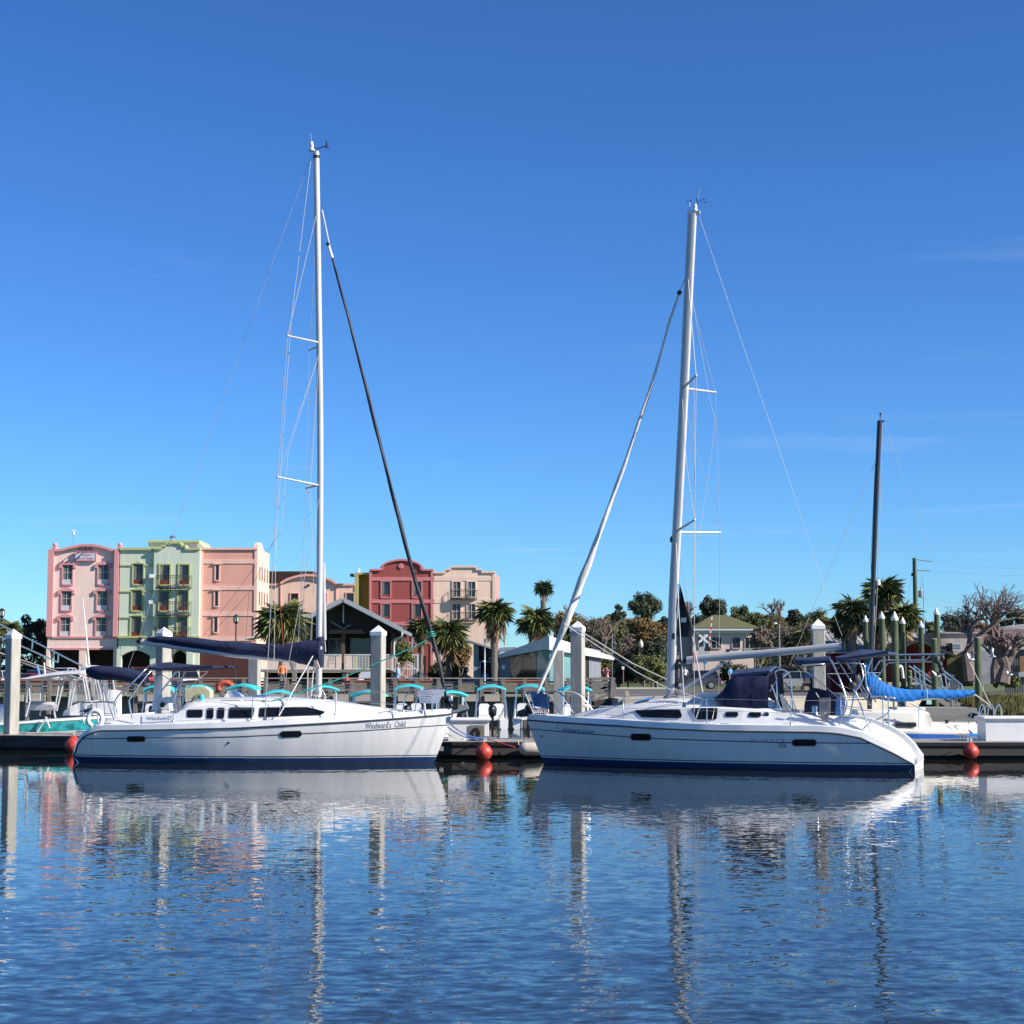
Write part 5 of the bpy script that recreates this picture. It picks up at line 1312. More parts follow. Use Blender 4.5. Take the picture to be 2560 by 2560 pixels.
# beige enclosure and small extras around them
o = tag(MB().prism([at(x, y, CY - 1.2) for x, y in ((463, 1725), (470, 1719), (490, 1716), (512, 1718), (524, 1727), (524, 1755), (463, 1755))], (0, 1.0, 0)).build("seat_cover", mat("beige_cover", (.5, .45, .3), .8, var=.1)), "beige fabric cover under a teal canopy behind the left wheel", "cover")
m = MB(); c = at(563, 1719, 78); m.path([c + V((.3 * math.cos(a * .63), 0, .22 * math.sin(a * .63))) for a in range(7)], .12, 8); tag(m.build("life_vest", mat("orange_red_vest", (.5, .08, .04), .8)), "orange-red life vest hung beside a teal canopy left of the tall plain pile", "life vest")

# ================================================================== land, road, boardwalk
LZ = 1.02
grassm = mat("mown_grass", (.075, .11, .018), .95, var=.35, scale=.8, bump=.5, bscale=30, var2=(.06, .07, .02))
asphalt = mat("warm_grey_asphalt", (.105, .095, .088), .9, var=.2, scale=.6, bump=.3, bscale=40)  # asphalt: warm grey with random variation
concr2 = mat("pale_concrete", (.42, .37, .29), .9, var=.16, scale=.5, bump=.3, bscale=20)
mud = mat("marsh_mud", (.13, .105, .075), .95, var=.3, scale=.7, bump=.6, bscale=6)
XR = XX(1535, 101, 1700)
m = MB(); m.add([(-1500, 101.2, LZ - .03), (XR, 101.2, LZ - .03), (XR, 92, LZ - .03), (XX(1850, 92, 1730), 92, LZ - .03), (XX(2140, 92, 1730) , 96, LZ - .03), (XX(2330, 112, 1700), 114, LZ - .03), (1500, 114, LZ - .03), (1500, 5000, LZ - .03), (-1500, 5000, LZ - .03)], [list(range(9))])
structure(m.build("ground", grassm))
m = MB(); m.add([(XR + .3, 92.3, LZ), (XX(2140, 93, 1730), 96, LZ), (XX(2230, 120, 1700), 118, LZ), (XX(2230, 120, 1700) + 20, 150, LZ), (-20, 168, LZ), (-90, 172, LZ), (-90, 158, LZ), (6, 150, LZ), (XR + .2, 108, LZ)], [list(range(9))])
structure(m.build("road", asphalt))
m = MB(); m.add([(XR + .35, 92.35, LZ + .004), (XX(2140, 93, 1730), 96.1, LZ + .004), (XX(2180, 105, 1700), 108, LZ + .004), (XX(1545, 110, 1700), 104.5, LZ + .004)], [(0, 1, 2, 3)])
structure(m.build("boat_ramp_apron", concr2))
m = MB()
m.bb((-400, 101.2, -1), (XR, 101.8, LZ)); m.bb((XR - .3, 92, -1), (XR + .3, 101.4, LZ + .02)); m.bb((XR, 91.6, -1), (XX(1850, 92, 1730), 92.2, LZ + .02))
m.prism([(XX(1850, 92, 1730), 91.7, LZ + .02), (XX(2140, 92, 1730), 95.6, LZ + .02), (XX(2140, 92, 1730), 95.6, -1), (XX(1850, 92, 1730), 91.7, -1)], (0, .6, 0))
m.prism([(XX(2140, 92, 1730), 95.6, LZ), (XX(2330, 112, 1700), 113.6, LZ), (XX(2330, 112, 1700), 113.6, -1), (XX(2140, 92, 1730), 95.6, -1)], (0, .6, 0))
structure(m.build("seawall", concr2))
# kerb along the far edge of the road
m = MB()
for x0, x1 in ((1540, 1690), (1840, 1960)): m.bb((XX(x0, 163, 1714), 163, LZ), (XX(x1, 163, 1714), 163.4, LZ + .14))
structure(m.build("kerb", mat("white_kerb", (.55, .52, .46), .8)))
# marsh bank at the right: mud rising to the land, covered in cord grass
m = MB(); n = 24; g = []
bx0, bx1 = XX(2395, 104, 1740), 70
for i in range(n + 1):
    for j in range(9):
        x = bx0 + (bx1 - bx0) * i / n; y = 97 + 19 * j / 8 + 1.4 * math.sin(i * 1.3)
        z = -.25 + 1.27 * (j / 8) ** .8 + .08 * math.sin(i * 2.1 + j)
        g.append((x, y, z))
m.add(g, [(i * 9 + j, i * 9 + j + 1, i * 9 + j + 10, i * 9 + j + 9) for i in range(n) for j in range(8)])
structure(m.build("mud_bank", mud, smooth=60))
rnd = random.Random(11); m = MB(); blades = []
for k in range(9000):
    x = bx0 + 1 + (34 - bx0) * rnd.random(); t_ = rnd.random(); y = 98 + 13 * t_
    z = -.25 + 1.27 * ((y - 97) / 19) ** .8 - .05
    h = .35 + .4 * rnd.random() * (1 - .5 * t_); a = rnd.random() * 6.28; w = .05
    dx, dy = math.cos(a) * w, math.sin(a) * w; lx, ly = rnd.uniform(-.15, .15), rnd.uniform(-.15, .15)
    o = len(blades)
    m.v += [V((x - dx, y - dy, z)), V((x + dx, y + dy, z)), V((x + lx, y + ly, z + h))]; m.f.append([len(m.v) - 3, len(m.v) - 2, len(m.v) - 1]); m.m.append(0)
cord = mat("marsh_grass_blades", (.1, .1, .03), .9, island=[(.10, .10, .02), (.16, .14, .04), (.07, .085, .02), (.20, .15, .06)], scale=1)
stuff(tag(m.build("marsh_grass", cord), "yellow-green marsh grass on the bank at the right edge", "grass"))

# boardwalk along the seawall: deck, fascia, posts and rails one by one
BY = 100.0
bw = thing("boardwalk", "weathered wooden boardwalk with railing along the seawall behind the small boats", "boardwalk", (-12, BY, 0))
xl, xr = XX(-120, BY, 1720), XR - .3
zt_, zd = ZZ(1697, BY), ZZ(1736, BY)
MB().bb((xl, BY - .1, zd - .08), (xr, BY + 1.9, zd)).build("deck", woodl, bw, world=True)
posts = [XX(p, BY, 1720) for p in range(-92, 1530, 54)]
pm = MB().box((0, 0, 0), (.20, .18, zt_ - zd + 1.1)).build("post", wood, bw)
rl = MB().box((0, 0, 0), (1, .06, .11)).build("rail", wood, bw)
cp = MB().box((0, 0, 0), (1, .2, .06)).build("top_rail", woodl, bw)
fb = MB().box((0, 0, 0), (1, .08, .36)).build("fascia_board", concr2, bw)
first = [True] * 4
def put(k, o, Mx):
    if first[k]: o.matrix_basis = Mx; first[k] = False
    else: inst(o, Mx, bw)
L0 = V(bw.location)
rnd = random.Random(3)
for i, x in enumerate(posts):
    put(0, pm, Matrix.Translation(V((x, BY - .05, (zt_ + zd - 1.1) / 2)) - L0) @ Matrix.Rotation(rnd.uniform(-.01, .01), 4, 'Y'))
    if i + 1 < len(posts):
        x2 = posts[i + 1]; c = (x + x2) / 2; w = x2 - x
        Sx = Matrix.Diagonal((w - .21, 1, 1, 1)); Sf = Matrix.Diagonal((w - .012, 1, 1, 1))
        for z in (ZZ(1705, BY), ZZ(1712, BY), ZZ(1719.5, BY), ZZ(1727, BY)):
            put(1, rl, Matrix.Translation(V((c, BY + .0, z + rnd.uniform(-.015, .015))) - L0) @ Sx)
        put(2, cp, Matrix.Translation(V((c, BY - .05, zt_ + .03)) - L0) @ Sf)
        if i % 3 != 1: put(3, fb, Matrix.Translation(V((c, BY - .19, zd - .20)) - L0) @ Matrix.Diagonal((w * .72, 1, 1, 1)))
m = MB()
for i in range(0, len(posts), 2): m.tube((posts[i], BY + .6, -1), (posts[i], BY + .6, zd - .08), .15, .15, 8)
m.each("support_pile", wood, bw, world=True)
# end of the boardwalk with its sloping ramp rail
er = thing("ramp_railing", "dark wooden ramp railing at the right end of the boardwalk beside the road", "railing", (XX(1530, 98, 1720), 98, LZ))
q = lambda x, y, Y=98: at(x, y, Y) - V(er.location)
for a, b, w in (((1533, 1694), (1530, 1752), .22), ((1526, 1694), (1526, 1745), .14), ((1482, 1696), (1482, 1752), .18)): MB().beam(q(*a), q(*b), w, w).build("post", wood, er)
for a, b in (((1450, 1698), (1534, 1696)), ((1450, 1708), (1530, 1706)), ((1482, 1735), (1524, 1712)), ((1484, 1752), (1526, 1733)), ((1455, 1718), (1528, 1720))): MB().beam(q(*a), q(*b), .08, .14).build("rail", wood, er)
MB().prism([q(1486, 1764), q(1486, 1752), q(1540, 1745), q(1556, 1764)], (0, 1.5, 0)).build("ramp_base", fascia, er)
o = tag(MB().prism([at(1562, 1728, 94), at(1572, 1728, 94), at(1576, 1752, 94), at(1566, 1754, 94)], (0, .35, 0)).build("bollard_post", concr2), "short pale concrete post leaning at the seawall corner left of the right mast", "post")
# orange-brown benches behind the railing
benchm = mat("orange_brown_planks", (.36, .13, .055), .7, var=.2, scale=8)
bp = thing("bench", "x", "bench", (0, 0, 0), 0, "orange-brown benches on the boardwalk")
for z, y in ((.45, 0), (.45, .16), (.80, .3), (.95, .33)): MB().box((0, y, z), (2.3, .13, .05) if z < .5 else (2.3, .04, .11)).build("slat", benchm, bp)
for x in (-.95, .95): MB().box((x, .1, .22), (.08, .4, .44)).build("leg", wood, bp); MB().box((x, .36, .62), (.06, .05, .7)).build("back_post", wood, bp)
for i, (px_, lab) in enumerate(((35, "just left of the leftmost capped pile"), (80, "behind the teal boat's seat"), (180, "behind the teal boat's clear curtain"), (270, "right of the teal boat"), (530, "left of the plain pile"), (915, "just left of the capped pile crossed by the teal line"), (1030, "right of the person in light blue"), (1300, "before the glass wall"))):
    o = bp if i == 0 else copy_tree(bp)
    p = at(px_, 1709, 101.3); o.location = (p.x, 101.3, p.z - .8); o['label'] = "orange-brown bench behind the rail, " + lab

# ================================================================== pastel hotel
REF = 1530
def rx(x, Y): return XX(x, Y, REF)
def R3(mb, x0, y0, x1, y1, Y, front, back):
    """box covering a measured rectangle at distance Y, from `front` before that plane to `back` behind it"""
    return mb.bb((rx(x0, Y), Y - front, ZZ(y1, Y)), (rx(x1, Y), Y + back, ZZ(y0, Y)))
def PR(mb, pts, Y, front, back): return mb.prism([V((rx(x, Y), Y - front, ZZ(y, Y))) for x, y in pts], (0, front + back, 0))
wglass = mat("hotel_glass", (.02, .026, .032), .12, var=.5, scale=1.2)
curt = mat("window_curtain", (.16, .155, .14), .7, var=.4, scale=3, stretch=(6, 1, .2))
frame_w = mat("white_window_frame", (.55, .56, .55), .5)
redp = mat("dark_red_panel", (.16, .018, .018), .6)
railm = mat("dark_balcony_iron", (.03, .03, .03), .5)
def window(par, x0, y0, x1, y1, Y, fm, fw=4.0, panel=None, ph=10, cross=False, front=.10, curtain=True, mull=True):
    m = MB()
    R3(m, x0 - fw, y0 - fw, x0, y1 + fw, Y, front, .05); R3(m, x1, y0 - fw, x1 + fw, y1 + fw, Y, front, .05)
    R3(m, x0, y0 - fw, x1, y0, Y, front - .003, .05); R3(m, x0, y1, x1, y1 + fw, Y, front + .05, .05)
    f = m.build("window", fm, par, world=True)
    yb = y1 - (ph if panel else 0)
    R3(MB(), x0, y0, x1, yb, Y, .015, .03).build("pane", wglass, f, world=True)
    if curtain:
        w = (x1 - x0)
        R3(MB(), x0 + .5, y0 + .5, x0 + w * .3, yb - .5, Y, .022, .0).build("curtain", curt, f, world=True)
    if panel: R3(MB(), x0, yb, x1, y1, Y, .03, .03).build("lower_panel", panel, f, world=True)
    if mull:
        m = MB(); xm = (x0 + x1) / 2; R3(m, xm - .6, y0, xm + .6, yb, Y, .035, .0)
        if cross: R3(m, x0, (y0 + yb) / 2 - .5, x1, (y0 + yb) / 2 + .5, Y, .032, .0)
        if panel: R3(m, x0, yb - .8, x1, yb + .4, Y, .036, .0)
        m.build("mullion", frame_w, f, world=True)
    return f
def balcony(par, x0, x1, ytop, ybot, Y, bow, n=19):
    a, b = rx(x0, Y), rx(x1, Y); zt_, zb = ZZ(ytop, Y), ZZ(ybot, Y)
    arc = [V((a + (b - a) * k / n, Y - .12 - bow * math.sin(math.pi * k / n) ** .6, 0)) for k in range(n + 1)]
    f = MB(); f.prism([V((p.x, p.y, zb - .12)) for p in arc], (0, 0, .14)); sl = f.build("balcony", railm, par, world=True)
    m = MB(); m.path([V((p.x, p.y, zt_)) for p in arc], .035, 5); m.path([V((p.x, p.y, zt_ - .22)) for p in arc], .025, 5); m.path([V((p.x, p.y, zb + .1)) for p in arc], .025, 5)
    for p in arc: m.tube((p.x, p.y, zb), (p.x, p.y, zt_), .022, .022, 4)
    m.build("railing", railm, sl, world=True)
HY = 205.0
grp = "pastel blocks of the waterfront hotel"
def block(label, x, Y): return thing("hotel_block", label, "hotel", (rx(x, Y), Y, LZ), 0, grp)
plaster = lambda n, c, s=.5: mat(n, c, .9, var=.07, scale=1.6, bump=.15, bscale=25, stretch=(1, 1, .12))
pinkl, pinkd = plaster("pale_pink_stucco", (.80, .58, .51)), plaster("rose_stucco", (.62, .28, .28))
greenl, greend = plaster("pale_green_stucco", (.54, .60, .47)), plaster("olive_trim", (.42, .44, .19))
salm, salml = plaster("salmon_stucco", (.66, .33, .26)), plaster("pale_salmon_trim", (.74, .45, .38))
peach, peacht = plaster("peach_stucco", (.78, .52, .40)), plaster("coral_trim", (.74, .37, .31))
yell, yellt = plaster("mustard_stucco", (.46, .28, .06)), plaster("olive_yellow_stucco", (.42, .37, .15))
redw, redt = plaster("brick_red_stucco", (.30, .068, .06)), plaster("dusty_red_trim", (.55, .19, .20))
beig, beigt = plaster("beige_pink_stucco", (.76, .57, .44)), plaster("beige_trim", (.74, .54, .44))
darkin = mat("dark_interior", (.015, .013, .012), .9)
GB = 1719                                     # row of the ground at that distance
# --- pink block
t = block("pale pink hotel block with rose window hoods and a red-lettered sign on its gable", 205, HY)
m = MB(); arc = [(133, 1376), (150, 1375.5), (170, 1370)] + [(170 + 92 * k / 10, 1370 - 7.0 * math.sin(math.pi * k / 10)) for k in range(1, 10)] + [(262, 1370), (275, 1375.5), (289, 1376)]
PR(m, [(120, 1620)] + [(120, 1376)] + arc + [(294, 1376), (294, 1620)], HY, 0, 9); m.build("wall", pinkl, t, world=True)
for x0, x1 in ((118.5, 127), (200.7, 218), (286, 297)): R3(MB(), x0, 1619, x1, GB, HY, .12, 1.2).build("pillar", pinkl, t, world=True)
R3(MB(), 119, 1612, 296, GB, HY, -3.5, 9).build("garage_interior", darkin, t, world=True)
m = MB(); R3(m, 118.3, 1374, 133, 1592, HY, .35, 6); m.build("corner_pilaster", pinkd, t, world=True)
m = MB(); R3(m, 286, 1374, 297.5, 1592, HY, .62, 6); m.build("corner_pilaster", pinkd, t, world=True)
for x, c in ((134, 0), (297.5, 1)):
    o = MB().bb((rx(x - 8, HY), HY - .3, ZZ(1374, HY)), (rx(x + 3, HY), HY + 1.4, ZZ(1367, HY))).build("finial_base", pinkd, t, world=True)
    MB().ball((rx(x - 2, HY), HY + .3, ZZ(1361.5, HY)), .26, 10, 7).build("finial_ball", pinkd, t, smooth=60, world=True)
m = MB(); top = [V((rx(x, HY), HY, ZZ(y, HY))) for x, y in arc]
for a, b in zip(top, top[1:]): m.beam(a + V((0, -.1, 0)), b + V((0, -.1, 0)), .5, .28)
m.build("gable_coping", pinkd, t, world=True)
for y0, y1, f in ((1591, 1595.5, .14), (1619.5, 1624.5, .16)): R3(MB(), 133, y0, 286, y1, HY, f, .1).build("string_course", pinkd, t, world=True)
for (xa, xb), cr in (((156, 178.5), True), ((244.5, 269), True)):
    for r_, (y0, y1, sh_) in enumerate(((1412.5, 1460, 0), (1478, 1525, -1.5), (1543.5, 1590, -3))):
        window(t, xa + sh_, y0, xb + sh_, y1, HY, pinkd, 3.5, mat("white_panel", (.55, .56, .58), .5), 11, cross=True)
        m = MB(); cx = (xa + xb) / 2 + sh_; hw = 21; pts = [(cx - hw, y0 + 7.5), (cx - hw, y0 - 2)] + [(cx - hw + 2 * hw * k / 10, y0 - 2 - 6.5 * math.sin(math.pi * k / 10)) for k in range(1, 10)] + [(cx + hw, y0 - 2), (cx + hw, y0 + 7.5), (cx + hw - 7, y0 + 7.5), (cx + hw - 7, y0), (cx - hw + 7, y0), (cx - hw + 7, y0 + 7.5)]
        PR(m, pts, HY, .22, .02); m.build("window_hood", pinkd, t, world=True)
sgn = MB(); R3(sgn, 187, 1382, 237, 1401, HY, .30, .02); sgn = sgn.build("sign_board", mat("pale_sign_face", (.55, .55, .62), .5), t, world=True)
m = MB(); R3(m, 185.5, 1380.5, 187, 1402.5, HY, .33, .02); R3(m, 237, 1380.5, 238.5, 1402.5, HY, .33, .02); R3(m, 187, 1380.5, 237, 1382, HY, .33, .02); R3(m, 187, 1401, 237, 1402.5, HY, .33, .02); m.build("sign_frame", redt, sgn, world=True)
for w, x0, x1, y0, y1 in (("Hampton", 198, 227, 1384, 1392), ("Inn & Suites", 193, 232, 1392.5, 1399.5)):
    vs_, fs = text2d(w, .25); m = MB(); m.add([V((rx(x0 + (x1 - x0) * u, HY), HY - .31, ZZ(y1 + (y0 - y1) * v, HY))) for u, v in vs_], fs); m.build("lettering", letterr, sgn, world=True)
for x in (201, 213.5, 226): m = MB(); m.path(smooth_path([V((rx(x, HY), HY, ZZ(1376, HY))), V((rx(x + 1, HY), HY - .5, ZZ(1369, HY))), V((rx(x - 1, HY), HY - .9, ZZ(1372, HY)))], 4), .05, 5); m.ball((rx(x - 1, HY), HY - .95, ZZ(1374, HY)), (.16, .2, .14), 8, 5); m.build("sign_lamp", blackp, t, world=True)
m = MB(); m.tube((rx(163, HY), HY + 3, ZZ(1372, HY)), (rx(163, HY), HY + 3, ZZ(1330, HY)), .05); m.build("weather_mast", steel, t, world=True)
m = MB(); m.lathe((rx(163, HY), HY + 3, ZZ(1331, HY)), [(.16, 0), (.16, .22), (.2, .24), (.2, .3)], 8); m.beam((rx(157, HY), HY + 3, ZZ(1320.5, HY)), (rx(168, HY), HY + 3, ZZ(1320.5, HY)), .1, .1); m.build("weather_sensor", white, t, world=True)
# --- green block
t = block("pale green hotel block with olive trim, curved iron balconies and a stepped parapet", 395, HY)
GY = HY - .45
m = MB(); PR(m, [(297.6, 1625), (297.6, 1372), (384, 1372), (384, 1625)], GY, 0, 9); m.build("wall", greenl, t, world=True)
stp = [(384.2, 1372.5), (403, 1372.5), (403, 1366), (413, 1366), (413, 1360), (422, 1360), (422, 1358), (446, 1358), (446, 1360), (452, 1360), (452, 1366), (463, 1366), (463, 1373.5), (499, 1373.5)]
m = MB(); PR(m, [(384.2, 1625)] + stp + [(499, 1625)], GY, .4, 9); m.build("wall", greenl, t, world=True)
m = MB()
for a, b in zip(stp, stp[1:]):
    if a[1] == b[1]: R3(m, a[0] - 1, a[1] - 3, b[0] + 1, a[1] + 2, GY, .6, .6)
    else: R3(m, a[0] - 1.5, min(a[1], b[1]) + 2, a[0] + 1.5, max(a[1], b[1]) - 3, GY, .59, .6)
m.build("stepped_coping", greend, t, world=True)
R3(MB(), 297, 1369.5, 384, 1375.5, GY, .25, .6).build("parapet_coping", greend, t, world=True)
m = MB(); PR(m, [(368, 1372), (368, 1355), (494, 1354), (510, 1370), (510, 1372)], HY + 5, 0, 7); m.build("penthouse", mat("pale_yellow_green_stucco", (.52, .54, .36), .9), t, world=True)
R3(MB(), 366, 1351, 496, 1356, HY + 5, .3, 7.3).build("penthouse_coping", greend, t, world=True)
MB().lathe((rx(399, HY), HY + 7, ZZ(1352, HY + 7)), [(.35, 0), (.35, .3), (.45, .32), (.2, .6), (.02, .62)], 10).build("roof_vent", steel, t, world=True)
m = MB(); R3(m, 467, 1360, 490, 1372, HY + 3, 0, 1); m.build("roof_unit", mat("grey_unit", (.2, .2, .2), .6), t, world=True)
for y0 in (1411.5, 1477, 1542):
    window(t, 332 - (y0 - 1411) / 44, y0, 356 - (y0 - 1411) / 44, y0 + 48.5, GY, greend, 3.5, redp, 10, mull=False)
    cx = 344 - (y0 - 1411) / 44; PR(MB(), [(cx - 13, y0 - 2), (cx, y0 - 9), (cx + 13, y0 - 2)], GY, .2, .02).build("pediment", greend, t, world=True)
    for x0, x1 in ((298, 328 - (y0 - 1411) / 44), (360 - (y0 - 1411) / 44, 383)): R3(MB(), x0, y0, x1, y0 + 3.5, GY, .12, .05).build("string_course", greend, t, world=True)
R3(MB(), 297.5, 1590, 499, 1595, GY, .55, .05).build("string_course", greend, t, world=True)
for k, (y0, y1) in enumerate(((1412.5, 1461), (1478, 1526), (1543, 1590))):
    for x0, x1 in ((399, 422.5), (447, 470.5)): window(t, x0 - k * .8, y0, x1 - k * .8, y1, GY - .4, greend, 4, redp, 10, mull=False)
for y0, y1 in ((1440, 1470), (1505, 1537), (1569, 1598)): balcony(t, 387, 478, y0, y1, GY - .4, .85)
for y in (1436, 1501): m = MB(); R3(m, 374, y, 384, y + 9, GY, .6, 0); m.build("wall_light", white, t, world=True)
def archway(par, x0, x1, ytop, Y, front):
    m = MB(); PR(m, [(x0, GB), (x0, ytop + 7)] + [(x0 + (x1 - x0) * k / 10, ytop + 7 - 8 * math.sin(math.pi * k / 10)) for k in range(1, 10)] + [(x1, ytop + 7), (x1, GB)], Y, front, .02); return m.build("archway", darkin, par, world=True)
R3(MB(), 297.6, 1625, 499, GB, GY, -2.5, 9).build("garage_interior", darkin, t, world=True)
for x0, x1 in ((294, 305), (377, 431), (469.5, 486)): R3(MB(), x0, 1622, x1, GB, GY, .4 if x0 > 380 else .05, 1.0).build("pillar", greenl, t, world=True)
for x0, x1 in ((304, 378), (430.5, 470)):
    m = MB(); PR(m, [(x0, 1640), (x0, 1616), (x1, 1616), (x1, 1640)] + [(x1 - (x1 - x0) * k / 10, 1640 - 14 * math.sin(math.pi * k / 10)) for k in range(1, 10)], GY, .06, .9); m.build("arch", greenl, t, world=True)
R3(MB(), 486, 1617, 499, GB, GY, .0, 3).build("end_wall", greenl, t, world=True)
# --- salmon block
t = block("salmon hotel block with narrow slit windows and a curved gable on its right side", 570, HY)
R3(MB(), 499.2, 1373, 641, GB, HY, 0, 10).build("wall", salm, t, world=True)
R3(MB(), 500, 1626, 640, GB, HY, .012, -.0).build("ground_floor_shade", mat("painted_red_shade", (.07, .02, .018), .9), t, world=True)  # thin dark sheet, the ground floor's shade put into its colour
R3(MB(), 499.5, 1369.5, 642, 1374.5, HY, .2, 10.1).build("parapet_coping", salml, t, world=True)
for x0, x1 in ((499.5, 506.5), (634.5, 641)): R3(MB(), x0, 1375, x1, 1600, HY, .09, .02).build("corner_strip", salml, t, world=True)
for y0, y1 in ((1398, 1409), (1464, 1475), (1529, 1540), (1592, 1602)): R3(MB(), 506.5, y0, 634.5, y1, HY, .08, .02).build("string_course", salml, t, world=True)
for k, y0 in enumerate((1413, 1478, 1543)):
    f = window(t, 538 - k, y0, 546 - k, y0 + 37, HY, salml, 3, curtain=False, mull=False)
    R3(MB(), 531 - k, y0 - 5, 553 - k, y0 - 2, HY, .22, .02).build("lintel", salml, f, world=True)
sx = rx(641, HY)
m = MB()
def side(mb, y0, y1, z0, z1, th=.1): return mb.bb((sx - .05, HY + y0, z0), (sx + th, HY + y1, z1))
zT = ZZ(1373, HY)
pts = [V((sx - .4, HY + .3, zT)), V((sx - .4, HY + .3, zT + .5))] + [V((sx - .4, HY + .3 + 4.2 * k / 8, zT + .5 + .45 * math.sin(math.pi * k / 8))) for k in range(9)] + [V((sx - .4, HY + 5, zT - .3 + .3)), V((sx - .4, HY + 9.8, zT))]
m.prism(pts, (.45, 0, 0)); m.build("side_gable", peach, t, world=True)
MB().bb((sx, HY + .02, LZ), (sx + .06, HY + 9.9, zT)).build("side_wall", peach, t, world=True)
for z in (1450, 1513, 1577):
    for y in (1.0, 3.0, 5.2, 7.6):
        m = MB(); side(m, y, y + .9, ZZ(z, HY), ZZ(z - 38, HY), .13); f = m.build("window", salml, t, world=True)
        m = MB(); side(m, y + .12, y + .78, ZZ(z - 2, HY), ZZ(z - 36, HY), .15); m.build("pane", wglass, f, world=True)
# --- low peach block with brown mansard
MY = 236.0; GM = 1713
t = block("low peach hotel block with a shallow arched gable and dark brown roof", 775, MY)
m = MB(); arc = [(701, 1459)] + [(701 + 139 * k / 12, 1459 - 21 * math.sin(math.pi * k / 12) ** .75) for k in range(1, 12)] + [(840, 1459)]
PR(m, [(668, GM), (668, 1463), (701, 1463)] + arc + [(840, 1463), (888, 1463), (888, GM)], MY, 0, 10); m.build("wall", peach, t, world=True)
m = MB()
for a, b in zip(arc, arc[1:]): m.beam((rx(a[0], MY), MY - .1, ZZ(a[1], MY)), (rx(b[0], MY), MY - .1, ZZ(b[1], MY)), .6, .3)
m.build("gable_coping", peacht, t, world=True)
for x0, x1 in ((668, 700), (841, 886)): R3(MB(), x0, 1459, x1, 1464, MY, .2, .6).build("parapet_coping", peacht, t, world=True)
for x in (700, 839): R3(MB(), x, 1462, x + 2.5, 1640, MY, .1, .02).build("corner_strip", peacht, t, world=True)
m = MB(); R3(m, 668, 1428, 783, 1460, MY + 8, 0, 6); o = m.build("mansard_roof", mat("brown_metal_roof", (.09, .05, .035), .7), t, world=True)
for k in range(28): R3(MB(), 669 + 4.1 * k, 1428.5, 670.3 + 4.1 * k, 1459, MY + 8, .12, 0).build("roof_rib", MATS["brown_metal_roof"], o, world=True)
for x0, y0, x1, y1 in ((866, 1483, 884, 1510), (727, 1484, 745, 1510), (808, 1484, 816, 1510)): window(t, x0, y0, x1, y1, MY, peacht, 2.5, curtain=False, mull=False)
m = MB(); R3(m, 768, 1461, 774, 1465, MY, .2, 0); m.build("vent_grille", blackp, t, world=True)
# --- mustard block
t = block("mustard yellow hotel block squeezed between the peach and red blocks", 905, MY)
R3(MB(), 887.5, 1435, 923, GM, MY, -1.2, 10).build("wall", yell, t, world=True)
R3(MB(), 886, 1435, 896, GM, MY, .1, 9).build("corner_pilaster", yellt, t, world=True)
R3(MB(), 886, 1431.5, 923, 1437, MY, .12, 10).build("parapet_coping", yellt, t, world=True)
R3(MB(), 894, 1421, 899, 1432, MY + 2, 0, .4).build("chimney_pipe", white, t, world=True)
m = MB(); m.tube((rx(887, MY), MY, ZZ(1441, MY)), (rx(883, MY), MY - .8, ZZ(1443, MY)), .05); m.box((rx(881, MY), MY - .9, ZZ(1439, MY)), (.5, .3, .4)); m.build("flood_light", blackp, t, world=True)
# --- red block
t = block("brick red hotel block with a rounded gable and a round boss", 1002, MY)
arc = [(923, 1424), (954.5, 1424), (954.5, 1415)] + [(954.5 + 99.5 * k / 12, 1413 - 14 * math.sin(math.pi * k / 12) ** .8) for k in range(1, 12)] + [(1054, 1415), (1054, 1424), (1082.5, 1424)]
m = MB(); PR(m, [(923, GM)] + arc + [(1082.5, GM)], MY, .3, 10); m.build("wall", redw, t, world=True)
m = MB()
for a, b in zip(arc, arc[1:]): m.beam((rx(a[0], MY), MY - .35, ZZ(a[1], MY) - .05), (rx(b[0], MY), MY - .35, ZZ(b[1], MY) - .05), .4, .24)
m.build("gable_coping", redt, t, world=True)
for x0, x1 in ((923, 929), (1077, 1082.5)): R3(MB(), x0, 1426, x1, GM, MY, .42, .02).build("corner_strip", redt, t, world=True)
for y0, y1 in ((1443, 1452), (1499, 1508), (1555, 1564), (1605, 1610)): R3(MB(), 929, y0, 1077, y1, MY, .40, .02).build("string_course", redt, t, world=True)
MB().lathe((rx(1002, MY), MY - .3, ZZ(1416, MY)), [(.36, -.1), (.36, .1), (.3, .14)], 16, (0, -1, 0)).build("round_boss", redt, t, world=True)
for y0, y1 in ((1454, 1493), (1510, 1548), (1566, 1602)):
    for x0, x1 in ((954, 975), (1032, 1053)):
        window(t, x0, y0, x1, y1, MY - .3, redt, 3, redw, 6, mull=False)
m = MB(); R3(m, 1030, 1640, 1066, GM, MY, .32, 0); m.build("doorway", darkin, t, world=True)
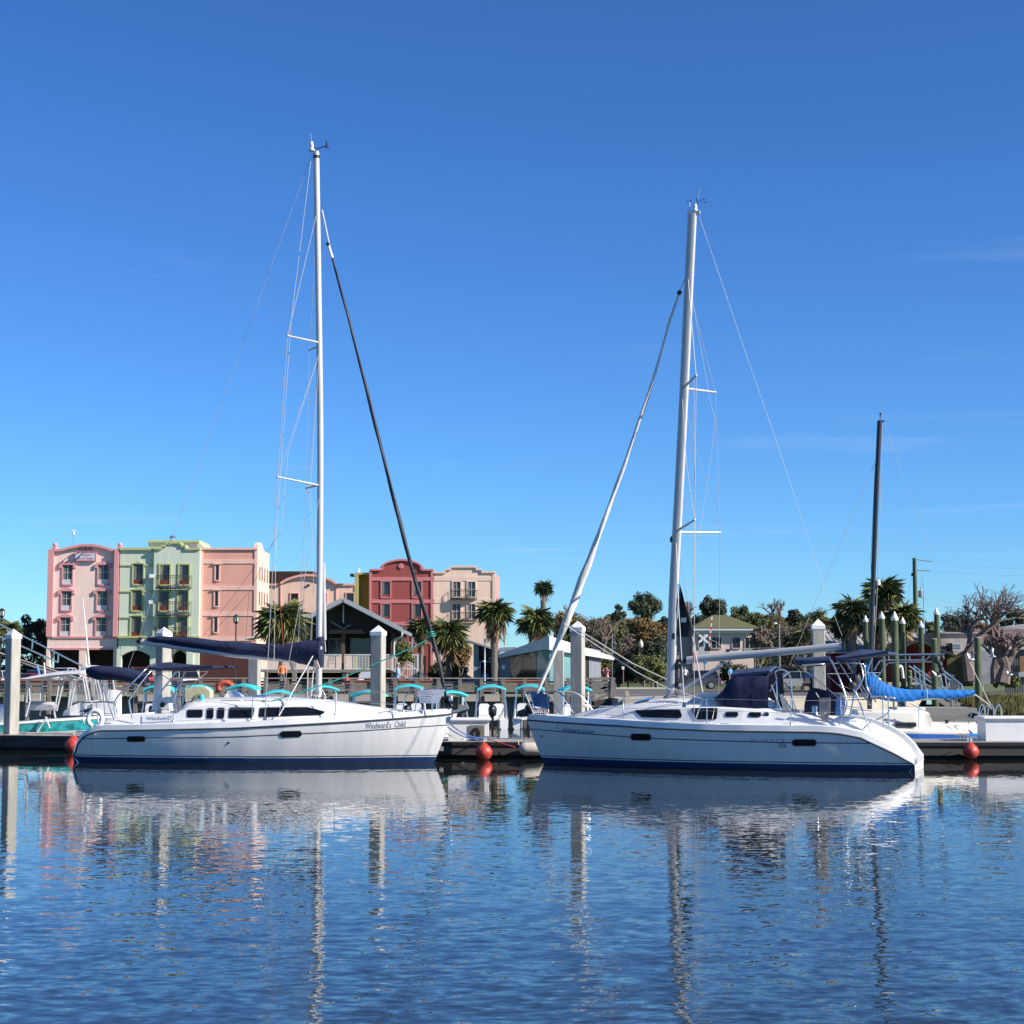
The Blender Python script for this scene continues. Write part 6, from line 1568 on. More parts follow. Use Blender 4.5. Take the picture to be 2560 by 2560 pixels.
# --- beige block
t = block("beige hotel block with a stepped parapet and a small iron balcony", 1160, MY)
stp = [(1082.5, 1431), (1113, 1431), (1113, 1423), (1127, 1423), (1127, 1416.5), (1190, 1416.5), (1190, 1423), (1204, 1423), (1204, 1430), (1239, 1430)]
m = MB(); PR(m, [(1082.7, GM)] + stp + [(1239, GM)], MY, 0, 10); m.build("wall", beig, t, world=True)
m = MB()
for a, b in zip(stp, stp[1:]):
    if a[1] == b[1]: R3(m, a[0] - .5, a[1] - 2, b[0] + .5, a[1] + 2.5, MY, .2, .4)
    else: R3(m, a[0] - 1.2, min(a[1], b[1]) + 2.5, a[0] + 1.2, max(a[1], b[1]) - 2, MY, .19, .4)
m.build("stepped_coping", beigt, t, world=True)
R3(MB(), 1239, 1438, 1247, GM, MY + 1.5, 0, 8).build("side_bay", mat("pink_side_stucco", (.6, .36, .36), .9), t, world=True)
for y0, y1 in ((1441, 1452), (1497, 1508)): R3(MB(), 1084, y0, 1231, y1, MY, .06, .02).build("string_course", beigt, t, world=True)
R3(MB(), 1231, 1436, 1239, 1640, MY, .10, .02).build("corner_strip", beigt, t, world=True)
for y0, y1 in ((1454.5, 1492), (1510, 1547)):
    for x0, x1 in ((1132, 1151), (1169, 1188)): window(t, x0, y0, x1, y1, MY, beigt, 2.5, cross=True)
for y0, y1 in ((1475, 1497), (1531, 1553)): balcony(t, 1126, 1192, y0, y1, MY, .9, 14)

# ================================================================== timber restaurant with porch
PYY = 128.0
t = thing("restaurant", "dark timber restaurant with grey gable roof and white-railed porch behind the left mast", "restaurant", (rx(860, PYY), PYY, LZ))
timber = mat("dark_brown_timber", (.032, .026, .021), .85, var=.25, scale=3, stretch=(3, 1, .3))
brownp = mat("brown_post", (.10, .06, .04), .8)
roofg = mat("grey_metal_roof", (.26, .28, .31), .5, .3, var=.1)
railw = mat("white_porch_rail", (.62, .61, .58), .6)
R3(MB(), 722, 1560, 998, 1636, PYY, -2.6, 9).build("wall", timber, t, world=True)
m = MB(); PR(m, [(720, 1572), (860, 1508), (1000, 1572), (1000, 1582), (720, 1582)], PYY, -.4, 9); m.build("gable", timber, t, world=True)
for a, b in (((860, 1499), (1007, 1574)), ((860, 1499), (713, 1574))):
    A = V((rx(a[0], PYY), 0, ZZ(a[1], PYY))); B = V((rx(b[0], PYY), 0, ZZ(b[1], PYY)))
    m = MB(); m.prism([A + V((0, PYY - .9, 0)), B + V((0, PYY - .9, 0)), B + V((0, PYY + 12, 0)), A + V((0, PYY + 12, 0))], (0, 0, -.24)); m.build("roof", roofg, t, world=True)
    MB().beam(A + V((0, PYY - .93, -.02)), B + V((0, PYY - .93, -.02)), .06, .30).build("barge_board", mat("pale_grey_board", (.34, .36, .38), .6), t, world=True)
gw = mat("porch_glass", (.055, .075, .08), .08, var=.4, scale=.8)
for x0, x1 in ((814, 833), (834, 854), (869, 887), (888, 912), (913, 926), (745, 765), (766, 785)):
    m = MB(); R3(m, x0, 1594, x1, 1640, PYY, -2.52, 2.6); R_ = m.build("window", frame_w if x0 != 913 else railw, t, world=True)
    R3(MB(), x0 + 1.2, 1595.5, x1 - 1.2, 1640, PYY, -2.49, 2.55).build("pane", gw, R_, world=True)
R3(MB(), 854.5, 1572, 863, 1700, PYY, .0, .35).build("porch_post", brownp, t, world=True)
for x in (733, 792, 925, 980): R3(MB(), x, 1582, x + 7, 1700, PYY, 0, .35).build("porch_post", timber if x > 900 else brownp, t, world=True)
m = MB(); PR(m, [(822, 1584), (826, 1574), (905, 1574), (914, 1584)], PYY, .02, .2); m.build("tie_beam", mat("reddish_beam", (.16, .085, .055), .8), t, world=True)
R3(MB(), 856, 1512, 859, 1557, PYY, -.2, .45).build("king_post", railw, t, world=True)
for a, b in (((858, 1572), (826, 1553)), ((858, 1572), (876, 1562))): MB().beam((rx(a[0], PYY), PYY + .15, ZZ(a[1], PYY)), (rx(b[0], PYY), PYY + .15, ZZ(b[1], PYY)), .1, .12).build("brace", mat("grey_brace", (.2, .17, .15), .8), t, world=True)
R3(MB(), 640, 1674, 990, 1680, PYY, .6, 3.4).build("porch_floor", wood, t, world=True)
R3(MB(), 660, 1681, 985, 1716, PYY, -1.5, 3).build("under_porch", darkin, t, world=True)
for x in (664, 733, 796, 858, 980): R3(MB(), x, 1680, x + 9, 1716, PYY, .3, .3).build("pier", concr2, t, world=True)
def porch_rail(x0, x1, n, Y, yt0=1637, yb0=1674, yt1=None, yb1=None):
    yt1 = yt0 if yt1 is None else yt1; yb1 = yb0 if yb1 is None else yb1
    m = MB(); P = lambda x, y: V((rx(x, Y), Y, ZZ(y, Y)))
    m.beam(P(x0, yt0), P(x1, yt1), .08, .08); m.beam(P(x0, yb0 - 2), P(x1, yb1 - 2), .05, .06)
    for k in range(n + 1):
        f = k / n; x = x0 + (x1 - x0) * f; m.beam(P(x, yt0 + (yt1 - yt0) * f), P(x, yb0 + (yb1 - yb0) * f), .045, .045, (0, 1, 0))
    return m.build("railing", railw, t, world=True)
porch_rail(648, 733, 22, PYY - .4); porch_rail(733, 854, 30, PYY - .4); porch_rail(862, 926, 17, PYY - .4); porch_rail(926, 985, 14, PYY - .4); porch_rail(985, 1045, 14, PYY - .4)
porch_rail(980, 1046, 15, PYY - 1.0, 1640, 1676, 1675, 1712); porch_rail(1046, 1066, 4, PYY - 1.0, 1675, 1712, 1695, 1712)
for k in range(7): R3(MB(), 986 + 7 * k, 1677 + 5 * k, 997 + 7 * k, 1681 + 5 * k, PYY, .9, .8).build("stair_tread", woodl, t, world=True)
for x in (980, 1043): R3(MB(), x, 1634, x + 4, 1690, PYY - .4, .05, .05).build("newel_post", railw, t, world=True)
m = MB(); m.path(smooth_path([V((rx(1007, PYY), PYY - .8, ZZ(1581, PYY))), V((rx(1006, PYY), PYY - .8, ZZ(1591, PYY))), V((rx(990, PYY), PYY - .5, ZZ(1600, PYY))), V((rx(987, PYY), PYY - .5, ZZ(1612, PYY))), V((rx(987, PYY), PYY - .5, ZZ(1640, PYY)))], 3), .06, 6); m.build("downspout", railw, t, world=True)
R3(MB(), 975, 1585, 987, 1640, PYY, -1.0, 3).build("side_wall", mat("brown_side_boards", (.10, .065, .05), .85), t, world=True)
m = MB(); PR(m, [(611, 1595), (656, 1586), (658, 1589), (612, 1599)], PYY - 2, 0, 3); m.build("awning_eave", mat("cream_eave", (.6, .55, .46), .7), t, world=True)
def rocking_chair(px_, lab):
    p = at(px_, 1673, PYY + .7); r_ = thing("rocking_chair", lab, "chair", p, 0, "white rocking chairs on the porch")
    for s_ in (-.25, .25): MB().path(smooth_path([V((s_, -.45, .1)), V((s_, 0, .03)), V((s_, .45, .1))], 3), .03, 5).build("rocker", railw, r_); MB().beam((s_, -.2, .05), (s_, -.2, .6), .05, .05).build("leg", railw, r_); MB().beam((s_, .22, .05), (s_, .32, 1.1), .05, .05).build("back_post", railw, r_); MB().box((s_, 0, .62), (.08, .55, .04)).build("armrest", railw, r_)
    MB().box((0, 0, .42), (.55, .5, .05)).build("seat", railw, r_)
    for k in range(4): MB().box((0, .26 + .02 * k, .6 + .13 * k), (.46, .03, .07)).build("back_slat", railw, r_)
rocking_chair(829, "white rocking chair on the porch just right of the left mast")
rocking_chair(905, "white rocking chair on the porch left of the capped pile")

# ================================================================== white glass-walled building
WY = 119.0
t = thing("glass_pavilion", "low white building with glass walls, broad corner fascia and grey siding behind the boardwalk", "building", (rx(1374, WY), WY, LZ))
whitef = mat("white_fascia", (.60, .60, .60), .6, var=.05)
siding = mat("grey_siding", (.22, .24, .27), .7, var=.12, scale=4, stretch=(6, 6, .2))
teag = mat("blue_green_glass", (.13, .26, .27), .06, var=.15, scale=.6)
dkg = mat("brown_dark_glass", (.035, .03, .026), .06, var=.4, scale=.7)
AL, AR = V((rx(1213, WY + 7), WY + 7, 0)), V((rx(1536, WY + 5), WY + 5, 0)); AP = V((rx(1374, WY), WY, 0))
def onl(a, b, x, Yg):                     # point on ground line a-b seen at pixel column x
    u = (x - 1280) / 4518.0; d = b - a; s_ = (u * a.y - a.x) / (d.x - u * d.y); return a + d * s_
def wallquad(mb, a, b, x0, x1, top0, top1, bot0, bot1, th=.15):
    p, r_ = onl(a, b, x0, 0), onl(a, b, x1, 0); n = V((b.y - a.y, a.x - b.x, 0)).normalized()
    if n.y > 0: n = -n
    pts = [V((p.x, p.y, ZZ(bot0, p.y))), V((r_.x, r_.y, ZZ(bot1, r_.y))), V((r_.x, r_.y, ZZ(top1, r_.y))), V((p.x, p.y, ZZ(top0, p.y)))]
    return mb.prism([k + n * 0 for k in pts], -n * th)
wallquad(MB(), AL, AP, 1213, 1373.7, 1648, 1590, 1651, 1621, .3).build("fascia", whitef, t, world=True)
wallquad(MB(), AR, AP, 1373.7, 1536, 1590, 1642, 1624, 1650, .3).build("fascia", whitef, t, world=True)
back = [V((AL.x, AL.y + 8, ZZ(1648, AL.y))), V((AR.x, AR.y + 8, ZZ(1642, AR.y)))]
m = MB(); m.poly([V((AP.x, AP.y + .2, ZZ(1590, WY) - .05)), V((AL.x, AL.y + .2, ZZ(1648, AL.y) - .03)), back[0], back[1], V((AR.x, AR.y + .2, ZZ(1642, AR.y) - .03))]); m.build("roof", roofg, t, world=True)
d2 = V((0, .55, 0)); BL, BP, BR = AL + d2, AP + d2, AR + d2
for x0, x1, mt, nm, tp0, tp1 in ((1246, 1275, siding, "siding_panel", 1640, 1636), (1276.5, 1340, dkg, "glass_wall", 1636, 1624), (1342, 1373.5, teag, "glass_wall", 1624, 1617)):
    wallquad(MB(), BL, BP, x0, x1, tp0, tp1, 1714, 1714, .12).build(nm, mt, t, world=True)
for x in (1275.5, 1341): wallquad(MB(), BL, BP, x - .8, x + .8, 1626, 1626, 1714, 1714, .2).build("mullion", blackp, t, world=True)
for x0, x1, mt, nm in ((1374, 1390, teag, "glass_wall"), (1410, 1464, teag, "glass_wall"), (1465, 1469, dkg, "glass_wall"), (1473, 1502, siding, "siding_panel")):
    wallquad(MB(), BP, BR, x0, x1, 1620, 1626, 1714, 1714, .12).build(nm, mt, t, world=True)
for k in range(8): wallquad(MB(), BP, BR, 1476 + 3.2 * k, 1477 + 3.2 * k, 1634, 1634, 1712, 1712, .16).build("siding_batten", siding, t, world=True)
for x in (1469, 1471): wallquad(MB(), BP, BR, x, x + 1.6, 1620, 1620, 1714, 1714, .2).build("mullion", blackp, t, world=True)
m = MB(); p = onl(BL, BP, 1230, 0); m.bb((p.x - 1.0, p.y - .2, LZ), (p.x + .7, p.y + 3, ZZ(1648, p.y))); m.build("recess", darkin, t, world=True)
p = onl(BL, BP, 1259, 0); MB().box((p.x, p.y - .12, ZZ(1668, p.y)), (.25, .05, .3)).build("meter_box", white, t, world=True)
# lean-to with a grey mono-pitch roof left of it
t = thing("lean_to", "small shed with grey mono-pitch roof and a dark open front, left of the white building", "shed", (rx(1200, WY + 6), WY + 6, LZ))
m = MB(); PR(m, [(1163, 1597), (1252, 1627), (1252, 1631), (1163, 1601.5)], WY + 6, .6, 6); m.build("roof", roofg, t, world=True)
m = MB(); PR(m, [(1250, 1619), (1290, 1617), (1285, 1626), (1240, 1627)], WY + 9, 0, 5); m.build("rear_roof", roofg, t, world=True)
R3(MB(), 1184, 1611, 1197, 1714, WY + 6, 0, 1).build("corner_post", siding, t, world=True)
m = MB(); PR(m, [(1197, 1614), (1246, 1630), (1246, 1714), (1197, 1714)], WY + 6, -.6, 4); m.build("interior", mat("dark_brown_inside", (.03, .026, .026), .9), t, world=True)
R3(MB(), 1198, 1653, 1202, 1714, WY + 6, .02, .3).build("door_frame", siding, t, world=True)
R3(MB(), 1202, 1652, 1232, 1656, WY + 6, .02, .3).build("door_lintel", siding, t, world=True)
m = MB(); R3(m, 1203, 1684, 1222, 1714, WY + 6, .0, .4); tag(m.build("blue_bin", mat("blue_bin", (.02, .09, .3), .5)), "blue bin in the dark shed doorway left of the white building", "bin")

# ================================================================== palms and trees
barkm = mat("palm_trunk", (.16, .135, .11), .95, var=.3, scale=9, bump=.6, stretch=(1, 1, 4))
bark2 = mat("grey_bark", (.15, .13, .115), .95, var=.3, scale=8, bump=.5, stretch=(1, 1, .4))
twig = mat("bare_twigs", (.17, .125, .11), .95, var=.25, scale=8)
fg = mat("palm_green", (.075, .105, .030), .5, var=.3, scale=3)
fy = mat("palm_yellow_green", (.19, .19, .05), .55, var=.3, scale=3)
fdk = mat("palm_dark_green", (.032, .055, .020), .5, var=.3, scale=3)
fbr = mat("palm_dead_brown", (.28, .20, .11), .85, var=.3, scale=3)
def frond_mesh(name, m, seed, droop=.5, n=21, pet=.62, fan=1.0):
    rnd = random.Random(seed); mb = MB()
    def bend(x, y, z): return V((x, y, z - droop * .42 * (x / 1.6) ** 2 * 1.6))
    mb.add([bend(0, -.025, 0), bend(0, .025, 0), bend(pet, .02, 0), bend(pet, -.02, 0)], [(0, 1, 2, 3)])
    for k in range(n):
        a = R(-118 + 236 * k / (n - 1)); L_ = fan * (1 - .28 * abs(a) / 2) * rnd.uniform(.75, 1.12); w = .030
        dx, dy = math.cos(a), math.sin(a); ox, oy = -dy * w, dx * w
        m1 = .45 * L_; zz = .14 * math.cos(a) * L_; tipd = -.30 * rnd.uniform(.4, 1.7) * (1 + droop)
        P0 = (pet, 0, 0); P1 = (pet + dx * m1 + ox, dy * m1 + oy, zz * .5 - .03 * (k % 2)); P2 = (pet + dx * m1 - ox, dy * m1 - oy, zz * .5 - .03 * (k % 2)); P3 = (pet + dx * L_ * .95, dy * L_ * .95, tipd * L_)
        mb.add([bend(*P0), bend(*P1), bend(*P3), bend(*P2)], [(0, 1, 2), (0, 2, 3)] if k % 2 else [(0, 1, 3), (1, 2, 3)])
    o = mb.build(name, m, None)
    me = o.data; bpy.data.objects.remove(o)
    return me
FR = {k: [frond_mesh("frond", m, s, dr) for s in (1, 2, 3)] for k, m, dr in (("g", fg, .5), ("y", fy, .6), ("d", fdk, .5), ("b", fbr, 1.6))}
def palm(label, px, py, rpx, Y, mix=(.55, .25, .12), n=56, trunk=True, skirt=.25, lean=0.0, low=-35, name="sabal_palm", grp="palm trees along the waterfront", squash=1.0):
    rnd = random.Random(int(px * 7 + py)); c = at(px, py, Y); r = rpx * S(Y)
    t = thing(name, label, "palm tree", (c.x - lean, Y, LZ - .05), 0, grp)
    h = c.z - t.location.z - r * .15
    if trunk:
        m = MB(); pts = []; rr = []
        for i in range(9):
            f = i / 8; pts.append(V((lean * f ** 1.5, 0, h * f))); rr.append(.20 - .04 * f + (.05 if i % 2 else 0) + (.10 if i == 0 else 0) + (.06 if i >= 6 else 0))
        m.path(pts, rr, 9).build("trunk", barkm, t, smooth=30)
    sc = r / 1.75
    n = int(n * 1.45)
    for k in range(n):
        u = (k + .5) / n; el = 82 - (82 - low) * u ** .8 + rnd.uniform(-8, 8); az = k * 137.5 + rnd.uniform(-20, 20)
        q_ = rnd.random(); kind = "g" if q_ < mix[0] else ("y" if q_ < mix[0] + mix[1] else "d")
        if u > 1 - skirt and rnd.random() < mix[2] * 4: kind = "b"; el -= 25
        me = rnd.choice(FR[kind])
        o = bpy.data.objects.new("frond", me); COL.objects.link(o); o.parent = t
        s_ = sc * rnd.uniform(.72, 1.05)
        o.matrix_basis = Matrix.Translation(V((lean, 0, h + r * .12))) @ Matrix.Rotation(R(az), 4, 'Z') @ Matrix.Rotation(R(-el), 4, 'Y') @ Matrix.Rotation(rnd.uniform(-.5, .5), 4, 'X') @ Matrix.Diagonal((s_, s_, s_ * squash, 1))
    return t
palm("large bushy palm left of the left mast, in front of the restaurant's gable", 705, 1556, 82, 118, (.45, .38, .14), 80)
palm("small palm behind the red hotel block's foot, left of the black furled jib", 1052, 1570, 44, 142, (.4, .2, .12), 44)
palm("full pale palm just right of the black furled jib", 1122, 1584, 66, 132, (.55, .3, .12), 70)
palm("dark tall palm between the furled jib and the white building, its trunk before the shed", 1236, 1535, 62, 113, (.45, .22, .2), 66, skirt=.35)
palm("bushy palm behind the peak of the white building's fascia", 1340, 1556, 60, 136, (.4, .2, .15), 66)
palm("tall slim fan palm rising against the sky above the white building", 1358, 1472, 33, 172, (.3, .05, .2), 34, name="fan_palm")
palm("small palm peeping over the white furled jib beside the capped pile", 1418, 1606, 34, 140, (.4, .2, .1), 36)
palm("small palm in front of the green hotel block's balconies, behind a capped pile", 418, 1600, 38, 165, (.35, .45, .1), 40)
palm("palm with a yellow-brown skirt at the left edge beside the capped pile", 26, 1574, 38, 150, (.25, .5, .25), 44)
palm("tallest palm of the right-hand clump, behind the dark mast", 2208, 1482, 66, 131, (.5, .3, .14), 70)
palm("dark palm at the left of the right-hand clump", 2132, 1532, 62, 128, (.25, .08, .08), 70)
palm("low yellowish palm at the right of the right-hand clump, before the utility pole", 2258, 1545, 60, 127, (.35, .4, .14), 66)
palm("dark palm filling the middle of the right-hand clump", 2192, 1560, 62, 133, (.2, .1, .1), 66)
palm("dark low palm at the left foot of the right-hand clump, above the metal roof", 2112, 1570, 48, 134, (.15, .05, .06), 50)
palm("small dark palmetto left of the capped pile behind the silver boom", 2008, 1592, 36, 150, (.2, .1, .08), 36)

def limbs(mb, p, d, L_, r, depth, rnd, up=.15, spread=.7, ends=None):
    q = p + d * L_
    mid = p + d * L_ * .5 + V((rnd.uniform(-.06, .06), rnd.uniform(-.06, .06), 0)) * L_
    mb.path([p, mid, q], [r, r * .85, r * .68], 5 if r > .05 else 3, cap=False)
    if depth == 0:
        if ends is not None: ends.append(q)
        return
    for k in range(2 if rnd.random() < .55 else 3):
        nd = (d + V((rnd.uniform(-1, 1), rnd.uniform(-1, 1), rnd.uniform(-.55, .8))) * spread + V((0, 0, up))).normalized()
        limbs(mb, q, nd, L_ * rnd.uniform(.62, .86), r * .62, depth - 1, rnd, up, spread, ends)
def tree(label, px, ytop, wpx, Y, pal, name="broadleaf_tree", base=None, cols=None, nleaf=2600, leaf=.30, clumps=34, trunkr=.22, flat=1.0, fill=.5, grp="trees and shrubs behind the waterfront", ybot=None, bark=None):
    """tree whose crown spans wpx pixels and reaches row ytop: trunk, limbs and leaf clumps"""
    rnd = random.Random(int(px * 13 + ytop)); c = at(px, ytop, Y); w = wpx * S(Y) / 2
    bz = LZ - .05 if base is None else base
    t = thing(name, label, "tree" if "shrub" not in name else "shrub", (c.x, Y, bz), 0, grp)
    H = c.z - bz; lowz = max(0.2, (ZZ(ybot, Y) - bz)) if ybot else H * .15
    m = MB(); ends = []
    limbs(m, V((0, 0, 0)), V((0, 0, 1)), max(.4, H * .3), trunkr, 4, rnd, .25, .75, ends)
    zs = [p.z for p in ends]; s_ = min(1.0, H * .92 / max(max(zs), .1)); sw = w * .85 / max(.1, max(abs(p.x) for p in ends))
    m.v = [V((p.x * min(1, sw), p.y * min(1, sw), p.z * s_)) for p in m.v]
    m.build("trunk", bark or bark2, t)
    cz, hz = (H + lowz) / 2, (H - lowz) / 2
    cl = []
    for k in range(clumps):
        a = rnd.uniform(0, 6.283); v = rnd.uniform(-1, 1); rr = (1 - v * v) ** .5; q_ = rnd.uniform(fill, 1) 
        cl.append((V((math.cos(a) * rr * w * .86 * q_, math.sin(a) * rr * w * .7 * q_, cz + v * hz * .86 * q_ * flat)), rnd.uniform(.20, .40) * min(w, hz * 1.6)))
    nleaf = int(nleaf * 1.7); leaf *= 1.25; m = MB(); per = nleaf // clumps
    for cc, cr in cl:
        for k in range(per):
            d = V((rnd.gauss(0, 1), rnd.gauss(0, 1), rnd.gauss(0, .8))); d = d.normalized() * (rnd.random() ** .45) * cr
            p = cc + d
            if p.z < .05: continue
            n_ = (d.normalized() + V((rnd.uniform(-.9, .9), rnd.uniform(-.9, .9), rnd.uniform(-.4, 1.0)))).normalized()
            u = n_.orthogonal().normalized(); v = n_.cross(u); th = rnd.uniform(0, 6.28); u, v = u * math.cos(th) + v * math.sin(th), v * math.cos(th) - u * math.sin(th)
            a, b = leaf * rnd.uniform(.6, 1.3), leaf * rnd.uniform(.35, .7)
            o = len(m.v); m.v += [p - u * a * .5, p + v * b * .5, p + u * a * .5, p - v * b * .5]; m.f.append([o, o + 1, o + 2, o + 3]); m.m.append(0)
    m.build("crown", pal, t)
    return t
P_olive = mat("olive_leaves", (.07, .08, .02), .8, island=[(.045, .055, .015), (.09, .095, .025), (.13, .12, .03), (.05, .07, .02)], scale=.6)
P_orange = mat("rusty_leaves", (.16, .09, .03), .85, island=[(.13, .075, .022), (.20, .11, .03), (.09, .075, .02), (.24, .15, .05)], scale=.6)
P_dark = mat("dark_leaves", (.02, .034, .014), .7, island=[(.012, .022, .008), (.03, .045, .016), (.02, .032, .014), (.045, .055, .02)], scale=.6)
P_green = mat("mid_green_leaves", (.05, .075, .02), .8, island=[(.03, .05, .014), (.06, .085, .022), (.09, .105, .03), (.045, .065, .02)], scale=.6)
P_brown = mat("brown_scrub_leaves", (.15, .11, .085), .9, island=[(.11, .085, .065), (.17, .125, .095), (.2, .16, .12), (.10, .09, .05)], scale=.6)
P_pine = mat("pine_needles", (.035, .055, .022), .75, island=[(.02, .035, .014), (.045, .065, .024), (.06, .08, .03)], scale=.6)
P_bright = mat("yellow_green_leaves", (.10, .12, .03), .8, island=[(.06, .08, .018), (.12, .14, .03), (.16, .16, .05)], scale=.6)
T = tree
T("dark oak mass at the far left behind the palm with the yellow skirt", 78, 1528, 100, 215, P_dark, nleaf=4200, clumps=46, ybot=1700)
T("dark tree at the left photo edge behind the street lamp", 5, 1536, 90, 222, P_dark, nleaf=3000)
T("dark tree touching the pink hotel block's left wall", 112, 1548, 50, 228, P_dark, nleaf=2200, ybot=1700)
T("round green shrub at the right corner of the restaurant, under the teal line", 1012, 1602, 56, 124, P_bright, name="broadleaf_shrub", nleaf=2200, leaf=.16, ybot=1665, trunkr=.08)
T("yellow-brown shrubs under the pale palm right of the black jib", 1150, 1610, 80, 134, P_orange, name="broadleaf_shrub", nleaf=1800, leaf=.18, ybot=1672, trunkr=.08, fill=.2)
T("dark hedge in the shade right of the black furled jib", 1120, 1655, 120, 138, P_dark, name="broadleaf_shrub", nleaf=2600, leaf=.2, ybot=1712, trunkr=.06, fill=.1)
T("rusty tree directly behind the white furled jib", 1425, 1518, 96, 226, P_orange, nleaf=3000, fill=.3, ybot=1650)
T("grey-brown leafless tree right of the white furled jib's foot", 1478, 1524, 100, 214, P_brown, nleaf=2000, leaf=.22, fill=.3, ybot=1640)
T("olive tree above the capped pile beside the shaded sign", 1520, 1535, 110, 205, P_olive, nleaf=3600, fill=.2, ybot=1690)
T("spreading pine standing highest against the sky left of the right mast", 1612, 1476, 98, 262, P_pine, name="pine_tree", nleaf=2600, leaf=.30, clumps=30, fill=.45, ybot=1552, flat=.9)
T("small pine between the jib and the tall pine", 1546, 1512, 44, 258, P_pine, name="pine_tree", nleaf=900, leaf=.3, clumps=14, ybot=1560)
T("rusty orange tree below the tall pine, left of the right mast", 1608, 1526, 120, 216, P_orange, nleaf=4400, clumps=44, fill=.25, ybot=1660)
T("dark tree squeezed between the tall pine and the right mast", 1672, 1528, 60, 238, P_dark, nleaf=2400, ybot=1620)
T("grey-brown thicket above the white building's right eave", 1545, 1580, 130, 186, P_brown, name="broadleaf_shrub", nleaf=2600, leaf=.22, fill=.2, ybot=1700)
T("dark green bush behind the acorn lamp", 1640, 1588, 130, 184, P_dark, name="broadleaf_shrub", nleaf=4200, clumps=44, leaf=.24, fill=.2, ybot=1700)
T("yellow-green hedge below the acorn lamp, by the road", 1630, 1634, 120, 171, P_bright, name="broadleaf_shrub", nleaf=3400, clumps=40, leaf=.2, fill=.2, ybot=1706, trunkr=.1)
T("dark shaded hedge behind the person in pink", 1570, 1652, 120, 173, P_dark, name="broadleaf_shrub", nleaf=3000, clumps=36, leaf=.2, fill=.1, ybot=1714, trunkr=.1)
T("olive thicket right of the white building behind the jib sheets", 1500, 1610, 90, 182, P_olive, name="broadleaf_shrub", nleaf=2400, leaf=.22, fill=.2, ybot=1705)
T("big dark evergreen behind the olive-roofed house", 1785, 1480, 84, 262, P_dark, nleaf=4200, clumps=40, fill=.35, ybot=1570)
T("dark lower evergreen left of the big one, beside the black sail corner", 1740, 1532, 70, 258, P_dark, nleaf=2000, ybot=1600)
T("mid green tree right of the big evergreen behind the house", 1850, 1511, 70, 256, P_green, nleaf=2200, ybot=1580)
T("mid green tree above the right end of the house roof", 1885, 1524, 70, 250, P_green, nleaf=2200, ybot=1590)
T("pale olive tree under the bare tree right of the house", 1925, 1528, 80, 262, P_olive, nleaf=1600, leaf=.26, ybot=1600)
T("small dark round tree right of the bare tree", 1987, 1521, 46, 256, P_dark, nleaf=1400, ybot=1570)
T("brownish palm-like shrub covering the house's right corner", 1898, 1560, 70, 196, P_brown, name="broadleaf_shrub", nleaf=2200, leaf=.26, fill=.2, ybot=1640)
T("large brown winter scrub right of the house, behind the boom", 1965, 1548, 130, 205, P_brown, name="broadleaf_shrub", nleaf=4200, clumps=44, leaf=.24, fill=.2, ybot=1690)
T("brown scrub left of the capped pile behind the boom's end", 2035, 1540, 100, 212, P_brown, name="broadleaf_shrub", nleaf=3200, leaf=.24, fill=.2, ybot=1690)
T("olive trees on the skyline left of the right-hand palm clump", 2050, 1528, 110, 268, P_olive, nleaf=2600, ybot=1590)
T("dark green hedge under the silver boom behind the dark car", 1835, 1655, 130, 180, P_dark, name="broadleaf_shrub", nleaf=3600, clumps=40, leaf=.22, fill=.1, ybot=1715, trunkr=.1)
T("dark hedge behind the silver car under the boom", 1930, 1650, 120, 184, P_dark, name="broadleaf_shrub", nleaf=2800, leaf=.22, fill=.1, ybot=1715, trunkr=.1)
T("dark bushes behind the red shed, left of the bare trees", 2395, 1528, 120, 160, P_dark, name="broadleaf_shrub", nleaf=3200, leaf=.2, fill=.2, ybot=1600)
T("rusty scrub between the bare trees at the right", 2450, 1545, 110, 172, P_orange, name="broadleaf_shrub", nleaf=2200, leaf=.2, fill=.2, ybot=1610)
T("dark trees on the skyline at the right edge", 2545, 1515, 100, 230, P_dark, nleaf=2600, ybot=1600)
T("low green weeds on the bank at the right edge above the marsh", 2520, 1690, 90, 117, P_bright, name="broadleaf_shrub", nleaf=1600, leaf=.14, fill=.1, ybot=1725, trunkr=.03)
T("distant wooded skyline behind the hotel's gap at the yellow block", 2310, 1530, 80, 240, P_brown, nleaf=1500, ybot=1590) if False else None
T("distant green tree on the skyline behind the utility pole", 2315, 1545, 60, 240, P_olive, nleaf=1400, ybot=1600)
rnd = random.Random(77); m = MB()
for k in range(26000):                       # the far wood that closes the skyline behind the single trees
    px_ = rnd.uniform(1385, 2105); Y = rnd.uniform(276, 300); top = 1548 + 16 * noise.noise(V((px_ * .018, 0, 3))) + 9 * noise.noise(V((px_ * .07, 5, 0)))
    py_ = top + (1705 - top) * rnd.random() ** 1.3
    p = at(px_, py_, Y); a = rnd.uniform(.35, .8); n_ = V((rnd.uniform(-.7, .7), -1, rnd.uniform(-.3, 1))).normalized(); u = n_.orthogonal().normalized(); v = n_.cross(u)
    o = len(m.v); m.v += [p - u * a * .5, p + v * a * .35, p + u * a * .5, p - v * a * .35]; m.f.append([o, o + 1, o + 2, o + 3]); m.m.append(0)
far = mat("far_wood_leaves", (.06, .06, .03), .9, island=[(.035, .045, .018), (.07, .07, .025), (.11, .085, .04), (.05, .06, .022), (.13, .10, .06)], scale=.3)
stuff(tag(m.build("far_wood", far), "far wooded skyline behind the single trees and the house", "woods"))
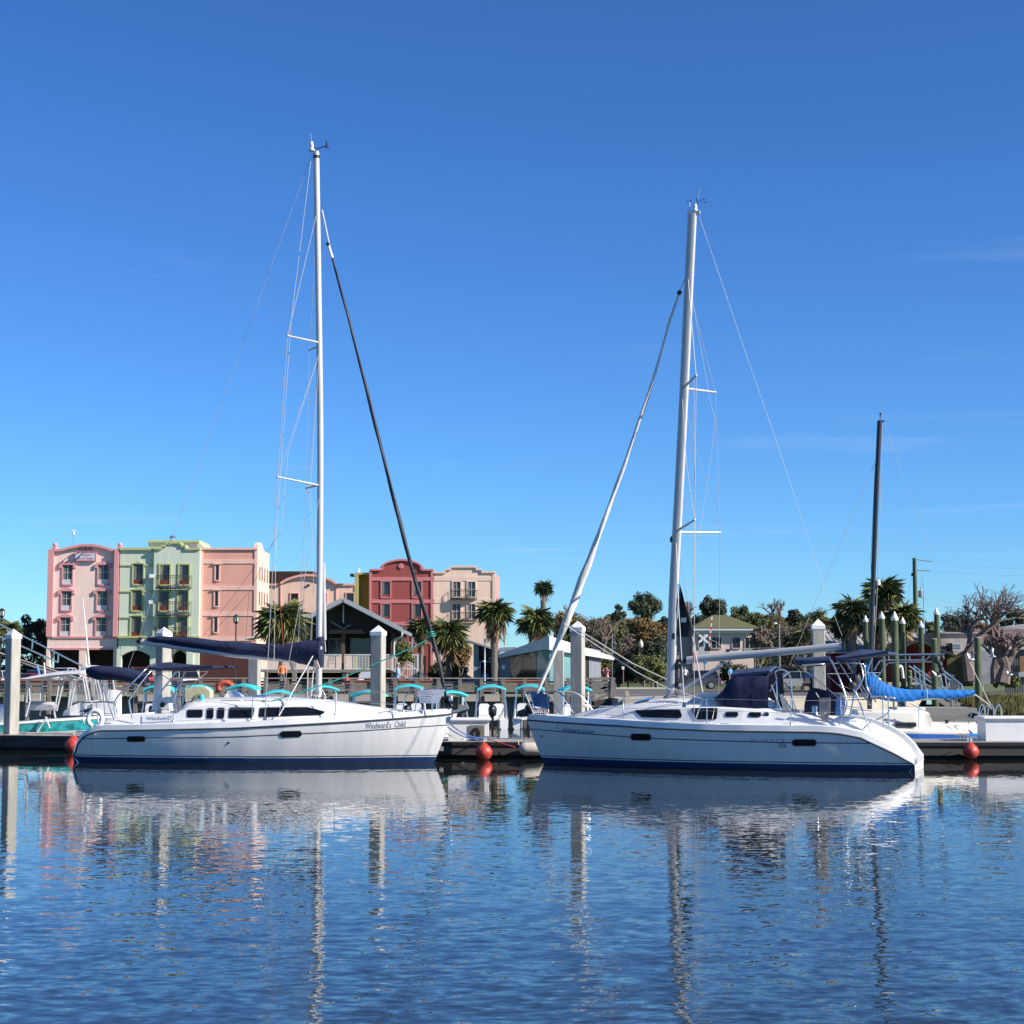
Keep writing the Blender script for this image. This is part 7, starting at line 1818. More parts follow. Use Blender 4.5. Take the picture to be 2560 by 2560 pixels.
def bare(label, px, base_y, ytop, Y, depth=6, r=.2, lean=(0, 0), spread=.62, seed=1, wide=1.0):
    rnd = random.Random(seed); b = at(px, base_y, Y); H = ZZ(ytop, Y) - b.z
    t = thing("bare_tree", label, "tree", b, 0, "bare winter trees")
    m = MB(); ends = []
    def grow(p, d, L_, r_, k):
        q = p + d * L_; mid = p + d * L_ * .5 + V((rnd.uniform(-1, 1), rnd.uniform(-1, 1), rnd.uniform(-.5, .5))) * L_ * .07
        m.path([p, mid, q], [r_, r_ * .85, r_ * .7], 6 if r_ > .06 else (4 if r_ > .02 else 3), cap=False); ends.append(q)
        if k == 0: return
        for i in range(3 if rnd.random() < .6 else 2):
            nd = (d + V((rnd.uniform(-1, 1), rnd.uniform(-1, 1), rnd.uniform(-.5, .7))) * spread).normalized()
            if nd.z < -.25: nd.z *= -.4
            grow(q, nd, L_ * rnd.uniform(.62, .88), r_ * .6, k - 1)
    d = V((lean[0], lean[1], 1)).normalized()
    grow(V((0, 0, -.3)), d, 1.6, r * 10 / H, depth)
    s_ = H / max(p.z for p in ends)
    m.v = [V((p.x * s_ * wide, p.y * s_, p.z * s_)) for p in m.v]
    m.build("trunk_and_branches", twig, t)
bare("broad bare tree over the grey buildings, left one of the pair at the right edge", 2425, 1690, 1468, 116, 6, .17, (-.1, 0), .8, 5, 1.25)
bare("upright bare tree at the right edge, right one of the pair", 2490, 1695, 1455, 119, 6, .17, (.06, 0), .7, 8, 1.1)
bare("thick-trunked bare tree low at the right edge by the corrugated shed", 2505, 1700, 1575, 112, 5, .26, (.25, 0), .8, 12)
bare("bare oak silhouetted on the skyline right of the house", 1948, 1600, 1493, 262, 5, .34, (.05, 0), .7, 4)
bare("pale bare tree behind the black sail corner", 1726, 1600, 1502, 245, 5, .22, (0, 0), .7, 9)
bare("leafless tree beside the white jib above the rusty tree", 1412, 1600, 1508, 232, 5, .2, (0, 0), .7, 15)
bare("pale dead branches in the thicket above the white building", 1505, 1640, 1552, 180, 5, .14, (.2, 0), .7, 21)

# ================================================================== house with the olive roof
OY = 216.0
t = thing("house", "cream house with olive-green hip roof behind the right boat's boom", "house", (rx(1810, OY), OY, LZ))
creamw = mat("cream_stucco", (.62, .50, .44), .9, var=.05, scale=.6)
R3(MB(), 1733, 1580, 1886, 1712, OY, -1.0, 8).build("wall", creamw, t, world=True)
rf = mat("olive_shingles", (.105, .105, .045), .9, var=.15, scale=8, bump=.3)
zE, zR = ZZ(1570, OY), ZZ(1537, OY + 4); a, b, c_, d_ = (V((rx(1728, OY), OY, zE)), V((rx(1902, OY), OY, zE)), V((rx(1902, OY), OY + 10, zE)), V((rx(1728, OY), OY + 10, zE)))
r0, r1 = V((rx(1792, OY), OY + 5, zR)), V((rx(1830, OY), OY + 5, zR))
m = MB(); m.add([a, b, c_, d_, r0, r1], [(0, 1, 5, 4), (1, 2, 5), (2, 3, 4, 5), (3, 0, 4), (0, 3, 2, 1)]); m.build("roof", rf, t, world=True)
R3(MB(), 1729, 1571, 1887, 1576, OY, -.05, 9.8).build("gutter", whitef, t, world=True)
R3(MB(), 1733, 1576.5, 1884, 1582.5, OY, -.35, 9).build("fascia", whitef, t, world=True)
for x0, y0, x1, y1 in ((1746, 1594, 1771, 1620), (1778, 1594, 1802, 1620), (1830, 1594, 1849, 1620), (1862, 1594, 1884, 1622)):
    window(t, x0, y0, x1, y1, OY + 1.0, creamw, 1.5, curtain=False, mull=(x0 != 1830))
m = MB(); R3(m, 1858, 1621, 1912, 1623, OY - 2, 0, .1); R3(m, 1858, 1627, 1912, 1628, OY - 2, 0, .1)
for k in range(10): R3(m, 1859 + 5.8 * k, 1621, 1860.3 + 5.8 * k, 1634, OY - 2, 0, .1)
m.build("balcony_railing", whitef, t, world=True)
R3(MB(), 1690, 1590, 1733, 1712, OY, -1.6, 7).build("side_wing", mat("shade_toned_stucco", (.30, .27, .26), .9), t, world=True)  # wing greyer than the cream wall: shade put into its colour

# ================================================================== red shed and grey buildings at the right
KY = 133.0
t = thing("red_shed", "long red waterfront shed with pale ribbed metal roof and dark gable", "shed", (rx(2250, KY), KY, LZ))
tin = mat("weathered_tin_roof", (.46, .44, .42), .55, .15, var=.3, scale=1.2, stretch=(.4, 2, 2), var2=(.20, .19, .18))
shedr = mat("barn_red_boards", (.16, .015, .012), .85, var=.25, scale=4, stretch=(6, 1, .3))
zE, zR = ZZ(1630, KY), ZZ(1576, KY + 5); x0, x1 = rx(2064, KY), rx(2332, KY)
m = MB(); m.prism([V((x0, KY, zE)), V((x1, KY, zE)), V((x1 - .4, KY + 5, zR)), V((x0 - .1, KY + 5, zR))], (0, 0, -.1)); rt = m.build("roof", tin, t, world=True)
for k in range(22):
    f = k / 21; a = V((x0 + (x1 - x0) * f, KY - .01, zE + .02)); b = V((x0 - .1 + (x1 - x0 - .3) * f, KY + 5, zR + .02)); MB().beam(a, b, .05, .05).build("roof_rib", tin, rt, world=True)
m = MB(); m.bb((x0 + .4, KY + .6, LZ), (x1 - .3, KY + 8, zE)); m.build("wall", shedr, t, world=True)
m = MB(); m.prism([V((x0, KY + 5.1, zR)), V((x1, KY + 5.1, zR)), V((x1, KY + 10, zE)), V((x0, KY + 10, zE))], (0, 0, -.1)); m.build("rear_roof", tin, t, world=True)
GYY = 126.0
gp = [(2216, 1624), (2245, 1617), (2275, 1604), (2290, 1600), (2306, 1603), (2340, 1620), (2382, 1637)]
m = MB(); PR(m, gp[:] + [(2384, 1643), (2340, 1627), (2306, 1609), (2290, 1606), (2275, 1610), (2245, 1623), (2216, 1630)], GYY, .6, 8); m.build("porch_roof", mat("dark_green_metal", (.02, .026, .024), .6), t, world=True)
m = MB(); PR(m, [(2218, 1630)] + [(x, y + 6) for x, y in gp[1:6]] + [(2364, 1640), (2364, 1712), (2218, 1712)], GYY + 1.4, 0, 6); m.build("front_wall", shedr, t, world=True)
for x, w in ((2256, 4), (2300, 14)): R3(MB(), x, 1640, x + w, 1712, GYY + 1.35, 0, .1).build("door", mat("dark_shed_door", (.06, .006, .006), .8), t, world=True)
R3(MB(), 2205, 1706, 2290, 1716, 124, 1.6, 3).build("loading_platform", concr2, t, world=True)
R3(MB(), 2208, 1712, 2300, 1735, 123, .5, 3).build("platform_base", darkin, t, world=True)
t = thing("stucco_building", "weathered grey stucco building with a stepped parapet and boxed cooler on its wall", "building", (rx(2400, 128), 128, LZ))
stw = mat("weathered_stucco", (.34, .29, .245), .95, var=.22, scale=1.2, bump=.4, bscale=12)
R3(MB(), 2350, 1582, 2457, 1640, 129, 0, 7).build("wall", stw, t, world=True)
R3(MB(), 2348, 1580, 2459, 1584, 129, .2, 7.2).build("parapet", stw, t, world=True)
R3(MB(), 2365, 1639, 2428, 1716, 127, 0, 5).build("olive_wall", mat("mossy_olive_wall", (.085, .075, .03), .95, var=.4, scale=1.5), t, world=True)
R3(MB(), 2430, 1626, 2492, 1710, 126, 0, 6).build("grey_wall", mat("stained_grey_wall", (.26, .26, .27), .95, var=.3, scale=1.2, bump=.4), t, world=True)
o = R3(MB(), 2372, 1609, 2394, 1627, 128.6, .9, .3).build("cooler_box", mat("grey_cooler", (.45, .48, .52), .6), t, world=True)
R3(MB(), 2366, 1608, 2372, 1626, 128.6, .8, .3).build("cooler_side", blackp, t, world=True)
for k in range(3): R3(MB(), 2374, 1612 + 4.5 * k, 2392, 1613.2 + 4.5 * k, 128.6, .93, 0).build("cooler_louvre", blackp, o, world=True)
t = thing("corrugated_shed", "low shed of grey corrugated sheets with a rusty brown roof at the right edge", "shed", (rx(2530, 130), 130, LZ))
m = MB(); n = 44
xa, xb = rx(2506, 127), rx(2600, 127)
a = []
for k in range(n + 1):
    x = xa + (xb - xa) * k / n; y = 127 + (.05 if k % 2 else -.05); a += [V((x, y, LZ)), V((x, y, ZZ(1622, 127)))]
m.add(a, [(2 * k, 2 * k + 1, 2 * k + 3, 2 * k + 2) for k in range(n)]); m.build("corrugated_wall", mat("corrugated_zinc", (.30, .31, .32), .5, .3, var=.25, scale=1), t, world=True)
m = MB(); PR(m, [(2500, 1624), (2500, 1618), (2620, 1618), (2620, 1624)], 127, .4, .3); m.build("eave", tin, t, world=True)
m = MB(); m.prism([V((rx(2470, 130), 128, ZZ(1618, 128))), V((rx(2640, 130), 128, ZZ(1618, 128))), V((rx(2640, 130), 136, ZZ(1572, 136))), V((rx(2480, 130), 136, ZZ(1572, 136)))], (0, 0, -.15)); m.build("roof", mat("rusty_brown_roof", (.13, .085, .07), .85, var=.35, scale=1.5), t, world=True)
m = MB(); PR(m, [(2495, 1577), (2520, 1566), (2560, 1560), (2640, 1556), (2640, 1572), (2520, 1576)], 140, 0, 4); m.build("upper_roof", tin, t, world=True)
R3(MB(), 2547, 1640, 2600, 1682, 126.4, .0, .2).build("brown_panel", mat("rusty_panel", (.20, .11, .06), .9, var=.3, scale=2), t, world=True)
o = R3(MB(), 2543, 1680, 2640, 1692, 121, 0, 3).build("upturned_skiff", mat("grey_skiff", (.30, .30, .31), .7), None); tag(o, "grey upturned skiff on the bank at the right edge", "boat")

# ================================================================== green timber piles
piles_m = mat("green_treated_timber", (.075, .098, .045), .85, var=.35, scale=3, bump=.4, stretch=(2, 2, .25), var2=(.03, .045, .022))
capcone = mat("white_cone_cap", (.70, .69, .62), .5, var=.05)
def tpile(px, ytop, ybot, Y, wpx, label, cap=True):
    p = at(px, ytop, Y); zb = max(-1.0, ZZ(ybot, Y)) ; r = wpx * S(Y) / 2
    t = thing("timber_pile", label, "pile", (p.x, Y, zb), 0, "green timber piles by the red shed")
    zt = p.z - zb
    c = r * 2.6 if cap else 0
    MB().path([(0, 0, -.3), (0, 0, zt * .5), (0, 0, zt - c * .8)], [r * 1.06, r, r * .96], 14).build("shaft", piles_m, t, smooth=40)
    if cap: MB().lathe((0, 0, zt - c), [(r * 1.06, 0), (r * 1.1, c * .3), (r * 1.0, c * .32), (r * .45, c * .72), (.02, c)], 14).build("cone_cap", capcone, t, smooth=30)
    else: MB().lathe((0, 0, zt - .0), [(r * .9, 0), (r * .9, .03), (.02, .05)], 12).build("cut_top", concr2, t)
tpile(2163.5, 1538, 1700, 112, 13, "white-capped timber pile just left of the dark mast")
tpile(2204, 1528.5, 1705, 110, 14.5, "white-capped timber pile just right of the dark mast")
tpile(2236, 1528, 1710, 108, 18, "thickest white-capped timber pile, middle of the row before the shed")
tpile(2256, 1542, 1706, 111, 13.5, "white-capped timber pile right next to the thickest one")
tpile(2302, 1551, 1712, 112, 13.5, "lowest white-capped timber pile, over the gangway rail")
tpile(2341, 1519, 1700, 110, 14, "tallest white-capped timber pile behind an uncapped one")
tpile(2335, 1598, 1770, 106, 17, "uncapped timber pile standing in the gangway foot", False)
tpile(2443, 1595, 1768, 104, 17, "uncapped timber pile alone at the right by the marsh", False)
tpile(2274, 1678, 1709, 110, 12, "short timber stub beside the white bent pipe", False)
m = MB(); m.path(smooth_path([at(2258, 1696, 109), at(2256, 1680, 109), at(2254, 1668, 109), at(2250, 1665, 109), at(2247, 1669, 109)], 4), .085, 8); tag(m.build("bent_pipe", white, None, smooth=50), "white bent vent pipe between the timber piles", "pipe")
# gangway to the shed
def gangway(label, rails, posts_, Y, w, deckq=None, r=.05):
    t = thing("gangway", label, "gangway", at(rails[0][0][0], rails[0][0][1], Y))
    for (a, b) in rails:
        for off in ((0, w) if r > .04 else (0,)): MB().tube(at(*a, Y) + V((0, off, 0)) - V(t.location), at(*b, Y) + V((0, off, 0)) - V(t.location), r, r, 7).build("handrail", steel, t, smooth=40)
    for (a, b) in posts_:
        for off in (0,): MB().tube(at(*a, Y) + V((0, off, 0)) - V(t.location), at(*b, Y) + V((0, off, 0)) - V(t.location), r * .8, r * .8, 6).build("post", steel, t, smooth=40)
    if deckq: MB().prism([at(x, y, Y) - V(t.location) for x, y in deckq], (0, w, 0)).build("deck", dockwood, t)
gangway("aluminium gangway with silver handrails leading down from the red shed", [((2284, 1664), (2380, 1735)), ((2286, 1692), (2376, 1752)), ((2358, 1676), (2404, 1712)), ((2404, 1712), (2409, 1738))],
        [((2286, 1664), (2291, 1716)), ((2297, 1674), (2303, 1722)), ((2309, 1683), (2314, 1728)), ((2350, 1680), (2358, 1722)), ((2362, 1682), (2368, 1726)), ((2396, 1710), (2400, 1742))], 106.5, 1.3, [(2282, 1712), (2300, 1712), (2420, 1766), (2370, 1770)])
gangway("long grey gangway rails descending behind the leftmost capped pile", [((-60, 1530), (212, 1668)), ((-60, 1565), (146, 1656))], [((20, 1571), (20, 1604)), ((82, 1598), (80, 1622)), ((146, 1633), (145, 1656))], 74, 1.2, [(-60, 1614), (150, 1694), (212, 1702), (212, 1704), (-60, 1618)], .034)
o = tag(MB().bb((XX(2240, 103, 1760), 101, -.1), (XX(2420, 103, 1760), 105, .42)).build("landing_float", dockwood), "low grey landing float at the foot of the silver gangway", "float")

# ================================================================== people
def person(label, px, yfeet, Y, h, shirt, trouser, pose="stand", face=0.0, hat=None, hidden=0.0, zf=None, hair=(.05, .035, .025)):
    f = at(px, yfeet, Y)
    t = thing("person", label, "person", (f.x, Y, f.z), face, "people on the waterfront")
    s_ = h / 1.75
    J = {"pel": (0, 0, .95), "chest": (0, -.01, 1.28), "neck": (0, 0, 1.48), "head": (0, -.015, 1.60), "top": (0, -.01, 1.72)}
    st = .16 if pose == "walk" else .03
    lg = {"hipL": (.09, 0, .90), "kneeL": (.10, -st, .49), "ankL": (.10, -st * .4, .07), "toeL": (.11, -st * .4 - .15, .03), "hipR": (-.09, 0, .90), "kneeR": (-.10, st * .3, .49), "ankR": (-.10, st * 1.5, .09), "toeR": (-.11, st * 1.5 - .14, .04)}
    if pose == "raise": ar = {"shL": (.19, 0, 1.42), "elL": (.28, -.22, 1.40), "haL": (.10, -.24, 1.60), "shR": (-.19, 0, 1.42), "elR": (-.28, -.22, 1.40), "haR": (-.10, -.24, 1.60)}
    else: ar = {"shL": (.19, 0, 1.42), "elL": (.26, .02 + st * .3, 1.15), "haL": (.25, -.08 + st * .4, .90), "shR": (-.19, 0, 1.42), "elR": (-.26, .02 - st * .3, 1.15), "haR": (-.25, -.10 - st * .6, .92)}
    J.update(lg); J.update(ar)
    if pose == "sit":
        for k in ("hip", "knee", "ank", "toe"):
            for sd_ in "LR": x = .1 if sd_ == "L" else -.1; J[k + sd_] = {"hip": (x, -.02, .46), "knee": (x, -.45, .48), "ank": (x, -.45, .08), "toe": (x, -.6, .04)}[k]
        dz = -.47
        for k in ("pel", "chest", "neck", "head", "top", "shL", "elL", "haL", "shR", "elR", "haR"): p = J[k]; J[k] = (p[0], p[1], p[2] + dz)
    rad = {"pel": .15, "chest": .165, "neck": .06, "head": .105, "top": .07, "hip": .10, "knee": .065, "ank": .045, "toe": .035, "sh": .075, "el": .048, "ha": .04}
    E = [("pel", "chest"), ("chest", "neck"), ("neck", "head"), ("head", "top")]
    for sd_ in "LR": E += [("pel", "hip" + sd_), ("hip" + sd_, "knee" + sd_), ("knee" + sd_, "ank" + sd_), ("ank" + sd_, "toe" + sd_), ("chest", "sh" + sd_), ("sh" + sd_, "el" + sd_), ("el" + sd_, "ha" + sd_)]
    names = list(J); me = bpy.data.meshes.new("body")
    me.from_pydata([tuple(c * s_ for c in J[k]) for k in names], [(names.index(a), names.index(b)) for a, b in E], [])
    o = bpy.data.objects.new("body", me); COL.objects.link(o)
    md = o.modifiers.new("s", 'SKIN')
    for i, k in enumerate(names):
        r_ = rad.get(k, rad.get(k[:-1], .06)) * s_; sv = me.skin_vertices[0].data[i]; sv.radius = (r_, r_ * (.72 if k in ("pel", "chest") else 1)); sv.use_root = (k == "pel")
    o.modifiers.new("u", 'SUBSURF').levels = 1
    dg = bpy.context.evaluated_depsgraph_get(); nm = bpy.data.meshes.new_from_object(o.evaluated_get(dg))
    bpy.data.objects.remove(o)
    skin = mat("skin", (.42, .25, .17), .6)
    sm = mat("shirt_%s" % "_".join(str(int(c * 99)) for c in shirt), shirt, .85); tm = mat("trousers_%s" % "_".join(str(int(c * 99)) for c in trouser), trouser, .85); hm = mat("hair_%s" % "_".join(str(int(c * 99)) for c in (hat or hair)), hat or hair, .8)
    nm.materials.clear()
    for q_ in (skin, sm, tm, hm): nm.materials.append(q_)
    off = -.47 * s_ if pose == "sit" else 0
    for p in nm.polygons:
        c = p.center; z = (c.z - off) / s_; x = abs(c.x) / s_
        p.material_index = 3 if z > 1.66 or (z > 1.54 and c.y > .03) else (0 if z > 1.49 else (0 if x > .21 and (z < 1.18 or pose == "raise" and z > 1.5) else (1 if z > .93 or (x > .2 and z > 1.0) else 2)))
        if pose == "sit": p.material_index = p.material_index if c.z / s_ > .5 else 2
        p.use_smooth = True
    b = bpy.data.objects.new("body", nm); COL.objects.link(b); b.parent = t
    if hat:
        m = MB(); m.lathe((0, -.01 * s_, 1.66 * s_ + off), [(.115 * s_, 0), (.12 * s_, .04 * s_), (.09 * s_, .1 * s_), (.02, .12 * s_)], 10); m.prism([(x * s_, y * s_, 1.665 * s_ + off) for x, y in ((-.09, -.1), (.09, -.1), (.06, -.22), (-.06, -.22))], (0, 0, .015)); m.build("cap", hm, t, smooth=50)
    return t
person("person in khaki shirt and pale cap walking up the gangway at the right", 2383, 1768, 104.5, 1.85, (.46, .40, .30), (.42, .38, .30), "walk", R(185), (.6, .6, .58))
person("person in light blue shirt and cap walking on the boardwalk beside the capped pile", 994, 1735, 100.9, 1.72, (.22, .42, .75), (.05, .05, .06), "walk", R(90), (.35, .33, .33))
person("person in orange shirt standing behind the boardwalk left of the left mast", 705, 1722, 112, 1.72, (.75, .20, .08), (.1, .1, .12), "stand", R(20))
person("person in pink shirt with raised arms at the right end of the boardwalk", 1517, 1724, 132, 1.7, (.70, .25, .32), (.5, .5, .52), "raise", R(-30))
person("person in white top beside the dark car, right of the right mast", 1713, 1712, 168, 1.68, (.7, .7, .66), (.05, .05, .08), "stand", R(180), None, hair=(.35, .25, .12))
person("person in orange top beyond the dodger, left of the silver car", 1846, 1712, 168, 1.68, (.7, .18, .08), (.05, .05, .06), "stand", R(10))
person("person in bright blue top by the dark hedge right of the dark car", 1826, 1712, 172, 1.72, (.10, .35, .70), (.35, .2, .15), "stand", R(30))
person("person in grey top close behind the orange one near the silver car", 1862, 1712, 168, 1.75, (.12, .12, .12), (.05, .05, .06), "stand", R(0))
for x, c, lab in ((867, (.65, .06, .06), "red shirt seated behind the boardwalk rail, left one of the pair"), (898, (.55, .55, .62), "white shirt seated behind the boardwalk rail, right one of the pair")):
    person("person in " + lab, x, 1736, 103.0, 1.7, c, (.06, .06, .10), "sit", R(0))

# ================================================================== vehicles
tyre = mat("black_tyre", (.015, .015, .016), .8); rimm = mat("alloy_rim", (.45, .45, .46), .3, .6); carglass = mat("car_glass", (.012, .015, .02), .05)
def vehicle(name, label, px, Y, rz, paint, kind="suv", L_=4.6, w=1.82, h=1.66, ybase=None):
    x = XX(px, Y, 1690)
    t = thing(name, label, "car" if kind != "pickup" else "pickup truck", (x, Y, LZ + .01), rz, "parked cars beyond the boardwalk")
    a = L_ / 2
    if kind == "suv": body = [(-a, .35), (-a, .75), (-a + .05, 1.0), (a - 1.05, 1.0), (a - .15, .88), (a, .65), (a, .35)]; roof = [(-a + .08, 1.0), (-a + .45, h - .06), (-a + .8, h), (a - 2.2, h - .02), (a - 1.25, 1.0)]
    elif kind == "sedan": body = [(-a, .35), (-a, .75), (-a + .1, .95), (a - 1.1, .95), (a - .1, .80), (a, .6), (a, .35)]; roof = [(-a + .6, .95), (-a + 1.4, h - .05), (-a + 1.9, h), (a - 2.0, h - .05), (a - 1.15, .95)]
    else: body = [(-a, .5), (-a, 1.10), (a - 1.2, 1.10), (a - .1, 1.05), (a, .8), (a, .45)]; roof = [(a - 3.2, 1.10), (a - 3.1, h - .05), (a - 2.8, h), (a - 2.0, h - .02), (a - 1.25, 1.10)]
    m = MB(); rings = []
    for yy, k in ((-w / 2, .96), (-w / 2 + .05, 1.0), (w / 2 - .05, 1.0), (w / 2, .96)): rings.append([V((px_ * (1 if k == 1 else .985), yy, .35 + (z - .35) * (1 if k == 1 else .97))) for px_, z in body])
    m.rings(rings); m.build("body", paint, t, smooth=30)
    m = MB(); rings = []
    for yy, k in ((-w / 2 + .16, .0), (-w / 2 + .05, 1)): pass
    for s_ in (-1, 1):
        pass
    rr = []
    for yy, top in ((-1, 0), (1, 0)): rr.append([V((px_, yy * (w / 2 - .03 - .17 * (z - roof[0][1]) / (h - roof[0][1])), z)) for px_, z in roof])
    m.rings(rr); g = m.build("cabin", carglass, t, smooth=20)
    m = MB(); k = roof[1:-1]; m.rings([[V((px_, -1 * (w / 2 - .19), z + .02)) for px_, z in k] + [V((px_, -1 * (w / 2 - .19), z - .06)) for px_, z in k[::-1]], [V((px_, (w / 2 - .19), z + .02)) for px_, z in k] + [V((px_, (w / 2 - .19), z - .06)) for px_, z in k[::-1]]]); m.build("roof", paint, t, smooth=30)
    mid = (roof[2][0] + roof[-2][0]) / 2
    for xq in [roof[0][0] + .1, mid, roof[-1][0] - .05]:
        tp = min(roof[1:-1], key=lambda r_: abs(r_[0] - xq))
        for s_ in (-1, 1): MB().beam((xq, s_ * (w / 2 - .03), roof[0][1]), (tp[0] if xq != mid else mid, s_ * (w / 2 - .18), h - .03), .05, .09).build("pillar", paint, t)
    for xw in (-a + .85, a - .9):
        for s_ in (-1, 1):
            MB().lathe((xw, s_ * (w / 2 - .11), .34), [(.12, -.11), (.34, -.11), (.345, 0), (.34, .115), (.24, .12)], 18, (0, 1, 0)).build("wheel", tyre, t, smooth=40)
            MB().lathe((xw, s_ * (w / 2 + .005), .34), [(.22, -.02), (.22, .012), (.05, .02)], 10, (0, s_, 0)).build("rim", rimm, t.children[-1], smooth=20)
    for s_ in (-1, 1):
        MB().box((-a + .02, s_ * (w / 2 - .2), .88 if kind != "pickup" else .95), (.08, .3, .22)).build("tail_light", mat("red_tail_lamp", (.45, .01, .01), .25), t)
        MB().box((a - .06, s_ * (w / 2 - .28), .72), (.1, .36, .16)).build("headlight", mat("headlight_glass", (.7, .7, .7), .1), t)
        MB().box((a - 1.55, s_ * (w / 2 + .06), 1.02 if kind != "pickup" else 1.2), (.12, .14, .12)).build("wing_mirror", paint, t)
    MB().box((-a - .02, 0, .48), (.12, w - .1, .22)).build("bumper", mat("dark_bumper", (.03, .03, .03), .6) if kind != "pickup" else steel, t)
    MB().box((a + .01, 0, .48), (.12, w - .1, .2)).build("bumper", mat("dark_bumper", (.03, .03, .03), .6) if kind != "pickup" else steel, t)
    MB().box((a + .02, 0, .66), (.03, .9, .2)).build("grille", blackp, t)
    return t
cp_ = lambda n, c: mat(n, c, .3, .2, var=.04, coat=.6)
grey, silver, wht, redc, navyc, blk = cp_("dark_grey_paint", (.05, .052, .058)), cp_("silver_paint", (.34, .38, .41)), cp_("white_paint", (.66, .66, .66)), cp_("red_paint", (.42, .02, .025)), cp_("navy_paint", (.015, .025, .07)), cp_("black_paint", (.012, .012, .014))
vehicle("parked_car", "dark grey hatchback-style car parked on the road just right of the right mast", 1737, 160, R(180), grey, "suv", 4.4, 1.8, 1.64)
vehicle("parked_car", "silver car beyond the dodger, half hidden by a capped pile", 1998, 147, R(4), silver, "sedan", 4.7, 1.8, 1.52)
vehicle("parked_car", "navy car with a long roof behind the silver one, above the dodger", 1928, 158, R(176), navyc, "suv", 5.0, 1.9, 1.9)
vehicle("parked_car", "dark car half hidden right of the capped pile behind the boom", 2085, 142, R(10), blk, "suv", 4.5, 1.8, 1.7)
vehicle("pickup_truck", "white pickup truck seen from behind before the pink hotel block", 158, 180, R(62), wht, "pickup", 5.6, 1.95, 1.95)
vehicle("parked_car", "small red and black car seen from behind left of the white pickup", 72, 174, R(80), redc, "sedan", 4.5, 1.85, 1.4)
vehicle("parked_car", "white car cut off by the left photo edge", 4, 172, R(60), wht, "suv", 4.5, 1.8, 1.65)
vehicle("parked_car", "dark blue car between the red car and the white pickup", 96, 186, R(95), navyc, "suv", 4.6, 1.85, 1.75)
vehicle("pickup_truck", "big red pickup truck facing the water below the green hotel block", 350, 176, R(-68), redc, "pickup", 5.7, 2.0, 2.0)
vehicle("parked_car", "white car with blue bumper right of the second capped pile", 468, 170, R(-70), wht, "suv", 4.8, 1.95, 1.85)
vehicle("parked_car", "white car roof showing behind the teal boat's radar dome", 245, 184, R(95), wht, "suv", 4.6, 1.85, 1.75)
vehicle("parked_car", "dark blue car in the shade left of the small shed", 1150, 150, R(0), navyc, "suv", 4.5, 1.8, 1.6)
# ================================================================== lamps, poles, signals
black_iron = mat("black_iron", (.012, .012, .013), .5)
lampg = mat("lamp_glass", (.55, .52, .48), .4)
def lantern(px, ytop, yhead, ybase, Y, label):
    b = at(px, ybase, Y); zt, zh = ZZ(ytop, Y) - b.z, ZZ(yhead, Y) - b.z
    t = thing("street_lamp", label, "street lamp", b, 0, "lantern street lamps")
    MB().path([(0, 0, 0), (0, 0, .5), (0, 0, .7), (0, 0, zh)], [.14, .12, .06, .055], 8).build("post", black_iron, t, smooth=30)
    H = zt - zh; MB().lathe((0, 0, zh), [(.06, 0), (.14, H * .12), (.2, H * .22), (.2, H * .26)], 8).build("lamp_base", black_iron, t)
    MB().lathe((0, 0, zh + H * .26), [(.19, 0), (.21, H * .2), (.21, H * .48)], 6).build("lamp_glass", lampg, t)
    for k in range(6): a = k * math.pi / 3; MB().beam((.2 * math.cos(a), .2 * math.sin(a), zh + H * .24), (.22 * math.cos(a), .22 * math.sin(a), zh + H * .76), .05, .05).build("glazing_bar", black_iron, t)
    MB().lathe((0, 0, zh + H * .74), [(.26, 0), (.24, H * .08), (.1, H * .2), (.02, H * .26)], 8).build("lamp_cap", black_iron, t)
lantern(588, 1536, 1561, 1712, 152, "black lantern street lamp before the salmon hotel block")
lantern(0, 1520, 1546, 1712, 150, "black lantern street lamp cut by the left photo edge")
b = at(1603, 1712, 170); t = thing("globe_lamp", "cream acorn-shaped lamp on a thin post in front of the dark bush", "street lamp", b)
MB().tube((0, 0, 0), (0, 0, ZZ(1628, 170) - LZ), .06).build("post", black_iron, t)
MB().lathe((0, 0, ZZ(1628, 170) - LZ), [(.12, 0), (.2, .12), (.22, .35), (.14, .6), (.05, .68), (.02, .8)], 10).build("globe", mat("cream_globe", (.6, .55, .42), .4), t, smooth=50)
def simple_pole(name, label, cat, px, ytop, ybase, Y, r, m_, top=None):
    b = at(px, ybase, Y); zt = ZZ(ytop, Y) - b.z
    t = thing(name, label, cat, b); MB().path([(0, 0, 0), (0, 0, zt)], [r * 1.15, r * .9], 8).build("pole", m_, t, smooth=40)
    return t, zt
t, zt = simple_pole("light_pole", "wooden light pole with a white lamp head above the brown scrub", "light pole", 1949, 1560, 1700, 178, .11, wood)
m = MB(); m.path(smooth_path([(0, 0, zt - .3), (-.25, -.1, zt + .1), (-.35, -.2, zt + .05)], 4), .04, 6); m.build("lamp_arm", steel, t); MB().ball((-.4, -.2, zt + .05), (.2, .14, .1), 8, 5).build("lamp_head", white, t, smooth=50)
t, zt = simple_pole("utility_pole", "tall green-brown utility pole with a grey transformer right of the palm clump", "utility pole", 2291, 1395, 1640, 138, .17, piles_m)
X = lambda x, y, Y=138: at(x, y, Y) - V(t.location)
MB().lathe(X(2303, 1494), [(.2, 0), (.22, .05), (.22, .52), (.18, .56), (.06, .58), (.06, .8)], 12).build("transformer", mat("grey_transformer", (.42, .44, .44), .5), t, smooth=40)
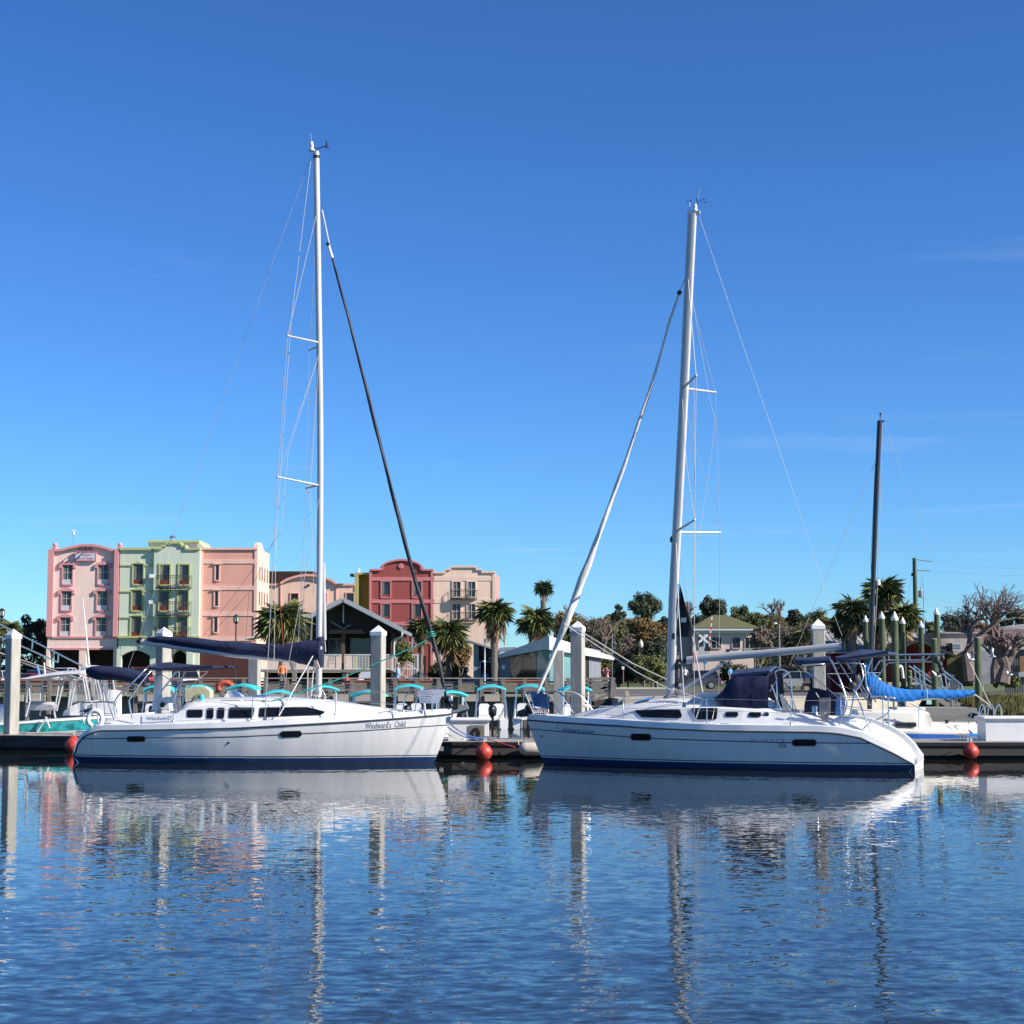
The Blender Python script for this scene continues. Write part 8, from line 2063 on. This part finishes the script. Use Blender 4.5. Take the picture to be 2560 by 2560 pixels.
for a, b_ in (((2293, 1399), (2328, 1404)), ((2293, 1426), (2326, 1427))): MB().tube(X(*a), X(*b_), .035).build("cross_arm", wood, t)
m = MB(); m.lathe(X(2280, 1440), [(.05, 0), (.07, .1), (.04, .25)], 8); m.tube(X(2280, 1434), X(2291, 1432), .02); m.build("fuse_cutout", blackp, t)
for a, b_, sag in (((2328, 1404), (2700, 1418), .3), ((2326, 1427), (2700, 1432), .3), ((2280, 1440), (2268, 1500), 0), ((2292, 1490), (2480, 1500), .4), ((2292, 1500), (2440, 1512), .4), ((2287, 1500), (2265, 1560), 0)):
    A, B_ = X(*a), X(*b_); MB().path([A, (A + B_) / 2 - V((0, 0, sag)), B_], .009, 4).build("power_line", wire, t)
t, zt = simple_pole("radio_mast", "thin grey antenna mast close right of the utility pole", "antenna mast", 2311, 1433, 1600, 136, .05, steel)
m = MB(); m.tube((-.1, 0, zt * .62), (.16, 0, zt * .62), .02); m.tube((-.14, 0, zt * .8), (-.14, 0, zt * .96), .02); m.tube((-.2, 0, zt * .82), (0, 0, zt * .82), .015); m.each("aerial", steel, t)
t = thing("crossing_signal", "railway crossing signal with white crossbuck, lamps and raised red-white gate arm", "signal", at(1761, 1712, 172))
X = lambda x, y, Y=172: at(x, y, Y) - V(t.location)
MB().tube(X(1761, 1712), X(1761, 1585), .07, .07, 8).build("mast", steel, t)
for a, b_ in (((1747, 1606), (1769, 1587)), ((1748, 1587), (1770, 1607))): MB().beam(X(*a) + V((0, -.1, 0)), X(*b_) + V((0, -.1 if a[1] > 1600 else -.13, 0)), .03, .22).build("crossbuck_arm", mat("white_sign_paint", (.7, .7, .68), .6), t)
for x in (1754, 1768): MB().lathe(X(x, 1624) + V((0, -.1, 0)), [(.05, -.2), (.16, -.12), (.3, 0), (.3, .03)], 12, (0, -1, 0)).build("signal_lamp", blackp if x > 1760 else mat("grey_signal", (.4, .4, .4), .5), t, smooth=40)
MB().box(X(1761, 1632), (1.0, .3, .3)).build("gate_motor", mat("grey_signal", (.4, .4, .4), .5), t)
A, B_ = X(1771, 1640), X(1780, 1542)
for k in range(12): p, q_ = A + (B_ - A) * k / 12, A + (B_ - A) * (k + 1) / 12; MB().beam(p, q_, .06, .12).build("gate_band", mat("gate_red", (.5, .03, .03), .6) if k % 2 == 0 else mat("white_sign_paint", (.7, .7, .68), .6), t)
o = MB().lathe(at(1762, 1656, 168), [(.2, -.02), (.2, .02)], 8, (0, -1, 0)).build("round_sign", mat("blue_sign", (.02, .2, .6), .5), None); tag(o, "small blue disc sign below the boom near the crossing signal", "sign")
MB().tube((0, 0, -.15), (0, .02, -2.2), .03).build("post", steel, o).location = at(1762, 1656, 168)
o.children[0].matrix_parent_inverse = Matrix()
t, zt = simple_pole("street_light", "street lamp head with a pale shade over the small palm left of the black jib", "street lamp", 1030, 1552, 1712, 146, .06, steel)
m = MB(); m.ball((.1, -.1, zt), (.45, .25, .12), 10, 5); m.build("lamp_head", white, t, smooth=50)
t, zt = simple_pole("camera_pole", "thin white pole with a box camera before the dark palm's trunk", "pole", 1212, 1604, 1712, 113, .04, white)
MB().box((0.02, 0, zt + .05), (.17, .2, .26)).build("camera_box", white, t); MB().path([(0, -.03, zt * .55), (-.04, -.1, zt * .53), (-.1, -.12, zt * .56)], .03, 6).build("bracket", white, t)
t, zt = simple_pole("thin_flagpole", "thin bare pole standing behind the white building's right eave", "pole", 1531, 1588, 1700, 150, .035, steel)
t, zt = simple_pole("parking_post", "low post with a white head by the person in pink", "post", 1558, 1670, 1714, 150, .05, mat("rusty_post", (.2, .1, .06), .8)); MB().box((0, -.05, zt), (.2, .08, .26)).build("meter_head", white, t)
# gulls
def gull(px, py, Y, rz, up, label):
    t = thing("gull", label, "bird", at(px, py, Y), rz, "white gulls in flight")
    t.scale = (.62, .62, .62)
    MB().path([(0, -.26, 0), (0, -.16, .01), (0, .0, .02), (0, .14, .02), (0, .22, .03), (0, .27, .02)], [.02, .07, .10, .07, .05, .012], 8).build("body", mat("gull_white", (.75, .75, .74), .8), t, smooth=60)
    for s_ in (-1, 1):
        z = up * .45; pts = [V((s_ * .06, .10, .05)), V((s_ * .32, .14, z * .7)), V((s_ * .62, .02, z)), V((s_ * .66, -.06, z)), V((s_ * .34, -.04, z * .65)), V((s_ * .06, -.10, .05))]
        m = MB(); m.prism(pts, (0, 0, .02)); m.build("wing", MATS["gull_white"], t)
    MB().lathe((0, .27, .02), [(.015, 0), (.004, .06)], 5, (0, 1, 0)).build("beak", mat("beak", (.4, .25, .02), .6), t)
gull(2428, 1649, 78, R(100), 1.0, "gull flying before the timber pile standing alone at the right")
gull(2481, 1642, 80, R(70), 1.3, "gull flying highest, right of the lone timber pile")
gull(2343, 1690, 80, R(110), .8, "gull flying just in front of the gangway's timber pile")
gull(2524, 1687, 84, R(90), .6, "small gull flying lowest at the right edge")
# table and odds on the restaurant side
m = MB(); m.prism([at(x, y, 114) for x, y in ((901, 1680), (928, 1679), (930, 1693), (902, 1697))], (0, .08, 0)); tag(m.build("banner", mat("pale_banner", (.55, .58, .65), .7), None), "pale banner sign under the porch left of the capped pile", "banner")
m = MB(); m.prism([at(x, y, 117) for x, y in ((722, 1655), (730, 1655), (742, 1696), (733, 1697))], (0, .2, 0)); tag(m.build("leaning_post", wood, None), "leaning grey timber prop in front of the porch left of the mast", "post")
